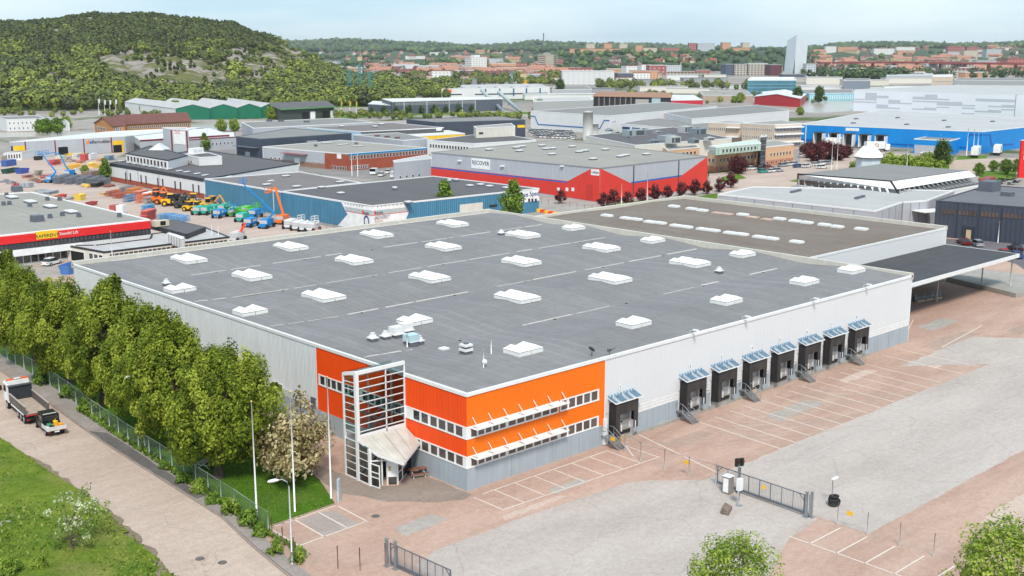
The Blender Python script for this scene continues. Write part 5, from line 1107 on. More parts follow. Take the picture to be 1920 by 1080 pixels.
# behind: brick office with window rows and its grey hall
h = Hall('brick_office_hall', 'grey hall with a red brick office front and two rows of white windows', 'hall', [(652,288.5),(801,277),(640,262.5),(492,275)], 5.8, RF_TAN, [WBRK, WWHT, WWHT, WGREY])
h.band(0, 0, None, 5.2, 5.75, CYAN, 'blue_fascia', .08); h.wins(0, .6, h.frame(0)[3]-.5, 3.7, 5.1, 24, .62, P((.04,.035,.035))); h.pwins(0, 657, 311, 692, 318, 8, .7)
h.poly(3, [(609,287),(652,288),(652,325),(609,322)], WBRK, 'brick_end'); h.pband(3, 632, 288.5, 640, 297, WHT, 'sign_board', .12); h.band(3, 0, h.at(3,609,300)[0], 0, 1.7, P((.30,.17,.12)), 'brick_base', .07); h.pwins(3, 622, 310, 651, 317, 6, .7)
h.pband(3, 552, 295, 562, 311, WHT, 'loading_door', .1); h.band(3, h.at(3,534,290)[0], h.at(3,577,290)[0], 4.3, 4.5, P((.3,.1,.1)), 'door_canopy', 2.2); h.pwins(3, 505, 294, 528, 298, 3, .5); h.pwins(3, 585, 302, 593, 306, 2, .6)
h.lights([(585,265.7),(613,268.5),(643,271.5),(671,274.3)], 4.5, 1.0, .4); h.lights([(592,274),(668,270)], 1, 1, .8, LEADG, 'roof_vent')
h = Hall('dark_hall', 'tall dark grey hall with a pale metal door and cable-stayed canopy', 'hall', [(490,260.5),(659,249.5),(545,240),(442.5,256)], 8.0, RF_GREY, [WNAVY], rimmat=P((.1,.11,.13)))
h.pband(3, 460, 284, 468.5, 301, P((.4,.42,.46)), 'loading_door', .1); h.band(3, 1.0, h.frame(3)[3]-1.5, 4.6, 4.75, P((.12,.14,.18)), 'door_canopy', 2.5)
h = Hall('grey_hall', 'plain light grey hall with sawtooth edge behind the dark grey hall', 'hall', [(474,240),(700,229),(640,221),(452.5,229)], 7.5, RF_GREY, [WGREY]); h.lights([(527,227.5),(575,229),(505,227)], 2.4, 1.6, .8, LEADG, 'roof_vent')
h = Hall('long_dark_hall', 'wide dark walled hall with brown roof and a pale blue side in the middle distance', 'hall', [(677.5,246.5),(832,239),(735,229.5),(565,238.5)], 6.5, RF_BRN, [P((.09,.095,.10)), WWHT, WWHT, P((.35,.55,.68))]); h.pband(0, 818, 240, 828, 245, WHT, 'sign_board', .1); h.lights([(640,238),(703,238.5),(715,234)], 2, 2, .8)
h = Hall('yellow_strip_shed', 'low white roofed shed with a bright yellow edge', 'shed', [(760,256),(872,250),(840,244),(757,250)], 4.5, RF_WHT, [YELW])
h = Hall('navy_hall', 'dark navy hall with gently zigzag roofline and a small yellow sign', 'hall', [(816,229),(985,224.5),(938,218),(762,223.5)], 8.0, RF_GREY, [WNAVY], rimmat=P((.1,.11,.13))); h.pband(0, 970, 234.5, 984, 239.5, YELW, 'sign_board', .1)
h = Hall('grey_low_hall', 'light grey hall with three maroon rooflights left of the white stepped block', 'hall', [(756,263),(804,259),(745,248.5),(662,252.5)], 6.0, RF_GREY, [WGREY]); h.lights([(707,255.5),(726,257),(745,259)], 2, 1.2, .6, P((.25,.03,.03)))
h = Hall('white_stepped_block', 'low white office wing with dark roof beside the stepped cream block', 'office', [(888,269),(1005,262),(925,248),(801,262.5)], 5.6, RF_DARK, [WWHT]); h.fwins(3, .05, .9, 2.8, 4.2, 14, .7)
h = Hall('white_stepped_block', 'tall cream block with rounded stepped parapet', 'office', [(893,240),(966,236.5),(958,231),(888,236.5)], 9.5, RF_TAN, [WCRM]); h.pwins(3, 899, 0, 905, 0, 1) if False else None; h.pband(0, 898, 248, 906, 252, GLASS, 'window', .1)
h = Hall('grey_small_hall', 'pale grey sheet hall between the brick office and the red hall', 'hall', [(740,303.5),(812,296.5),(800,290),(737,301)], 6.5, RF_LT, [WGREY]); h.fwins(0, .05, .7, 1.2, 2.0, 4, .35)
# plant roof with silos
h = Hall('plant_hall', 'dark flat roof crowded with air units behind the red hall', 'hall', [(1191,272),(1372,259),(1262,238),(1098,254)], 7, RF_DARK, [WCRM])
for i, (px, py, w, d, hh) in enumerate([(1188,254,9,4,2.4),(1285,248,5,4,2.6),(1308,252,6,4,2.5),(1252,262,7,4,1.8),(1262,268,5,3,2.4),(1300,268,3,3,1.6),(1142,246,3,2,1),(1155,250,3,2,1),(1175,259,2,2,1),(1232,250,3,2,1),(1330,263,4,2,1.2),(1224,268,5,2,1.2)]):
    p = G(px, py, 7); m = MB(); m.box(-w/2,-d/2,0,w/2,d/2,hh); m.box(-w/2+.3,-d/2-.03,.3,-w/2+1.6,-d/2,hh-.3,1); m.box(-.5,-d/2-.03,.3,w/2-.4,-d/2,hh-.3,1); m.cyl((0,0,hh),.8,.4,12,0)
    tag(m.build('air_unit', [P(((.3,.34,.36),(.45,.46,.46),(.2,.24,.27))[i%3]), P((.08,.09,.1))], None, (p.x, p.y, 6.9), h.rz), ['longest grey air unit on the plant roof behind the red hall','grey air unit left of the middle pair on the plant roof','pale air unit right of the middle pair on the plant roof','wide low air unit on the front half of the plant roof','small pale unit below the wide low one on the plant roof','low dark box near the front corner of the plant roof','leftmost small box on the plant roof, nearest the silos','second small box from the silos on the plant roof','tiny dark box in front of the longest air unit','small box between the two largest air units','small unit at the right end of the plant roof','low dark unit at the front edge of the plant roof'][i], 'air unit', 'air units on the plant roof')
for px, py, r, hh, lb in ((1102,262,2.3,12.5,'tall pale cylindrical silo'), (1114,258.5,2.0,6.5,'short silo beside the tall one')):
    p = G(px, py); m = MB(); m.tube([(0,0,0),(0,0,hh)], r, 16); m.tube([(0,0,hh),(0,0,hh+.5)], [r,r*.6], 16); tag(m.build('silo', P((.45,.45,.43)), None, (p.x, p.y, 0)), lb, 'silo')
h = Hall('blue_line_hall', 'large white hall with a thin blue outline drawn on its front', 'hall', [(1143,217),(1345,199),(1246,191.5),(995,208)], 9, RF_GREY, [WWHT])
for a, b in (((995,217.5),(1003,218)),((1003,218),(1009,233)),((1009,233),(1125,241)),((1125,241),(1133,225.5)),((1133,225.5),(1142.8,226))):
    q0, q1 = h.at(3,*a), h.at(3,*b); m = MB(); m.beam(h.P3(3,q0[0],q0[1],.1), h.P3(3,q1[0],q1[1],.1), .15, .45); m.build('blue_line', BLUED, h.t)
h.fwins(0, .02, .05, 5.5, 6.5, 3, .6, P((.03,.05,.2)))
h = Hall('white_back_hall', 'long white hall with stepped roofline left of the blue hall', 'hall', [(1298,222.5),(1480,207.5),(1420,196.5),(1238,210)], 8, RF_GREY, [WWHT]); h.fwins(0, .05, .35, 3.4, 4.4, 5, .2); h.fwins(0, .5, .9, 1, 3, 8, .8, P((.1,.1,.14)))
h = Hall('blue_window_hall', 'white low hall with a row of blue windows', 'hall', [(1330,246),(1415,239),(1225,220.5),(1162,231.5)], 5.5, RF_GREY, [WWHT]); h.fwins(3, .02, .98, 2.8, 4.3, 8, .8, P((.02,.05,.14)), P((.7,.72,.75)))
h = Hall('beige_office', 'three storey beige office block with white sunshades next to the blue hall', 'office', [(1452,233.5),(1503.5,231.5),(1462,225),(1392,230.5)], 10.5, RF_TAN, [WBEI])
for z in (3.0,6.2,9.0): h.band(0, 0, None, z, z+.5, WHT, 'sunshade', 1.6); h.fwins(0, .03, .97, z-1.4, z-.1, 18, .8, P((.02,.03,.09)))
for z in (4.4,7.6): h.fwins(3, .03, .97, z, z+1.2, 14, .5)
h = Hall('beige_office', 'set-back left wing of the beige office block', 'office', [(1389,231),(1400,230),(1362,226),(1327,229)], 10, RF_TAN, [WBEI]); h.fwins(3, .03, .6, 6.6, 7.9, 10, .5); h.band(3, h.frame(3)[3]*.6, None, 7.9, 8.3, WHT, 'sunshade', 1.6); h.band(3, h.frame(3)[3]*.6, None, 4.0, 4.4, WHT, 'sunshade', 1.6)
h = Hall('peach_office', 'peach office building with brick base and pale green glazed upper floor', 'office', [(1343,285),(1488.5,270),(1452,262),(1327,283)], 6.8, RF_TAN, [WPCH]); h.band(0, 0, None, 0, 1.9, P((.50,.19,.10)), 'brick_base', .06); h.band(3, 0, None, 0, 1.9, P((.50,.19,.10)), 'brick_base', .06)
h.fwins(0, .03, .55, 3.2, 4.5, 12, .55); h.fwins(0, .67, .97, 3.2, 4.5, 7, .5); h.fwins(0, .03, .97, .6, 1.6, 16, .4); h.fwins(3, .1, .9, 3.2, 4.5, 2, .6)
g = Hall('green_glass_storey', 'pale green glazed top floor of the peach office', 'office', [(1344,276),(1427,268),(1418,261),(1330,274)], 2.6, M('pale green roof', (.50,.62,.52), .4, 0, .1), [M('green tinted panels', (.42,.56,.47), .3, 0, .1, stripe=(2.0,.6))], z0=6.75); g.fwins(0, .1, .9, .5, 1.8, 10, .6); g.fwins(3, .1, .9, .5, 1.8, 7, .6)
g = Hall('dark_stair_tower', 'dark glazed stair tower on the front of the peach office', 'tower', [(1427.5,256),(1437,255),(1436,252.5),(1428,253.5)], 11, P((.06,.07,.09)), [glassmat('tower dark glass', (.05,.06,.08))]); 
for z in (2,4,6,8,10): g.band(0, None, None, z, z+.12, P((.3,.33,.36)), 'glazing_bar', .05)
h = Hall('peach_wing', 'low peach coloured wing partly hidden by the red hall', 'office', [(1252,281),(1312,275.5),(1295,264),(1235,270)], 5.5, RF_GREY, [WPCH]); h.fwins(0, .3, .9, 3.0, 4.2, 5, .6)
# bright blue distribution hall
h = Hall('bright_blue_hall', 'huge bright blue distribution hall with grey roof and five dock tunnels', 'hall', [(1842,246.5),(2030,226),(1650,206),(1502,232.5)], 8.8, RF_LT, [WSKYB]); NV = P((.0,.10,.42))
h.pband(3, 1586, 239.5, 1611, 245, WHT, 'sign_board', .1); h.band(3, h.at(3,1500,260)[0], h.at(3,1812,275)[0], 1.9, 2.4, NV, 'navy_stripe', .08); h.poly(3, [(1812,262),(1818,251),(1841,252.5),(1841,254.5),(1819,253.5),(1813.5,264)], NV, 'navy_stripe', .08)
h.poly(0, [(1843,252.5),(1857,251),(1860,272),(1900,269),(1899,271.5),(1858,274.5),(1855,253.3),(1843,254.5)], NV, 'navy_stripe', .08); h.band(3, None, None, 0, .9, P((.35,.33,.32)), 'plinth', .1)
h.lights([(1605,223),(1683,221),(1700,233.5),(1770,226),(1778,238.5),(1861,228),(1600,231)], 2.4, 1.2, .5, LEADG); h.pband(3, 1511, 235, 1512.5, 268, TRIM, 'downpipe', .12)
for i, x in enumerate((1530,1558,1585.5,1614.5,1645)):
    a = h.at(3, x, 270)[0]; m = MB()
    h.slab(m, 3, a, a+.25, .5, 5.6, 0, 3.6); h.slab(m, 3, a+3.9, a+4.15, .5, 5.6, 0, 3.6); h.slab(m, 3, a-.1, a+4.3, 5.6, 5.85, 0, 3.8, 1); h.slab(m, 3, a+.25, a+3.9, 1.0, 5.3, .02, .1, 1); m.build('dock_tunnel', [WHT, P((.05,.05,.05))], h.t)
h = Hall('blue_gatehouse', 'flat roofed blue annex with grey cladding in front of the bright blue hall', 'hall', [(1783,263.5),(1806,257.5),(1745,254.5),(1714,260)], 5.8, RF_GREY, [WSKYB]); h.poly(3, [(1714.5,271.5),(1758,273.5),(1758,292),(1714.5,290)], WGREY)
h = Hall('brown_hut', 'small brown utility hut beside the blue gatehouse', 'hut', [(1753,287),(1760,285),(1734,283.5),(1725,286)], 2.8, RF_DARK, [P((.30,.22,.16))])
# chequered high warehouse
h = Hall('chequered_warehouse', 'very tall pale warehouse with chequered grey panels at the right edge', 'warehouse', [(2040,179.5),(2180,163),(1760,160),(1602,168)], 14, RF_LT, [M('pale lilac panels', (.74,.76,.82), .5, 0, .03, vs=.1)]); CK = P((.49,.52,.58)); rr = random.Random(12); L_ = h.frame(3)[3]
for i in range(16):
    for j in range(7):
        if rr.random() < (.42 if 1 <= j <= 5 else .12): a = L_*i/18; h.band(3, a, a+L_/18, .7+j*1.65, .7+(j+1)*1.65-(.8 if rr.random() < .5 else 0), CK, 'grey_panel', .05)
h.band(3, L_*.72, L_*.72+.4, 0, 13.8, P((.3,.3,.33)), 'joint', .08)
# right: dark modern hall, pale low hall, black and white pavilion
h = Hall('dark_modern_hall', 'dark slate-coloured modern hall at the right edge behind the annex canopy', 'hall', [(2010,395),(2130,366),(1850,347),(1755,376)], 8, GR('slate grey roof', (.17,.17,.185)), [M('slate cladding', (.050,.062,.085), .45, 0, .06, vs=.3, stripe=(.8,.3))], rimmat=P((.05,.06,.075)))
L_ = h.frame(3)[3]
for x0, x1 in ((1765,1791),(1797,1832),(1839,1874),(1880,1917)): h.pwins(3, x0, 391+(x0-1765)*.065, x1, 401+(x0-1765)*.065, 5, .96, glassmat('dark reflective glass', (.10,.07,.06), .06), P((.04,.05,.07)))
h.pband(3, 1804, 423.5, 1829, 449, P((.03,.035,.05)), 'loading_door', .1)
for x in (1794,1877,1836): a = h.at(3, x, 400)[0]; h.band(3, a, a+.15, 0, 7.8, P((.03,.035,.05)), 'panel_joint', .08)
h.lights([(1889,366)], 2.4, 2.4, .9, LEADG); h.lights([(1855,357)], 4.5, 3.5, 2.4, LEADG, 'roof_vent'); m = MB()
h2 = Hall('pale_low_hall', 'low pale grey hall with flat light roof behind the annex', 'hall', [(1642,395.5),(1692,379),(1740,375.5),(1790,357),(1412,350),(1347,364)], 6.5, GR('pale flat roof', (.45,.445,.44)), [M('pale grey panels', (.42,.44,.48), .5, 0, .04, vs=.2)])
for e, n in ((5, 8), (0, 4), (1, 3)):
    L_ = h2.frame(e)[3]
    for k in range(1, n): h2.band(e, L_*k/n-.06, L_*k/n+.06, 0, 6.3, P((.2,.2,.22)), 'panel_joint', .05)
h2.lights([(1492,359),(1612,370.5)], 5.5, .8, .5, LEADG); h2.band(1, 3, 9.5, 4.3, 4.5, WHT, 'door_canopy', 4)
h = Hall('pavilion_building', 'white building with slanting fascia, black edges and open truss side', 'office', [(1690,374),(1856,344),(1668,318),(1494,346)], 5.6, RF_GREY, [WWHT, WWHT, WWHT, WWHT]); h.fwins(0, .05, .2, 3.2, 4.2, 4, .8, P((.04,.04,.05))); h.fwins(0, .35, .5, 3.2, 4.2, 4, .8, P((.04,.04,.05))); h.fwins(0, .65, .8, 3.2, 4.2, 4, .8, P((.04,.04,.05)))
lo = [G(*q, 5.6) for q in [(1690,371),(1846,342),(1672,318),(1496,346)]]; hi = [G(*q, 8.6) for q in [(1670,340),(1815,319.5),(1655,307),(1496,326.5)]]
t = thing('slanted_upper_floor', 'black-edged slanting upper floor with flat grey roof on the pavilion building', 'upper floor', (lo[0].x, lo[0].y, 5.6)); lo = [p-lo[0] for p in lo]; o3 = G(1690,371,5.6); hi = [p-o3 for p in hi]
m = MB(); m.add([p-Vector((0,0,.0)) for p in hi], [(0,1,2,3)]); m.build('roof', RF_GREY, t)
def lp(a, b, t_): return a+(b-a)*t_
for a, b, c_, d in ((3,0,3,0),):
    m = MB(); up0, up1 = hi[3], hi[0]; m0, m1 = lp(lo[3], hi[3], .5), lp(lo[0], hi[0], .5); m.quad(m0, m1, up1, up0); m.build('fascia', WHT, t)
    m = MB(); m.quad(lo[3], lo[0], m1, m0); m.build('glazed_band', GLASS, t)
    for k in range(14): a_ = lp(lo[3], lo[0], (k+.25)/14.5); b_ = lp(m0, m1, (k+.25)/14.5); m = MB(); m.beam(a_, b_, .9, .12); m.build('window_pier', WHT, t)
m0, m1 = lp(lo[0], hi[0], .5), lp(lo[1], hi[1], .5); m = MB(); m.quad(m0, m1, hi[1], hi[0]); m.build('fascia', WHT, t)
m = MB(); m.quad(lp(lo[0],lo[3],.12), lp(lo[1],lo[2],.12), lp(m1,hi[2],.1), lp(m0,hi[3],.1)); m.build('recessed_wall', P((.12,.12,.12)), t)
for k in range(17):
    f = .06+k/18; m = MB(); m.beam(lp(lo[0],lo[1],f), lp(m0,m1,f-.03), .14); m.beam(lp(lo[0],lo[1],f), lp(m0,m1,f+.03), .08); m.build('truss', P((.35,.36,.37)), t)
m = MB(); m.beam(lo[3], hi[3], .35); m.beam(lo[0], hi[0], .4); m.beam(hi[3], hi[0], .4); m.build('black_edge', BLACK, t); m = MB(); m.beam(hi[0], hi[1], .2); m.beam(lo[0], lo[1], .3); m.build('rail', P((.1,.1,.1)), t)
p = G(1627, 322, 0); t = thing('octagon_kiosk', 'small round kiosk with white conical roof beyond the pavilion building', 'kiosk', (p.x, p.y, 0)); m = MB(); m.tube([(0,0,0),(0,0,5.0)], 4.2, 8, smooth=False); m.build('wall', P((.5,.58,.66)), t); m = MB(); m.tube([(0,0,5.0),(0,0,5.3),(0,0,8.6)], [5.0,5.0,2.2], 8, smooth=False); m.build('roof', WHT, t); m = MB(); m.tube([(0,0,4.8),(0,0,5.05)], 5.05, 8); m.build('roof_edge', BLACK, t)
p = G(1931, 333); t = thing('pylon_sign', 'tall red pylon sign with white squares cut by the right edge', 'sign', (p.x, p.y, 0), -HEAD+.15); m = MB(); m.box(-4.2,-.4,0,4.2,.4,12); m.build('panel', REDS, t); m = MB(); m.box(-3.1,-.5,7.8,3.1,-.4,11.4); m.build('white_square', WHT, t); m = MB(); m.box(-3.1,-.5,5.9,3.1,-.4,7.2); m.build('white_square', WHT, t); m = MB(); m.quad((-1.8,-.52,8.6),(.6,-.52,9.6),(-1.8,-.52,10.6),(-1.8,-.52,9.6)); m.box(-4.3,-.5,12,4.3,.5,12.15,1); m.build('emblem', [REDS, WHT], t)
# left background
h = Hall('white_round_office', 'white two storey office with two rows of small square windows at the left edge', 'office', [(12,224),(86,222),(70,216),(-10,219)], 6.0, RF_GREY, [WWHT]); h.fwins(0, .02, .98, 3.6, 4.6, 9, .3, P((.02,.02,.02))); h.fwins(0, .02, .8, 1.0, 2.0, 7, .3, P((.02,.02,.02)))
h = Hall('pale_gabled_shed', 'pale shed with low gabled roof right of the white office', 'shed', [(100,226),(129,229),(118,221),(88,220)], 4.5, RF_GREY, [WWHT])
h = Hall('brown_brick_school', 'long orange brick building with maroon hipped roof', 'building', [(234,233.5),(357,227),(342,221),(205,226)], 5.5, None, [WBRO], rim=False); h.gable(3.6, RF_TILE, 0, .6); h.fwins(0, .05, .98, 3.3, 4.5, 30, .7); h.band(0, h.frame(0)[3]*.3, None, .6, 1.0, P((.35,.05,.03)), 'red_stripe', .06)
h = Hall('brown_brick_school', 'gabled end block of the maroon roofed brick building', 'building', [(212,236),(234,236),(227,226),(177,231)], 5.8, None, [WBRO], rim=False); h.gable(3.4, RF_TILE, 0, .6); h.fwins(0, .05, .7, .6, 5.2, 4, .85, P((.1,.11,.12))); h.fwins(3, .1, .6, 3, 4.4, 6, .8)
h = Hall('maroon_trim_hall', 'light hall with white roof and maroon trim in the middle distance', 'hall', [(262,262),(430,252),(395,241),(237,246)], 6, RF_WHT, [WGREY]); h.band(3, 0, None, 0, 3.2, P((.05,.05,.055)), 'open_bay', .1); h.band(0, 0, None, 5.3, 5.9, MAROON, 'maroon_trim', .08)
h = Hall('sign_tower', 'grey tower block with white sign board and red emblem', 'tower', [(318,241),(352,243.5),(350,238.5),(305,239)], 10.5, RF_LT, [WGREY]); h.fband(0, .05, .12, 0, 10, MAROON, 'pillar', .12); h.fband(0, .9, .97, 0, 10, MAROON, 'pillar', .12); h.fband(0, .2, .85, 4.8, 9.8, WHT, 'sign_board', .1); x, z = h.at(0, 333, 250)
m = MB(); m.beam(h.P3(0,x-1.7,z,.13),h.P3(0,x-.4,z,.13),.08,.25); m.beam(h.P3(0,x-1.7,z+.9,.13),h.P3(0,x-.4,z+.9,.13),.08,.25); m.beam(h.P3(0,x+.4,z,.13),h.P3(0,x+1.7,z,.13),.08,.25); m.beam(h.P3(0,x+.4,z+.9,.13),h.P3(0,x+1.7,z+.9,.13),.08,.25); m.beam(h.P3(0,x-.4,z+.45,.13),h.P3(0,x+.4,z+.45,.13),.08,.2); m.build('red_emblem', REDS, h.t)
h = Hall('grey_stepped_hall', 'low grey hall with maroon roof edge left of the dark grey hall', 'hall', [(352,262),(442,256.5),(440,247),(348,250)], 5, RF_WHT, [WGREY], rimmat=MAROON); h.fwins(0, .3, .95, 2.2, 3.2, 8, .4)
# green sawtooth hall: four gabled bays
for i, (x0, x1) in enumerate(((329,393),(393,445),(445,490),(490,522))):
    h = Hall('green_hall', ['leftmost bay of the green sawtooth hall','second bay of the green sawtooth hall from the left','third bay of the green sawtooth hall, behind the orange container','rightmost bay of the green sawtooth hall'][i], 'hall', [(x0, 203.5-i*.8), (x1, 203-i*.8), (x1-120+i*10, 190), (x0-95+i*10, 191)], 6.5, None, [WGRN, WWHT, WWHT, WWHT if i == 0 else WGRN], rim=False); h.gable(2.4, RF_LT, 1, .3)
h = Hall('olive_hall', 'dark green grey hall with green eaves and open bays', 'hall', [(524,204),(626,199),(595,190),(480,194)], 6.8, None, [M('olive sheet wall', (.05,.065,.055), .6, 0, .1, stripe=(.6,.4))], rim=False); h.gable(1.8, GR('grey green roof', (.13,.125,.13)), 0, 1.0); h.band(0, 0, None, 6.1, 6.8, P((.10,.26,.10)), 'green_eaves', 1.6)
for f in (.40,.78): h.fband(0, f, f+.12, 0, 4, DARK, 'open_gateway', .1); h.fband(0, f+.15, f+.24, 0, 4.3, WHT, 'sliding_door', .2)
# mid band: office with conveyors, white retail hall, timber shed
h = Hall('slate_office', 'long slate grey office with a continuous top window strip', 'office', [(735,190.5),(942,185),(915,182),(716,185)], 8, RF_WHT, [M('slate sheet wall', (.10,.115,.15), .5, 0, .08, vs=.2, stripe=(1.2,.5))]); h.fwins(0, .03, .74, 5.6, 6.9, 44, .7, P((.10,.10,.10)))
for f in (.1,.3,.5,.62,.74): h.fband(0, f, f+.006, 0, 7.6, P((.5,.52,.55)), 'downpipe', .12)
h = Hall('slate_office', 'low left end of the slate grey office', 'office', [(690,194.5),(737,197.5),(735,191.5),(700,189)], 5.5, RF_WHT, [M('slate sheet wall', (.10,.115,.15), .5, 0, .08, vs=.2, stripe=(1.2,.5))])
for i, (a, b) in enumerate((((903,184),(944,209)),((935,188),(975,209)))):
    p = G(*b, 1.0); q = p+(G(*a, 1.0)-p); q = G(a[0], a[1]+14, 0); q.z = 11; m = MB(); m.tube([(0,0,0), tuple(q-p)], 1.2, 8); m.beam(tuple((q-p)*.5+Vector((0,0,-3))), tuple((q-p)*.5), .5); tag(m.build('conveyor_tube', P((.36,.42,.44)), None, tuple(p)), ['left sloping conveyor tube beside the slate office','right sloping conveyor tube beside the slate office'][i], 'conveyor')
h = Hall('retail_hall', 'white hall with an orange sign, dark window strip and blue piers', 'hall', [(828,166.5),(1031,163.5),(1010,157),(830,160)], 9, RF_LT, [WWHT]); h.fband(0, .01, .09, 6.2, 8.4, P((.85,.16,.03)), 'orange_sign', .2); h.fband(0, .03, .18, 3.8, 4.8, P((.05,.06,.08)), 'window_strip', .1); h.fband(0, .3, .98, 3.6, 4.6, P((.05,.08,.11)), 'window_strip', .1)
for f in (.39,.52,.65,.77,.9): h.fband(0, f, f+.012, 2.5, 8.4, P((.02,.12,.22)), 'blue_pier', .4)
for f in (.25,.4,.55,.7,.85):
    a_, u_, o_, L_ = h.frame(0); q = a_+u_*L_*f-o_*6; m = MB(); m.tube([(q.x-4,q.y,8.4),(q.x+4,q.y,8.4)], 1.8, 10); m.build('barrel_light', RF_LT, h.t)
h = Hall('timber_shed', 'open dark shed with a rusty roof and posts', 'shed', [(1113,180.5),(1258,183),(1250,175),(1130,173)], 7, None, [P((.03,.032,.04))], rim=False); h.gable(2.0, RF_RST, 0, 1.0)
for f in (.07,.14,.21,.28,.35,.42,.49): h.fband(0, f, f+.008, 0, 6.6, P((.38,.3,.24)), 'post', .5)
h.fband(0, .55, .72, 0, 5.5, P((.4,.38,.35)), 'grey_screen', .3); h.fband(0, .76, .87, 0, 7, P((.38,.5,.52)), 'pale_gate', .4)
h = Hall('red_wall_hall', 'low hall with dark red wall and white roof', 'hall', [(1258,188),(1318,187),(1300,178),(1260,178.5)], 4.5, RF_WHT, [P((.5,.03,.05))])
h = Hall('red_arched_hall', 'red hall with arched white roof by the river', 'hall', [(1415,181),(1500,185),(1512,176),(1432,172)], 6, None, [P((.42,.03,.04))], rim=False); h.gable(2.6, RF_WHT, 1, .5)
h = Hall('pale_blue_hall', 'long pale blue hall with grey roof beyond the river', 'hall', [(1517,175),(1602,174),(1598,167),(1500,168)], 6, RF_GREY, [P((.22,.48,.58))]); h.fwins(0, .02, .98, 1, 4.5, 24, .3, WHT)
h = Hall('glass_office', 'low blue glass office with white wavy roof', 'office', [(1402,150.5),(1493,150.5),(1490,146),(1408,146)], 13, RF_WHT, [M('blue glass facade', (.07,.20,.27), .15, 0, .25, vs=.08, spec=.7)], rimh=.8)
for z in (3,6.2,9.4): h.band(0, None, None, z, z+.5, P((.2,.35,.42)), 'floor_band', .15)
h = Hall('beige_block', 'five storey beige office block right of centre beyond the chequered warehouse', 'office', [(1748,143.5),(1787,143.5),(1786,139.5),(1752,140)], 17, RF_WHT, [WBEI])
for z in (3,6,9,12): h.fwins(0, .1, .95, z, z+1.4, 12, .55, P((.12,.1,.09)))
for nm, lb, px, H, rf, wl in [('grey_arched_hall','wide grey hall with low arched roof near the bridge',[(1662,141.5),(1752,141),(1748,137),(1668,137)],8,RF_LT,P((.38,.42,.46))),
    ('long_shed','long grey railway shed at the right edge',[(1790,150),(2000,152),(1990,146),(1795,146)],9,RF_GREY,P((.32,.34,.36))), ('long_shed','low tan shed behind the chequered warehouse',[(1790,160),(2000,163),(1990,157),(1800,157)],5,RF_TAN,P((.4,.33,.25))),
    ('grey_blue_block','grey office with coloured panels right of the glass tower',[(1582,151),(1632,151),(1631,147),(1585,147)],12,RF_GREY,P((.20,.23,.28))), ('white_warehouse','scattered white low warehouse roofs beyond the river',[(1660,166),(1745,167),(1735,162),(1655,162)],5,RF_WHT,WCRM),
    ('yellow_house','small yellow house beside the beige block',[(1788,165),(1808,165),(1806,162),(1790,162)],4,RF_DARK,P((.6,.4,.1))), ('orange_gable_house','small orange gabled building behind the chequered warehouse',[(1868,165),(1892,166),(1890,161),(1871,161)],5,RF_RST,P((.6,.35,.15))),
    ('tan_flat_hall','flat tan roofed hall left of the red arched hall',[(1318,178),(1412,179),(1400,170),(1310,170)],5,RF_TAN,P((.42,.34,.28))), ('grey_flat_hall','pale flat hall in front of the scaffolded block',[(1035,168),(1110,167),(1100,161),(1040,161)],6,RF_GREY,P((.4,.42,.43))),
    ('mesh_shed','long pale mesh-walled shed behind the blue outline hall',[(1000,190),(1112,187),(1105,181),(1000,183)],7,RF_LT,P((.36,.37,.37)))]:
    h = Hall(nm, lb, 'building', px, H, rf, [wl])
# ------------------------------------------------------------------ ground of the surroundings
def gpoly(px, z, mat, name): return sheet(name, [tuple(G(x, y))[:2] for x, y in px], z, mat)
YARD2 = asphalt('machine yard gravel', (.50,.39,.335,1), (.56,.45,.39,1), (.40,.31,.27,1), .05, .2)
gpoly([(-150,420),(60,500),(700,470),(1000,405),(940,395),(697,441),(384,378),(205,345),(205,300),(240,285),(15,300),(-150,310)], .002, YARD2, 'machine_yard')
gpoly([(240,282),(445,300),(620,330),(800,345),(812,330),(740,318),(700,300),(445,262),(300,275)], .003, asphalt('grey hall yard', (.24,.225,.22,1), (.30,.285,.275,1), (.20,.19,.185,1), .1, .2), 'grey_yard')
gpoly([(1340,470),(1350,350),(1488,318),(1660,300),(1920,296),(1920,318),(1500,345),(1430,365)], .003, ROADM, 'street')
gpoly([(1330,325),(1500,310),(1500,275),(1650,285),(1720,292),(1740,300),(1560,315),(1480,340),(1350,350),(1330,365)], .0035, YARD2, 'office_car_park')
gpoly([(1780,460),(1755,447),(1920,455),(2000,470),(2000,560),(1905,495)], .0165, asphalt('car park asphalt', (.15,.14,.15,1), (.19,.18,.19,1), (.13,.12,.13,1), .1, .2), 'car_park')
gpoly([(1060,400),(1125,385),(1330,366),(1345,372),(1180,390),(1080,412)], .0047, ROADM, 'hall_forecourt')
FIELD = grassmat('field grass', (.10,.19,.02,1), (.15,.26,.03,1), (.20,.24,.06,1), .1)
for i, (nm, px) in enumerate([('grass_field', [(560,203),(735,200),(870,193),(700,188),(600,191)]), ('grass_bank', [(-60,208),(60,206),(240,203),(240,196),(-60,200)]), ('grass_strip', [(560,224),(760,216),(1000,214),(1000,210),(760,212),(560,219)]),
        ('grass_verge', [(1478,340),(1560,348),(1640,338),(1520,330)]), ('grass_verge', [(1790,300),(1850,297),(1850,292),(1798,292)]), ('grass_verge', [(1590,318),(1780,318),(1780,302),(1650,298)]), ('grass_verge', [(1830,345),(1905,335),(1905,318),(1840,322)]), ('grass_verge', [(1355,342),(1400,334),(1385,326),(1352,332)]),
        ('grass_verge', [(1290,378),(1345,372),(1345,362),(1300,370)]), ('grass_verge', [(1140,385),(1290,370),(1290,367),(1140,382)])]): gpoly(px, .006, FIELD, nm)
WATER = M('pale river water', (.42,.38,.32), .25, 0, .05, vs=.02, spec=.5)
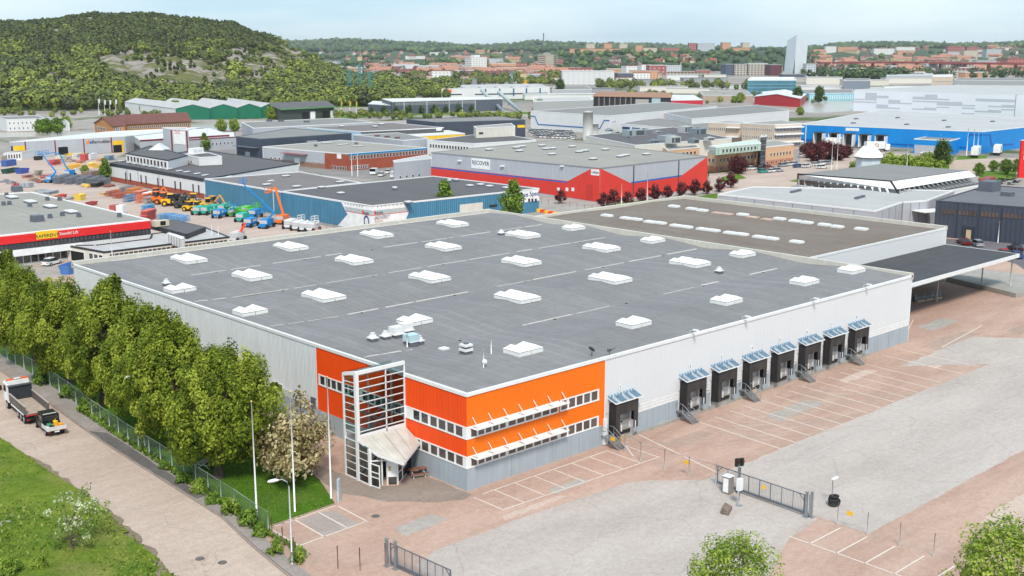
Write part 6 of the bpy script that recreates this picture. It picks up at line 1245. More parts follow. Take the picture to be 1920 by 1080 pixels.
gpoly([(-200,250),(170,247),(250,242),(560,222),(640,224),(450,243),(240,252),(-200,262)], .004, WATER, 'river'); gpoly([(1478,206),(1530,212),(1600,208),(1600,190),(1500,184),(1300,180),(1200,172),(1180,177),(1480,193)], .004, WATER, 'river')
gpoly([(1330,168),(1400,166),(1400,160),(1320,163),(1200,161),(1200,165)], .005, WATER, 'river')
RK = M('yellow barrier', (.8,.5,.05), .5); 
# ------------------------------------------------------------------ cars
def car_mesh(col, kind='car'):
    m = MB(); b = P(col, .22)
    if kind == 'car':
        m.prism([(-2.2,-.82),(2.0,-.86),(2.25,-.6),(2.25,.6),(2.0,.86),(-2.2,.82)], .28, [.88,.72,.66,.66,.72,.88])
        m.add([(-2.0,-.75,.86),(1.05,-.78,.78),(1.05,.78,.78),(-2.0,.75,.86),(-1.5,-.6,1.42),(.25,-.62,1.42),(.25,.62,1.42),(-1.5,.6,1.42)], [(0,1,5,4),(1,2,6,5),(2,3,7,6),(3,0,4,7)], 1)
        m.add([(-1.55,-.6,1.42),(.3,-.62,1.42),(.3,.62,1.42),(-1.55,.6,1.42),(-1.4,-.5,1.47),(.1,-.5,1.47),(.1,.5,1.47),(-1.4,.5,1.47)], [(4,5,6,7),(0,1,5,4),(1,2,6,5),(2,3,7,6),(3,0,4,7)])
        m.box(2.2,-.75,.5,2.27,-.45,.62,3); m.box(2.2,.45,.5,2.27,.75,.62,3); m.box(-2.24,-.8,.6,-2.19,-.5,.75,4); m.box(-2.24,.5,.6,-2.19,.8,.75,4); r, wx = .32, 1.35
    elif kind == 'van':
        m.prism([(-2.6,-.95),(2.3,-.95),(2.6,-.7),(2.6,.7),(2.3,.95),(-2.6,.95)], .35, [2.1,1.25,1.1,1.1,1.25,2.1]); m.box(-2.6,-.94,1.2,1.0,.94,2.15); m.add([(1.0,-.9,1.2),(1.9,-.85,1.25),(1.9,.85,1.25),(1.0,.9,1.2),(1.0,-.85,2.1),(1.0,.85,2.1)],[(1,2,5,4),(0,1,4),(2,3,5)],1); r, wx = .36, 1.6
    for x in (-wx, wx):
        for y in (-.8, .8): m.wheel((x, y, r), r, .24, 'y', 2, 3)
    return m.mesh(kind, [b, CARGL, BLACK, P((.5,.5,.5)), P((.4,.02,.02))])
CM = {}
def car(px, py, col, ang, lb, group=None, kind='car', off=None):
    k = (col, kind)
    if k not in CM:
        CM[k] = car_mesh(col, kind)
    p = G(px, py) if off is None else off
    o = link('parked_'+kind, CM[k], None, (p.x, p.y, .01), ang); return tag(o, lb, kind, group)
CW, CBK, CSV, CRD, CTL, CBL, CDR = (.75,.75,.75), (.02,.02,.025), (.35,.37,.4), (.5,.02,.02), (.02,.35,.30), (.03,.09,.25), (.15,.01,.015)
for i, (px, py, c, a, lb) in enumerate([(1806,458,CDR,2.3,'dark red car parked nearest the annex corner'), (1831,461,CSV,2.3,'silver blue car beside the dark red one'), (1880,479,CRD,2.4,'bright red car behind the canopy corner'), (1903,470,CBK,2.4,'black car at the far side of the right car park'), (1903,483,CBL,2.4,'dark blue car in front of the black one at the right edge')]): car(px, py, c, R(a*20), lb, 'cars in the car park by the slate hall')
for i, (px, py, c, lb) in enumerate([(1390,322,CBK,'dark car under the dark red tree at the peach office'), (1408,318.5,CW,'white car at the left end of the peach office row'), (1424,317,CBK,'black car between the white and dark red cars at the peach office'), (1440,316,CDR,'dark red car under the stair tower of the peach office'), (1431,324,CTL,'teal car in the front row by the peach office'), (1447,323,CW,'white car beside the teal one'), (1458,322,CSV,'silver car at the right end of the front row'),
        (1468,312.5,CSV,'silver car just right of the stair tower'), (1479,310.5,CW,'white car in the middle of the right row at the peach office'), (1490,309.5,CW,'white car at the peach office end wall'), (1497,314,CBL,'dark blue car at the start of the outer row'), (1512,314,CW,'first white car of the outer row'), (1530,311,CW,'white car of the outer row under the red trees'), (1541,309,CW,'white car near the end of the outer row'), (1553,308,CSV,'silver car at the right end of the outer row'), (1541,316,CW,'white car parked across the outer row end'), (1507,289,CW,'white car beside the dark red tree by the blue docks')]): car(px, py, c, R(-15+8*(i%3)), lb, 'cars parked at the peach office')
for i, (px, py, k, lb) in enumerate([(702,327,'van','white van left of the grey sheet hall'), (716,330,'car','white car beside the white van'), (728,325,'car','white car nearest the brick office'), (740,333,'van','white van nearest the grey sheet hall'), (752,328,'car','white car at the grey sheet hall corner')]): car(px, py, CW, R(40), lb, 'white vehicles by the brick office', k)
rc = random.Random(4)
for j in range(5):
    for i in range(11):
        x = 994+i*7.6+j*2; y = 246+j*2.9+i*.35
        if rc.random() < .93: car(x, y, CW if rc.random() < .7 else CSV, R(20), 'one of the many pale new cars in rows in front of the blue outlined hall', 'storage rows of pale cars', 'car')
car(98,496,CW,R(30),'white estate car parked below the low wing entrance'); car(84,490,CW,R(30),'white car half hidden behind the white estate car')
def truckbox(px, py, L_, ang, lb, logo=None, cab=True, col=(.75,.75,.75)):
    p = G(px, py); t = thing('box_truck', lb, 'truck', (p.x, p.y, .01), ang, 'trucks around the halls'); m = MB(); m.box(0,-1.25,1.1,L_,1.25,3.9); m.build('cargo_box', P(col), t)
    m = MB(); m.box(.2,-.8,.7,L_+(2 if cab else 0),.8,1.08); m.build('chassis', BLACK, t)
    if cab: m = MB(); m.prism([(L_+.2,-1.2),(L_+2.2,-1.2),(L_+2.2,1.2),(L_+.2,1.2)], .6, [3.2,2.9,2.9,3.2]); m.box(L_+2.2,-1.05,1.7,L_+2.25,1.05,2.7,1); m.build('cab', [WHT, CARGL], t)
    wheels(t, [(x, y) for x in ((1.2,2.4,L_+1.2) if cab else (1.2,2.4)) for y in (-1.0,1.0)], .5, .35)
    if logo: 
        for s in (-1,): m = MB(); torus(m, .75, .16, 14, 5); o = m.build('round_logo', P(logo), t, (L_*.55, s*1.27, 2.6)); o.rotation_euler = (PI/2, .5, 0); o.scale = (1,.7,.2)
    return t
ba = h_blue = None
truckbox(1826,296.5,12,HEAD*.0+R(20),'white trailer with blue round logo on the road by the blue hall', (.03,.05,.35), False); truckbox(1868,292,9,R(20),'second white truck with round logo ahead of the trailer', (.03,.05,.35))
truckbox(1622,284,8,R(-75)+HEAD,'white truck with orange emblem backed between the dock tunnels', (.5,.2,.08)); truckbox(1545,275.5,8,R(-75)+HEAD,'white truck standing at the first dock tunnels')
# ------------------------------------------------------------------ machines on the hire yard
def boom(px, py, path, col, lb, base=(2.2,4.6), w=.42, bask=True, group='boom lifts on the machine yard'):
    """self-propelled lift; path: pixels of the jib joints seen at the machine's own distance"""
    p = G(px, py); d = p-CF(0,0); D = (p.x-CAMX)*math.sin(HEAD)+(p.y-CAMY)*math.cos(HEAD); mt = P(col)
    t = thing('boom_lift', lb, 'boom lift', (p.x, p.y, 0), HEAD*0+R(30), group)
    m = MB(); m.box(-base[1]/2,-.9,.5,base[1]/2,.9,1.0); m.build('chassis', mt, t); m = MB(); m.box(-1.3,-1.0,1.0,1.6,1.0,2.1); m.box(-1.5,-.9,1.1,-1.3,.9,1.9,1); m.box(-.6,-1.02,1.3,1.2,1.02,1.9,1 if len(lb)%3 == 0 else 0); m.build('turret', [mt, P((.5,.5,.52))], t)
    for x in (-1.6,1.6):
        for y in (-1.0,1.0): m = MB(); m.tube([(x,y-.2,.5),(x,y+.2,.5)], .5, 12); m.build('wheel', BLACK, t)
    q = [PD(x, y, D)-p for x, y in path]; q = [Matrix.Rotation(-R(30), 3, 'Z') @ v for v in q]; cur = Vector((0,0,1.7))
    for v in q: m = MB(); m.beam(cur, v, w); m.build('boom_section', mt, t); cur = v; w *= .8
    if bask:
        m = MB()
        for a in (-.9,.9):
            for b in (-.45,.45): m.beam(cur+Vector((a,b,0)), cur+Vector((a,b,1.1)), .08)
        for z in (0,.55,1.1):
            for b in (-.45,.45): m.beam(cur+Vector((-.9,b,z)), cur+Vector((.9,b,z)), .07)
            for a in (-.9,.9): m.beam(cur+Vector((a,-.45,z)), cur+Vector((a,.45,z)), .07)
        m.box(cur.x-.9,cur.y-.45,cur.z-.06,cur.x+.9,cur.y+.45,cur.z); m.build('basket', mt, t)
    return t
BLU, GRN2, TEAL, ORG, YL = (.0,.22,.55), (.10,.55,.06), (.02,.42,.32), (.85,.18,.02), (.85,.48,.01)
boom(97,342,[(105,322),(90,303),(78,288),(73,290)],BLU,'blue boom lift with raised jib at the left of the yard'); boom(131,331,[(122,310),(113,290),(100,286),(86,289)],BLU,'blue boom lift with long jib reaching left over the yard')
boom(500,427,[(514,399),(490,376),(461,350),(456,343)],BLU,'blue articulated lift raised in front of the weathered blue hall'); boom(530,419,[(534,410),(516,351),(503,361)],ORG,'orange lift with tall folded jib in front of the weathered blue hall', w=.6)
tele = boom(445,452,[(451,435),(460,418)],(.8,.05,.03),'white telehandler with raised red arm near the warehouse parapet', bask=False, w=.6, group=None)
for ch in tele.children:
    if ch.name.split('.')[0] in ('turret', 'chassis'): ch.data.materials[0] = P((.6,.6,.6))
for i, (px, py, dx, dy, c, lb) in enumerate([(374,402,14,-6,TEAL,'teal folded lift at the left end of the coloured row'), (388,402,22,-4,TEAL,'teal folded lift behind the two flagpoles'), (402,399,24,-6,TEAL,'teal lift with pale jib right of the flagpoles'), (420,398,20,-9,TEAL,'green blue lift near the blue hall wall'), (412,408,26,-12,BLU,'blue lift with jib lowered to the right'),
        (440,405,36,-9,GRN2,'bright green lift with long low jib'), (462,402,20,-8,GRN2,'bright green lift nearest the blue hall wall'), (455,415,-14,-6,TEAL,'teal lift below the bright green ones'), (478,408,18,-4,BLU,'blue folded lift left of the raised blue one'), (470,425,-8,6,BLU,'small blue lift with its basket on the ground'),
        (545,428,20,-10,(.7,.7,.7),'first white trailer lift from the orange machine'), (560,431,18,-12,(.7,.7,.7),'second white trailer lift from the orange machine'), (574,433,16,-13,(.7,.7,.7),'third white trailer lift from the orange machine'), (586,434,12,-14,(.7,.7,.7),'last white trailer lift beside the wire fence')]): boom(px, py, [(px+dx*.4, py-7+dy*.4), (px+dx, py-6+dy)], c, lb, (1.6,3.4), .4, i%2 == 0, 'folded lifts in the coloured row')
def loader(px, py, col, lb, ang, kind='loader', s=1.0):
    p = G(px, py); t = thing('construction_machine', lb, 'construction machine', (p.x, p.y, 0), ang, 'construction machines in a row'); t.scale = (s,)*3; mt = P(col)
    m = MB(); m.prism([(-2.6,-.9),(-.2,-.9),(-.2,.9),(-2.6,.9)], .8, [1.7,2.0,2.0,1.7]); m.box(-.2,-.7,.7,1.6,.7,1.3); m.build('body', mt, t)
    m = MB(); m.box(-.9,-.75,2.0,.5,.75,3.1,1); m.box(-1.0,-.85,3.1,.6,.85,3.25); m.build('cab', [mt, CARGL], t)
    for x, r in ((-1.7,.75),(1.2,.75)):
        for y in (-1.0,1.0): m = MB(); m.tube([(x,y-.25,r),(x,y+.25,r)], r, 12, 0); wh = m.build('wheel', BLACK, t); m = MB(); m.tube([(x,y-.27,r),(x,y+.27,r)], r*.5, 10); m.build('rim', mt, wh)
    if kind == 'roller': m = MB(); m.tube([(2.3,-1,.8),(2.3,1,.8)], .8, 16); m.build('drum', M('roller drum', (.35,.12,.06), .5), t); m = MB(); m.box(1.5,-1.15,.8,3.0,-1.02,1.2); m.box(1.5,1.02,.8,3.0,1.15,1.2); m.build('drum_frame', mt, t)
    elif kind == 'digger': m = MB(); m.beam((.6,0,1.6),(2.4,0,3.6),.35); m.beam((2.4,0,3.6),(3.8,0,1.4),.28); m.prism([(3.4,-.5),(4.2,-.5),(4.2,.5),(3.4,.5)],.3,1.4); m.build('digger_arm', mt, t)
    else: m = MB(); m.beam((1.2,-.5,1.3),(2.6,-.5,.7),.22); m.beam((1.2,.5,1.3),(2.6,.5,.7),.22); m.prism([(2.5,-1.2),(3.4,-1.2),(3.4,1.2),(2.5,1.2)],.2,[1.2,.4,.4,1.2]); m.build('bucket', mt, t)
    return t
for i, (px, py, c, k, lb, s) in enumerate([(295,381,ORG,'roller','orange roller at the left end of the machine row',1), (309,383,ORG,'roller','second orange roller in the machine row',1), (322,386,YL,'roller','yellow roller behind the orange ones',1), (334,386,(.05,.05,.05),'digger','dark digger with yellow cab roof in the machine row',1), (346,390,(.06,.055,.05),'digger','dark digger with raised arm at the front of the row',1), (365,385,YL,'loader','yellow wheel loader with tall cab beside the brick wall',1), (358,396,YL,'roller','low yellow roller in front of the wheel loader',.8), (371,396,YL,'roller','second low yellow roller in front of the wheel loader',.8), (392,392,YL,'loader','yellow machine behind the left flagpole',.9), (400,388,(.8,.35,.03),'digger','orange yellow digger arm nearest the blue hall wall',.9), (294,372,ORG,'digger','orange digger against the brick wall',.9)]): loader(px, py, c, lb, R(-60+13*(i%3)), k, s)
def pile(px, py, w, d, h, col, lb, kind='stack', ang=R(20), group=None, name=None, cat=None, seed=0):
    """stacked hire goods: frames, crates, barriers, skips"""
    w *= .8; d *= .85; h *= .82; g_ = sum(col)/3; col = tuple(.8*c+.2*g_ for c in col)
    p = G(px, py); mt = P(col); r = random.Random(int(px*7+py)); t = thing(name or 'equipment_stack', lb, cat or 'stack', (p.x, p.y, 0), ang, group)
    if kind == 'stack':
        n = max(2, int(h/.35))
        for k in range(n): m = MB(); ox, oy = r.uniform(-.15,.15), r.uniform(-.15,.15); m.box(-w/2+ox,-d/2+oy,k*h/n+.02,w/2+ox,d/2+oy,(k+.75)*h/n); m.build('layer', mt if k%3 else P(tuple(min(1,c*1.3+.03) for c in col)), t)
    elif kind == 'frames':
        n = max(3, int(w/.5))
        for k in range(n):
            x = -w/2+k*w/(n-1); m = MB(); m.beam((x,-d/2,0),(x,-d/2,h),.12); m.beam((x,d/2,0),(x,d/2,h),.12); m.beam((x,-d/2,h),(x,d/2,h),.12); m.beam((x,-d/2,h/2),(x,d/2,h/2),.05); m.beam((x,-d/2,.1),(x,d/2,.1),.06)
            for j in range(4): m.beam((x,-d/2+(j+1)*d/5,.1),(x,-d/2+(j+1)*d/5,h),.07)
            m.build('frame', mt, t)
    elif kind == 'skip': m = MB(); m.prism([(-w/2+.5,-d/2+.2),(w/2-.5,-d/2+.2),(w/2-.5,d/2-.2),(-w/2+.5,d/2-.2)],0,.1); m.add([(-w/2,-d/2,h),(w/2,-d/2,h),(w/2,d/2,h),(-w/2,d/2,h),(-w/2+.5,-d/2+.2,.1),(w/2-.5,-d/2+.2,.1),(w/2-.5,d/2-.2,.1),(-w/2+.5,d/2-.2,.1)],[(0,1,5,4),(1,2,6,5),(2,3,7,6),(3,0,4,7)]); m.build('tub', mt, t)
    elif kind == 'box': 
        m = MB(); m.box(-w/2,-d/2,.1,w/2,d/2,h); m.build('shell', M('ribbed container', col, .5, 0, .08, stripe=(.4,.7)) if w > 5 else mt, t); m = MB(); m.box(w/2,-d/2+.1,.2,w/2+.04,-.05,h-.15); m.box(w/2,.05,.2,w/2+.04,d/2-.1,h-.15); m.build('door', P(tuple(c*.8 for c in col)), t)
    elif kind == 'heap':
        m = MB()
        for k in range(26): c = Vector((r.uniform(-w/2,w/2), r.uniform(-d/2,d/2), 0)); hh = h*r.uniform(.25,1)*(1-abs(c.x)/w); e = Vector((r.uniform(-1,1), r.uniform(-1,1), r.uniform(-.15,.3)))*.9; c.z = hh*.7; m.beam(c-e, c+e, r.uniform(.15,.5), r.uniform(.1,.4))
        tag(m.build('pieces', mt, t), kind='stuff')
    return t
GY, DG, BR = (.22,.23,.26), (.09,.10,.12), (.32,.10,.07)
for k in range(9): pile(112+k*10.5, 344+k*.45+(k%2)*-4, 5.2, 2.4, 2.6, (.16,.18,.22), 'grey steel cage stack, %s' % ['at its left end','beside the left end','left of the middle','near the raised blue lift','in the middle','right of the middle','before the red stack','near its right end','at its right end by the white office'][k], 'frames', R(40), 'grey cage stacks', None, None)
for px, py, w, d, h, c, lb, kd in [(17,311,7,2.6,2.6,(.02,.10,.42),'blue container at the left of the yard','box'), (20,324,9,2.8,1.8,(.01,.10,.07),'dark green open skip left of the blue tanks','skip'), (42,325,6,2.8,2.0,(.02,.08,.45),'blue rounded tank next to the green skip','skip'), (3,304,4,3,2.8,(.38,.32,.26),'tan crate at the very left edge of the yard','box'),
        (52,333,5,2,1.2,BR,'red brown pallet stack left of the blue lift','stack'), (64,338,4,2,1.4,(.35,.22,.14),'brown timber pile below the blue skip','heap'), (76,342,5,2.4,1.6,BR,'red frames lying left of the blue lift','heap'), (86,333,6,2.5,1.7,(.45,.10,.07),'red formwork pile behind the blue lift','heap'), (72,330,3,2,2.4,(.30,.25,.2),'brown crates right of the mesh fence','stack'),
        (103,309,6,2.6,2.4,(.6,.04,.03),'red machine under the long blue jib','stack'), (115,304,5,2.5,3.0,(.60,.55,.42),'cream round tent roll at the centre of the yard','box'), (138,316,9,2.6,1.8,YL,'yellow barrier row in front of the white pallets','frames'), (150,318,8,1.2,.9,(.62,.60,.55),'white pallets under the yellow barriers','stack'), (174,313,5,2.2,2.0,YL,'yellow pump units right of the barriers','stack'), (184,315,4,2.2,1.8,YL,'yellow rack near the low brick office','frames'),
        (172,333,7,4,2.6,(.25,.15,.12),'small brown roofed yard hut','box'), (196,339,3,2,1.6,(.03,.06,.25),'dark blue box at the corner of the low brick office','box'), (167,350,4,2,1.2,YL,'yellow fork frames in front of the cages','heap'), (183,350,6,2.4,1.9,(.03,.03,.035),'black machine row right of the yellow frames','stack'), (205,350,4,2,1.4,BR,'red brown pile beside the brick wall','heap'), (158,349,3,2,1.0,(.6,.5,.2),'pale yellow pieces left of the yellow forks','heap'),
        (60,348,3,2,1.2,(.6,.62,.6),'white crates by the roof vent of the red fascia hall','stack'), (12,341,4,2,1.2,GY,'grey trailer piece behind the red fascia hall','heap'), (22,344,4,2,1.3,(.35,.33,.33),'grey scrap pile behind the red fascia hall','heap'), (33,349,4,2,1.2,(.5,.06,.07),'red machine behind the red fascia hall','heap'), (46,351,3,2,1.5,(.3,.32,.36),'grey box trailer behind the red fascia hall','box'), (54,351,3,2,1.7,(.32,.35,.4),'second grey box trailer behind the red fascia hall','box'),
        (70,357,5,2,1.1,(.5,.48,.42),'pale tarp heap at the hall edge','heap'), (82,361,6,2.4,1.1,(.36,.38,.42),'grey plank stack at the hall edge','heap'), (96,364,6,2.4,1.3,(.3,.33,.38),'blue grey plank stack at the hall edge','stack'), (107,369,6,2,1.0,(.6,.33,.14),'orange timber bundle at the hall edge','stack'), (118,372,2.4,2,1.4,(.7,.03,.03),'small red skip at the hall edge','skip'), (132,373,5,2,1.3,(.38,.38,.38),'grey mixers right of the red skip','heap'), (150,375,4,2.6,2.0,(.85,.6,.0),'bright yellow tank behind the hall edge','skip'),
        (172,385,4.6,2,1.2,(.5,.04,.04),'red low loader with white lettering band','skip'), (215,397,3,1.8,2.2,(.5,.06,.05),'red and white cab truck at the hall edge','box'), (228,400,2.4,2.2,2.6,(.75,.75,.75),'white toilet cabin at the hall edge','box'), (214,367,6,2.6,1.8,(.42,.10,.06),'red brown formwork stack left of the blue crates','frames'), (225,371,5,2.4,1.7,(.45,.09,.05),'brick red frame stack behind the blue crates','frames'), (240,360,7,2.6,2.0,GY,'grey mesh rolls in front of the brick wall','frames'), (226,358,7,2.8,1.6,YL,'yellow machine parts before the mesh rolls','heap'), (252,362,7,2.6,1.9,(.65,.22,.05),'red orange racks near the brick wall','frames'), (265,366,6,2.4,1.8,(.55,.12,.05),'red orange crates right of the mesh rolls','stack'),
        (196,366,4,2,1.2,(.55,.35,.15),'timber and grey pallets at the stack row start','stack'), (245,377,6,2,2.0,(.02,.18,.42),'blue crate row left of the orange frame','frames'), (262,380,3,1.4,2.6,(.75,.14,.03),'orange standing frame beside the blue crates','frames'), (270,373,4,2,1.8,(.7,.1,.05),'bright red rack beside the orange frame','stack'), (281,381,4,2.4,2.2,(.3,.32,.34),'grey wire crates left of the rollers','frames'), (280,370,5,2.4,1.9,(.6,.6,.62),'white tanks behind the rollers','stack'),
        (279,412,5.5,2.2,3.2,(.55,.05,.04),'tall multicoloured stack of red and blue panels','stack'), (279,407,4.5,2.0,3.8,(.02,.25,.5),'blue layer stack behind the red one','stack'), (308,411,4,2,1.6,(.12,.35,.62),'first light blue frame set','frames'), (320,411,4,2,1.6,(.10,.33,.62),'second light blue frame set from the left','frames'), (331,413,4,2,1.6,(.15,.38,.66),'third light blue frame set from the left','frames'), (343,415,4,2,1.6,(.12,.35,.64),'light blue frame set at the right end','frames'),
        (146,296,5,2.4,2.2,(.6,.6,.6),'white machines in front of the yellow sill','stack'), (162,300,6,2.4,2.8,(.55,.04,.03),'red truck in front of the hire hall','box'), (172,299,6,2.4,2.8,(.7,.7,.7),'white truck beside the red one at the hire hall','box'), (190,301,6,2.4,1.6,(.6,.25,.12),'orange barrier piles near the hire hall door','heap'), (205,300,5,2.4,2.2,(.15,.28,.38),'blue grey pumps near the hire hall door','stack'), (72,300,4,2,1.8,(.02,.02,.02),'black car-sized machine at the yellow sill','box'), (135,303,4,2.2,1.8,(.5,.35,.28),'tan pallets in mid yard','heap'), (150,305,4,2,1.4,(.55,.16,.1),'reddish pallets in mid yard','heap'), (126,300,4,2.2,1.6,(.5,.4,.3),'pale crates under the open gateway','stack'),
        (590,436,2,1.4,1.0,(.8,.2,.05),'small orange heap beside the wire fence','heap'), (30,296,4,2.4,1.6,(.6,.62,.64),'white tank left of the glazed hut','box'), (14,300,5,2.2,1.2,(.55,.56,.55),'pale mixers left of the blue container','heap'),
        (132,512,5.5,2.4,2.2,(.03,.20,.60),'blue tipping container behind the warehouse corner','skip')]:
    pile(px, py, w, d, h, c, lb, kd, R(35 if px < 300 else 30))
pile(1885,345,16,7,4.2,(.02,.02,.022),'big heap of black scrap tyres beside the red pylon sign','heap',R(10),None,'scrap_heap','heap'); pile(1850,343,12,3,2.0,(.35,.04,.03),'low red container behind the slate hall roof','box',R(10),None,'container','container')
pile(1816,448,3,1.2,2.6,(.55,.38,.22),'yellow and tan machine cover by the slate hall door','box',R(20),None,'crate','crate')
# flagpoles and lamps in the middle distance
for px, py, ty, lb in [(399,468,392,'left flagpole of the pair behind the warehouse edge'), (411,468,395,'right flagpole of the pair behind the warehouse edge'), (212,500,432,'short grey lamp mast in front of the low wing'), (660,330,265,'left flagpole in front of the brick office'), (671,331,266,'right flagpole in front of the brick office'), (1165,392,345,'short white pole in front of the red hall'), (1213,385,322,'taller white pole in front of the red hall'), (948,412,360,'white pole in front of the blue hall office'),
        (1558,330,258,'left of two tall poles at the red trees'), (1568,331,255,'right of two tall poles at the red trees'), (1812,292,240,'left of three flagpoles at the blue hall corner'), (1824,291,242,'middle of three flagpoles at the blue hall corner'), (1832,290,244,'right of three flagpoles at the blue hall corner'), (1760,310,252,'grey mast in front of the blue gatehouse'), (1700,316,272,'thin white mast by the brown hut'), (186,216,184,'first white flag mast by the river'), (197,216,186,'second white flag mast by the river'), (207,216,186,'third white flag mast by the river'), (218,216,185,'fourth white flag mast by the river'), (1871,455,415,'lamp post in the right car park'), (640,215,188,'first yellow banner mast right of the green hall'), (656,215,189,'second yellow banner mast right of the green hall'), (668,215,189,'third yellow banner mast right of the green hall'), (390,278,242,'white mast beside the dark tree'), (1108,300,262,'thin mast behind the plant roof')]:
    p = G(px, py); f = flagpole(p.x, p.y, HT(py, ty), lb, 'masts and flagpoles in the distance', .11 if py > 300 else .2)
    if px in (186,197,207,218,640,656,668): m = MB(); z = HT(py, ty); m.quad((0,0,z-.3),(1.3,.3,z-.6),(1.1,.3,z-3.4),(0,0,z-3)); m.build('flag', WHT if px < 300 else YELW, f)
# ------------------------------------------------------------------ trees in the middle distance
def mt_(h, rad, nc, per, sz, seed, mat, shape, cr=.9, tr=.2): cm, cs = crown(h*.12, h, rad, nc, per, cr, sz, seed, mat, shape, 1.1, (0,0), .3, .25); return cm, trunk(h*.6, tr, cs, seed, 8)
MT = {'cone': mt_(9, 2.9, 110, 26, .45, 101, LF_GRN, 'poplar'), 'round': mt_(8, 3.6, 90, 26, .5, 102, LF_GRN, 'oval', 1.1), 'lime': mt_(7, 3.6, 80, 26, .5, 103, LF_LIM, 'oval', 1.1), 'red': mt_(5, 2.0, 50, 24, .36, 104, LF_RED, 'oval', .7), 'redbig': mt_(7, 4.0, 100, 26, .45, 105, LF_RED, 'oval', 1.1), 'dark': mt_(9, 3.0, 80, 26, .5, 106, LF_DRK, 'oval', 1.1), 'sap': mt_(5, 1.8, 36, 20, .4, 107, LF_DRK, 'oval', .7), 'bush': mt_(3, 2.6, 50, 22, .45, 108, LF_LIM, 'dome', .9)}
def mtree(kind, px, py, s, lb, group, name='tree', cat='tree'):
    p = G(px, py); cm, tm2 = MT[kind]; return tree(name, lb, cat, (p.x, p.y, 0), cm, tm2, s, px*.7, group)
g = 'green trees around the halls'
for k, px, py, s, lb in [('cone',835,412,1.0,'pointed green tree in front of the blue hall roof'), ('cone',963,414,1.02,'broad pointed tree hiding the start of the office lettering'), ('cone',384,283,.75,'dark pointed tree beside the white mast'), ('lime',440,246,.8,'lime tree left of the dark grey hall'), ('lime',415,246,.8,'lime tree at the end of the brick school'), ('lime',510,224,1.0,'round lime tree in front of the green hall'), ('lime',553,245,.7,'small tree at the corner of the grey hall'), ('round',88,252,.9,'left tree of the pair by the river'), ('round',108,252,.95,'middle tree by the river'), ('round',75,250,.8,'leftmost tree by the river'),
        ('cone',199,340,.75,'bright green pointed tree at the corner of the low brick office'), ('lime',160,327,.4,'tiny tree on the brown yard hut side'), ('lime',125,240,.8,'tree right of the pale gabled shed'), ('lime',300,215,1.0,'left tree in front of the first green bay'), ('lime',330,213,1.1,'tree in front of the second sawtooth slope'), ('lime',360,213,1.1,'tree between the school roof and the green bays'), ('lime',270,214,.8,'low tree at the left end of the green hall'), ('dark',1765,312,.95,'sparse dark tree in front of the blue gatehouse'), ('round',1768,300,.6,'lower part tree beside the blue gatehouse'),
        ('round',1835,330,.5,'round shrub left of the clipped tree'), ('round',1862,322,.45,'round olive shrub on the grass'), ('round',1885,327,.6,'clipped umbrella tree beside the pylon sign'), ('round',1906,322,.5,'clipped tree behind the pylon sign'), ('lime',1790,228,.8,'x'), ('dark',1535,193,1.3,'dark tree left of the pale blue hall'), ('dark',1495,196,1.3,'brownish tree in front of the red arched hall'), ('sap',1425,193,1.5,'small tree left of the red arched hall'), ('sap',1470,194,1.3,'small tree before the red arched hall'), ('lime',1388,193,1.0,'bush tree on the river bank'), ('lime',1376,193,.7,'small tree on the river bank'), ('lime',1440,194,.7,'low tree on the river bank'), ('lime',1500,216,.7,'tree behind the white back hall'),('dark',1050,180,1.5,'big brownish tree right of the retail hall'),('lime',1012,208,1.0,'pale tree by the blue outlined hall')]:
    if lb != 'x': mtree(k, px, py, s, lb, g)
for i, (px, py) in enumerate([(1051,382),(1132,391),(1149,387),(1176,386),(1202,381),(1227,377),(1252,373),(1278,369),(1303,366),(1325,364),(1350,360),(1370,352)]):
    mtree('red', px, py, .7+.07*(i%3), ['dark red tree left of the fence by the red hall','first dark red tree at the red hall corner','dark red tree just right of the red hall corner','third dark red tree along the red hall','fourth dark red tree along the red hall','fifth dark red tree along the red hall','sixth dark red tree, at the first downpipe side','seventh dark red tree along the red hall','eighth dark red tree along the red hall','last dark red tree before the red hall end','dark red tree just past the red hall end','dark red tree on the grass past the red hall'][i], 'dark red trees along the red hall')
for i, (px, py, s) in enumerate([(1384,326,1.0),(1515,296,1.0),(1530,303,1.1),(1550,299,1.1),(1572,301,1.0),(1585,296,.8),(1540,290,.9)]): mtree('redbig', px, py, s*.8, ['big dark red tree in front of the peach office','leftmost of the big dark red trees by the blue docks','big dark red tree nearest the parked cars','big dark red tree in the middle of the cluster','big dark red tree beside the two poles','rightmost dark red tree of the cluster','dark red tree at the back of the cluster'][i], 'big dark red trees')
for i in range(9): mtree('sap', 697+i*23.3, 216-i*.7, .95+.15*(i%2), 'one of the row of small street trees in front of the slate grey office', 'street trees by the slate office', 'street_tree')
for i in range(14): mtree('bush', 1604+i*13, 317-i*.3+(i%2)*-6, .8+.25*(i%3), 'one of the light green bushes of the hedge beyond the pavilion building', 'hedge bushes beyond the pavilion', 'bush', 'bush')
for i, (px, py) in enumerate([(755,404),(868,376),(1760,345),(1338,352),(930,392)]): pass
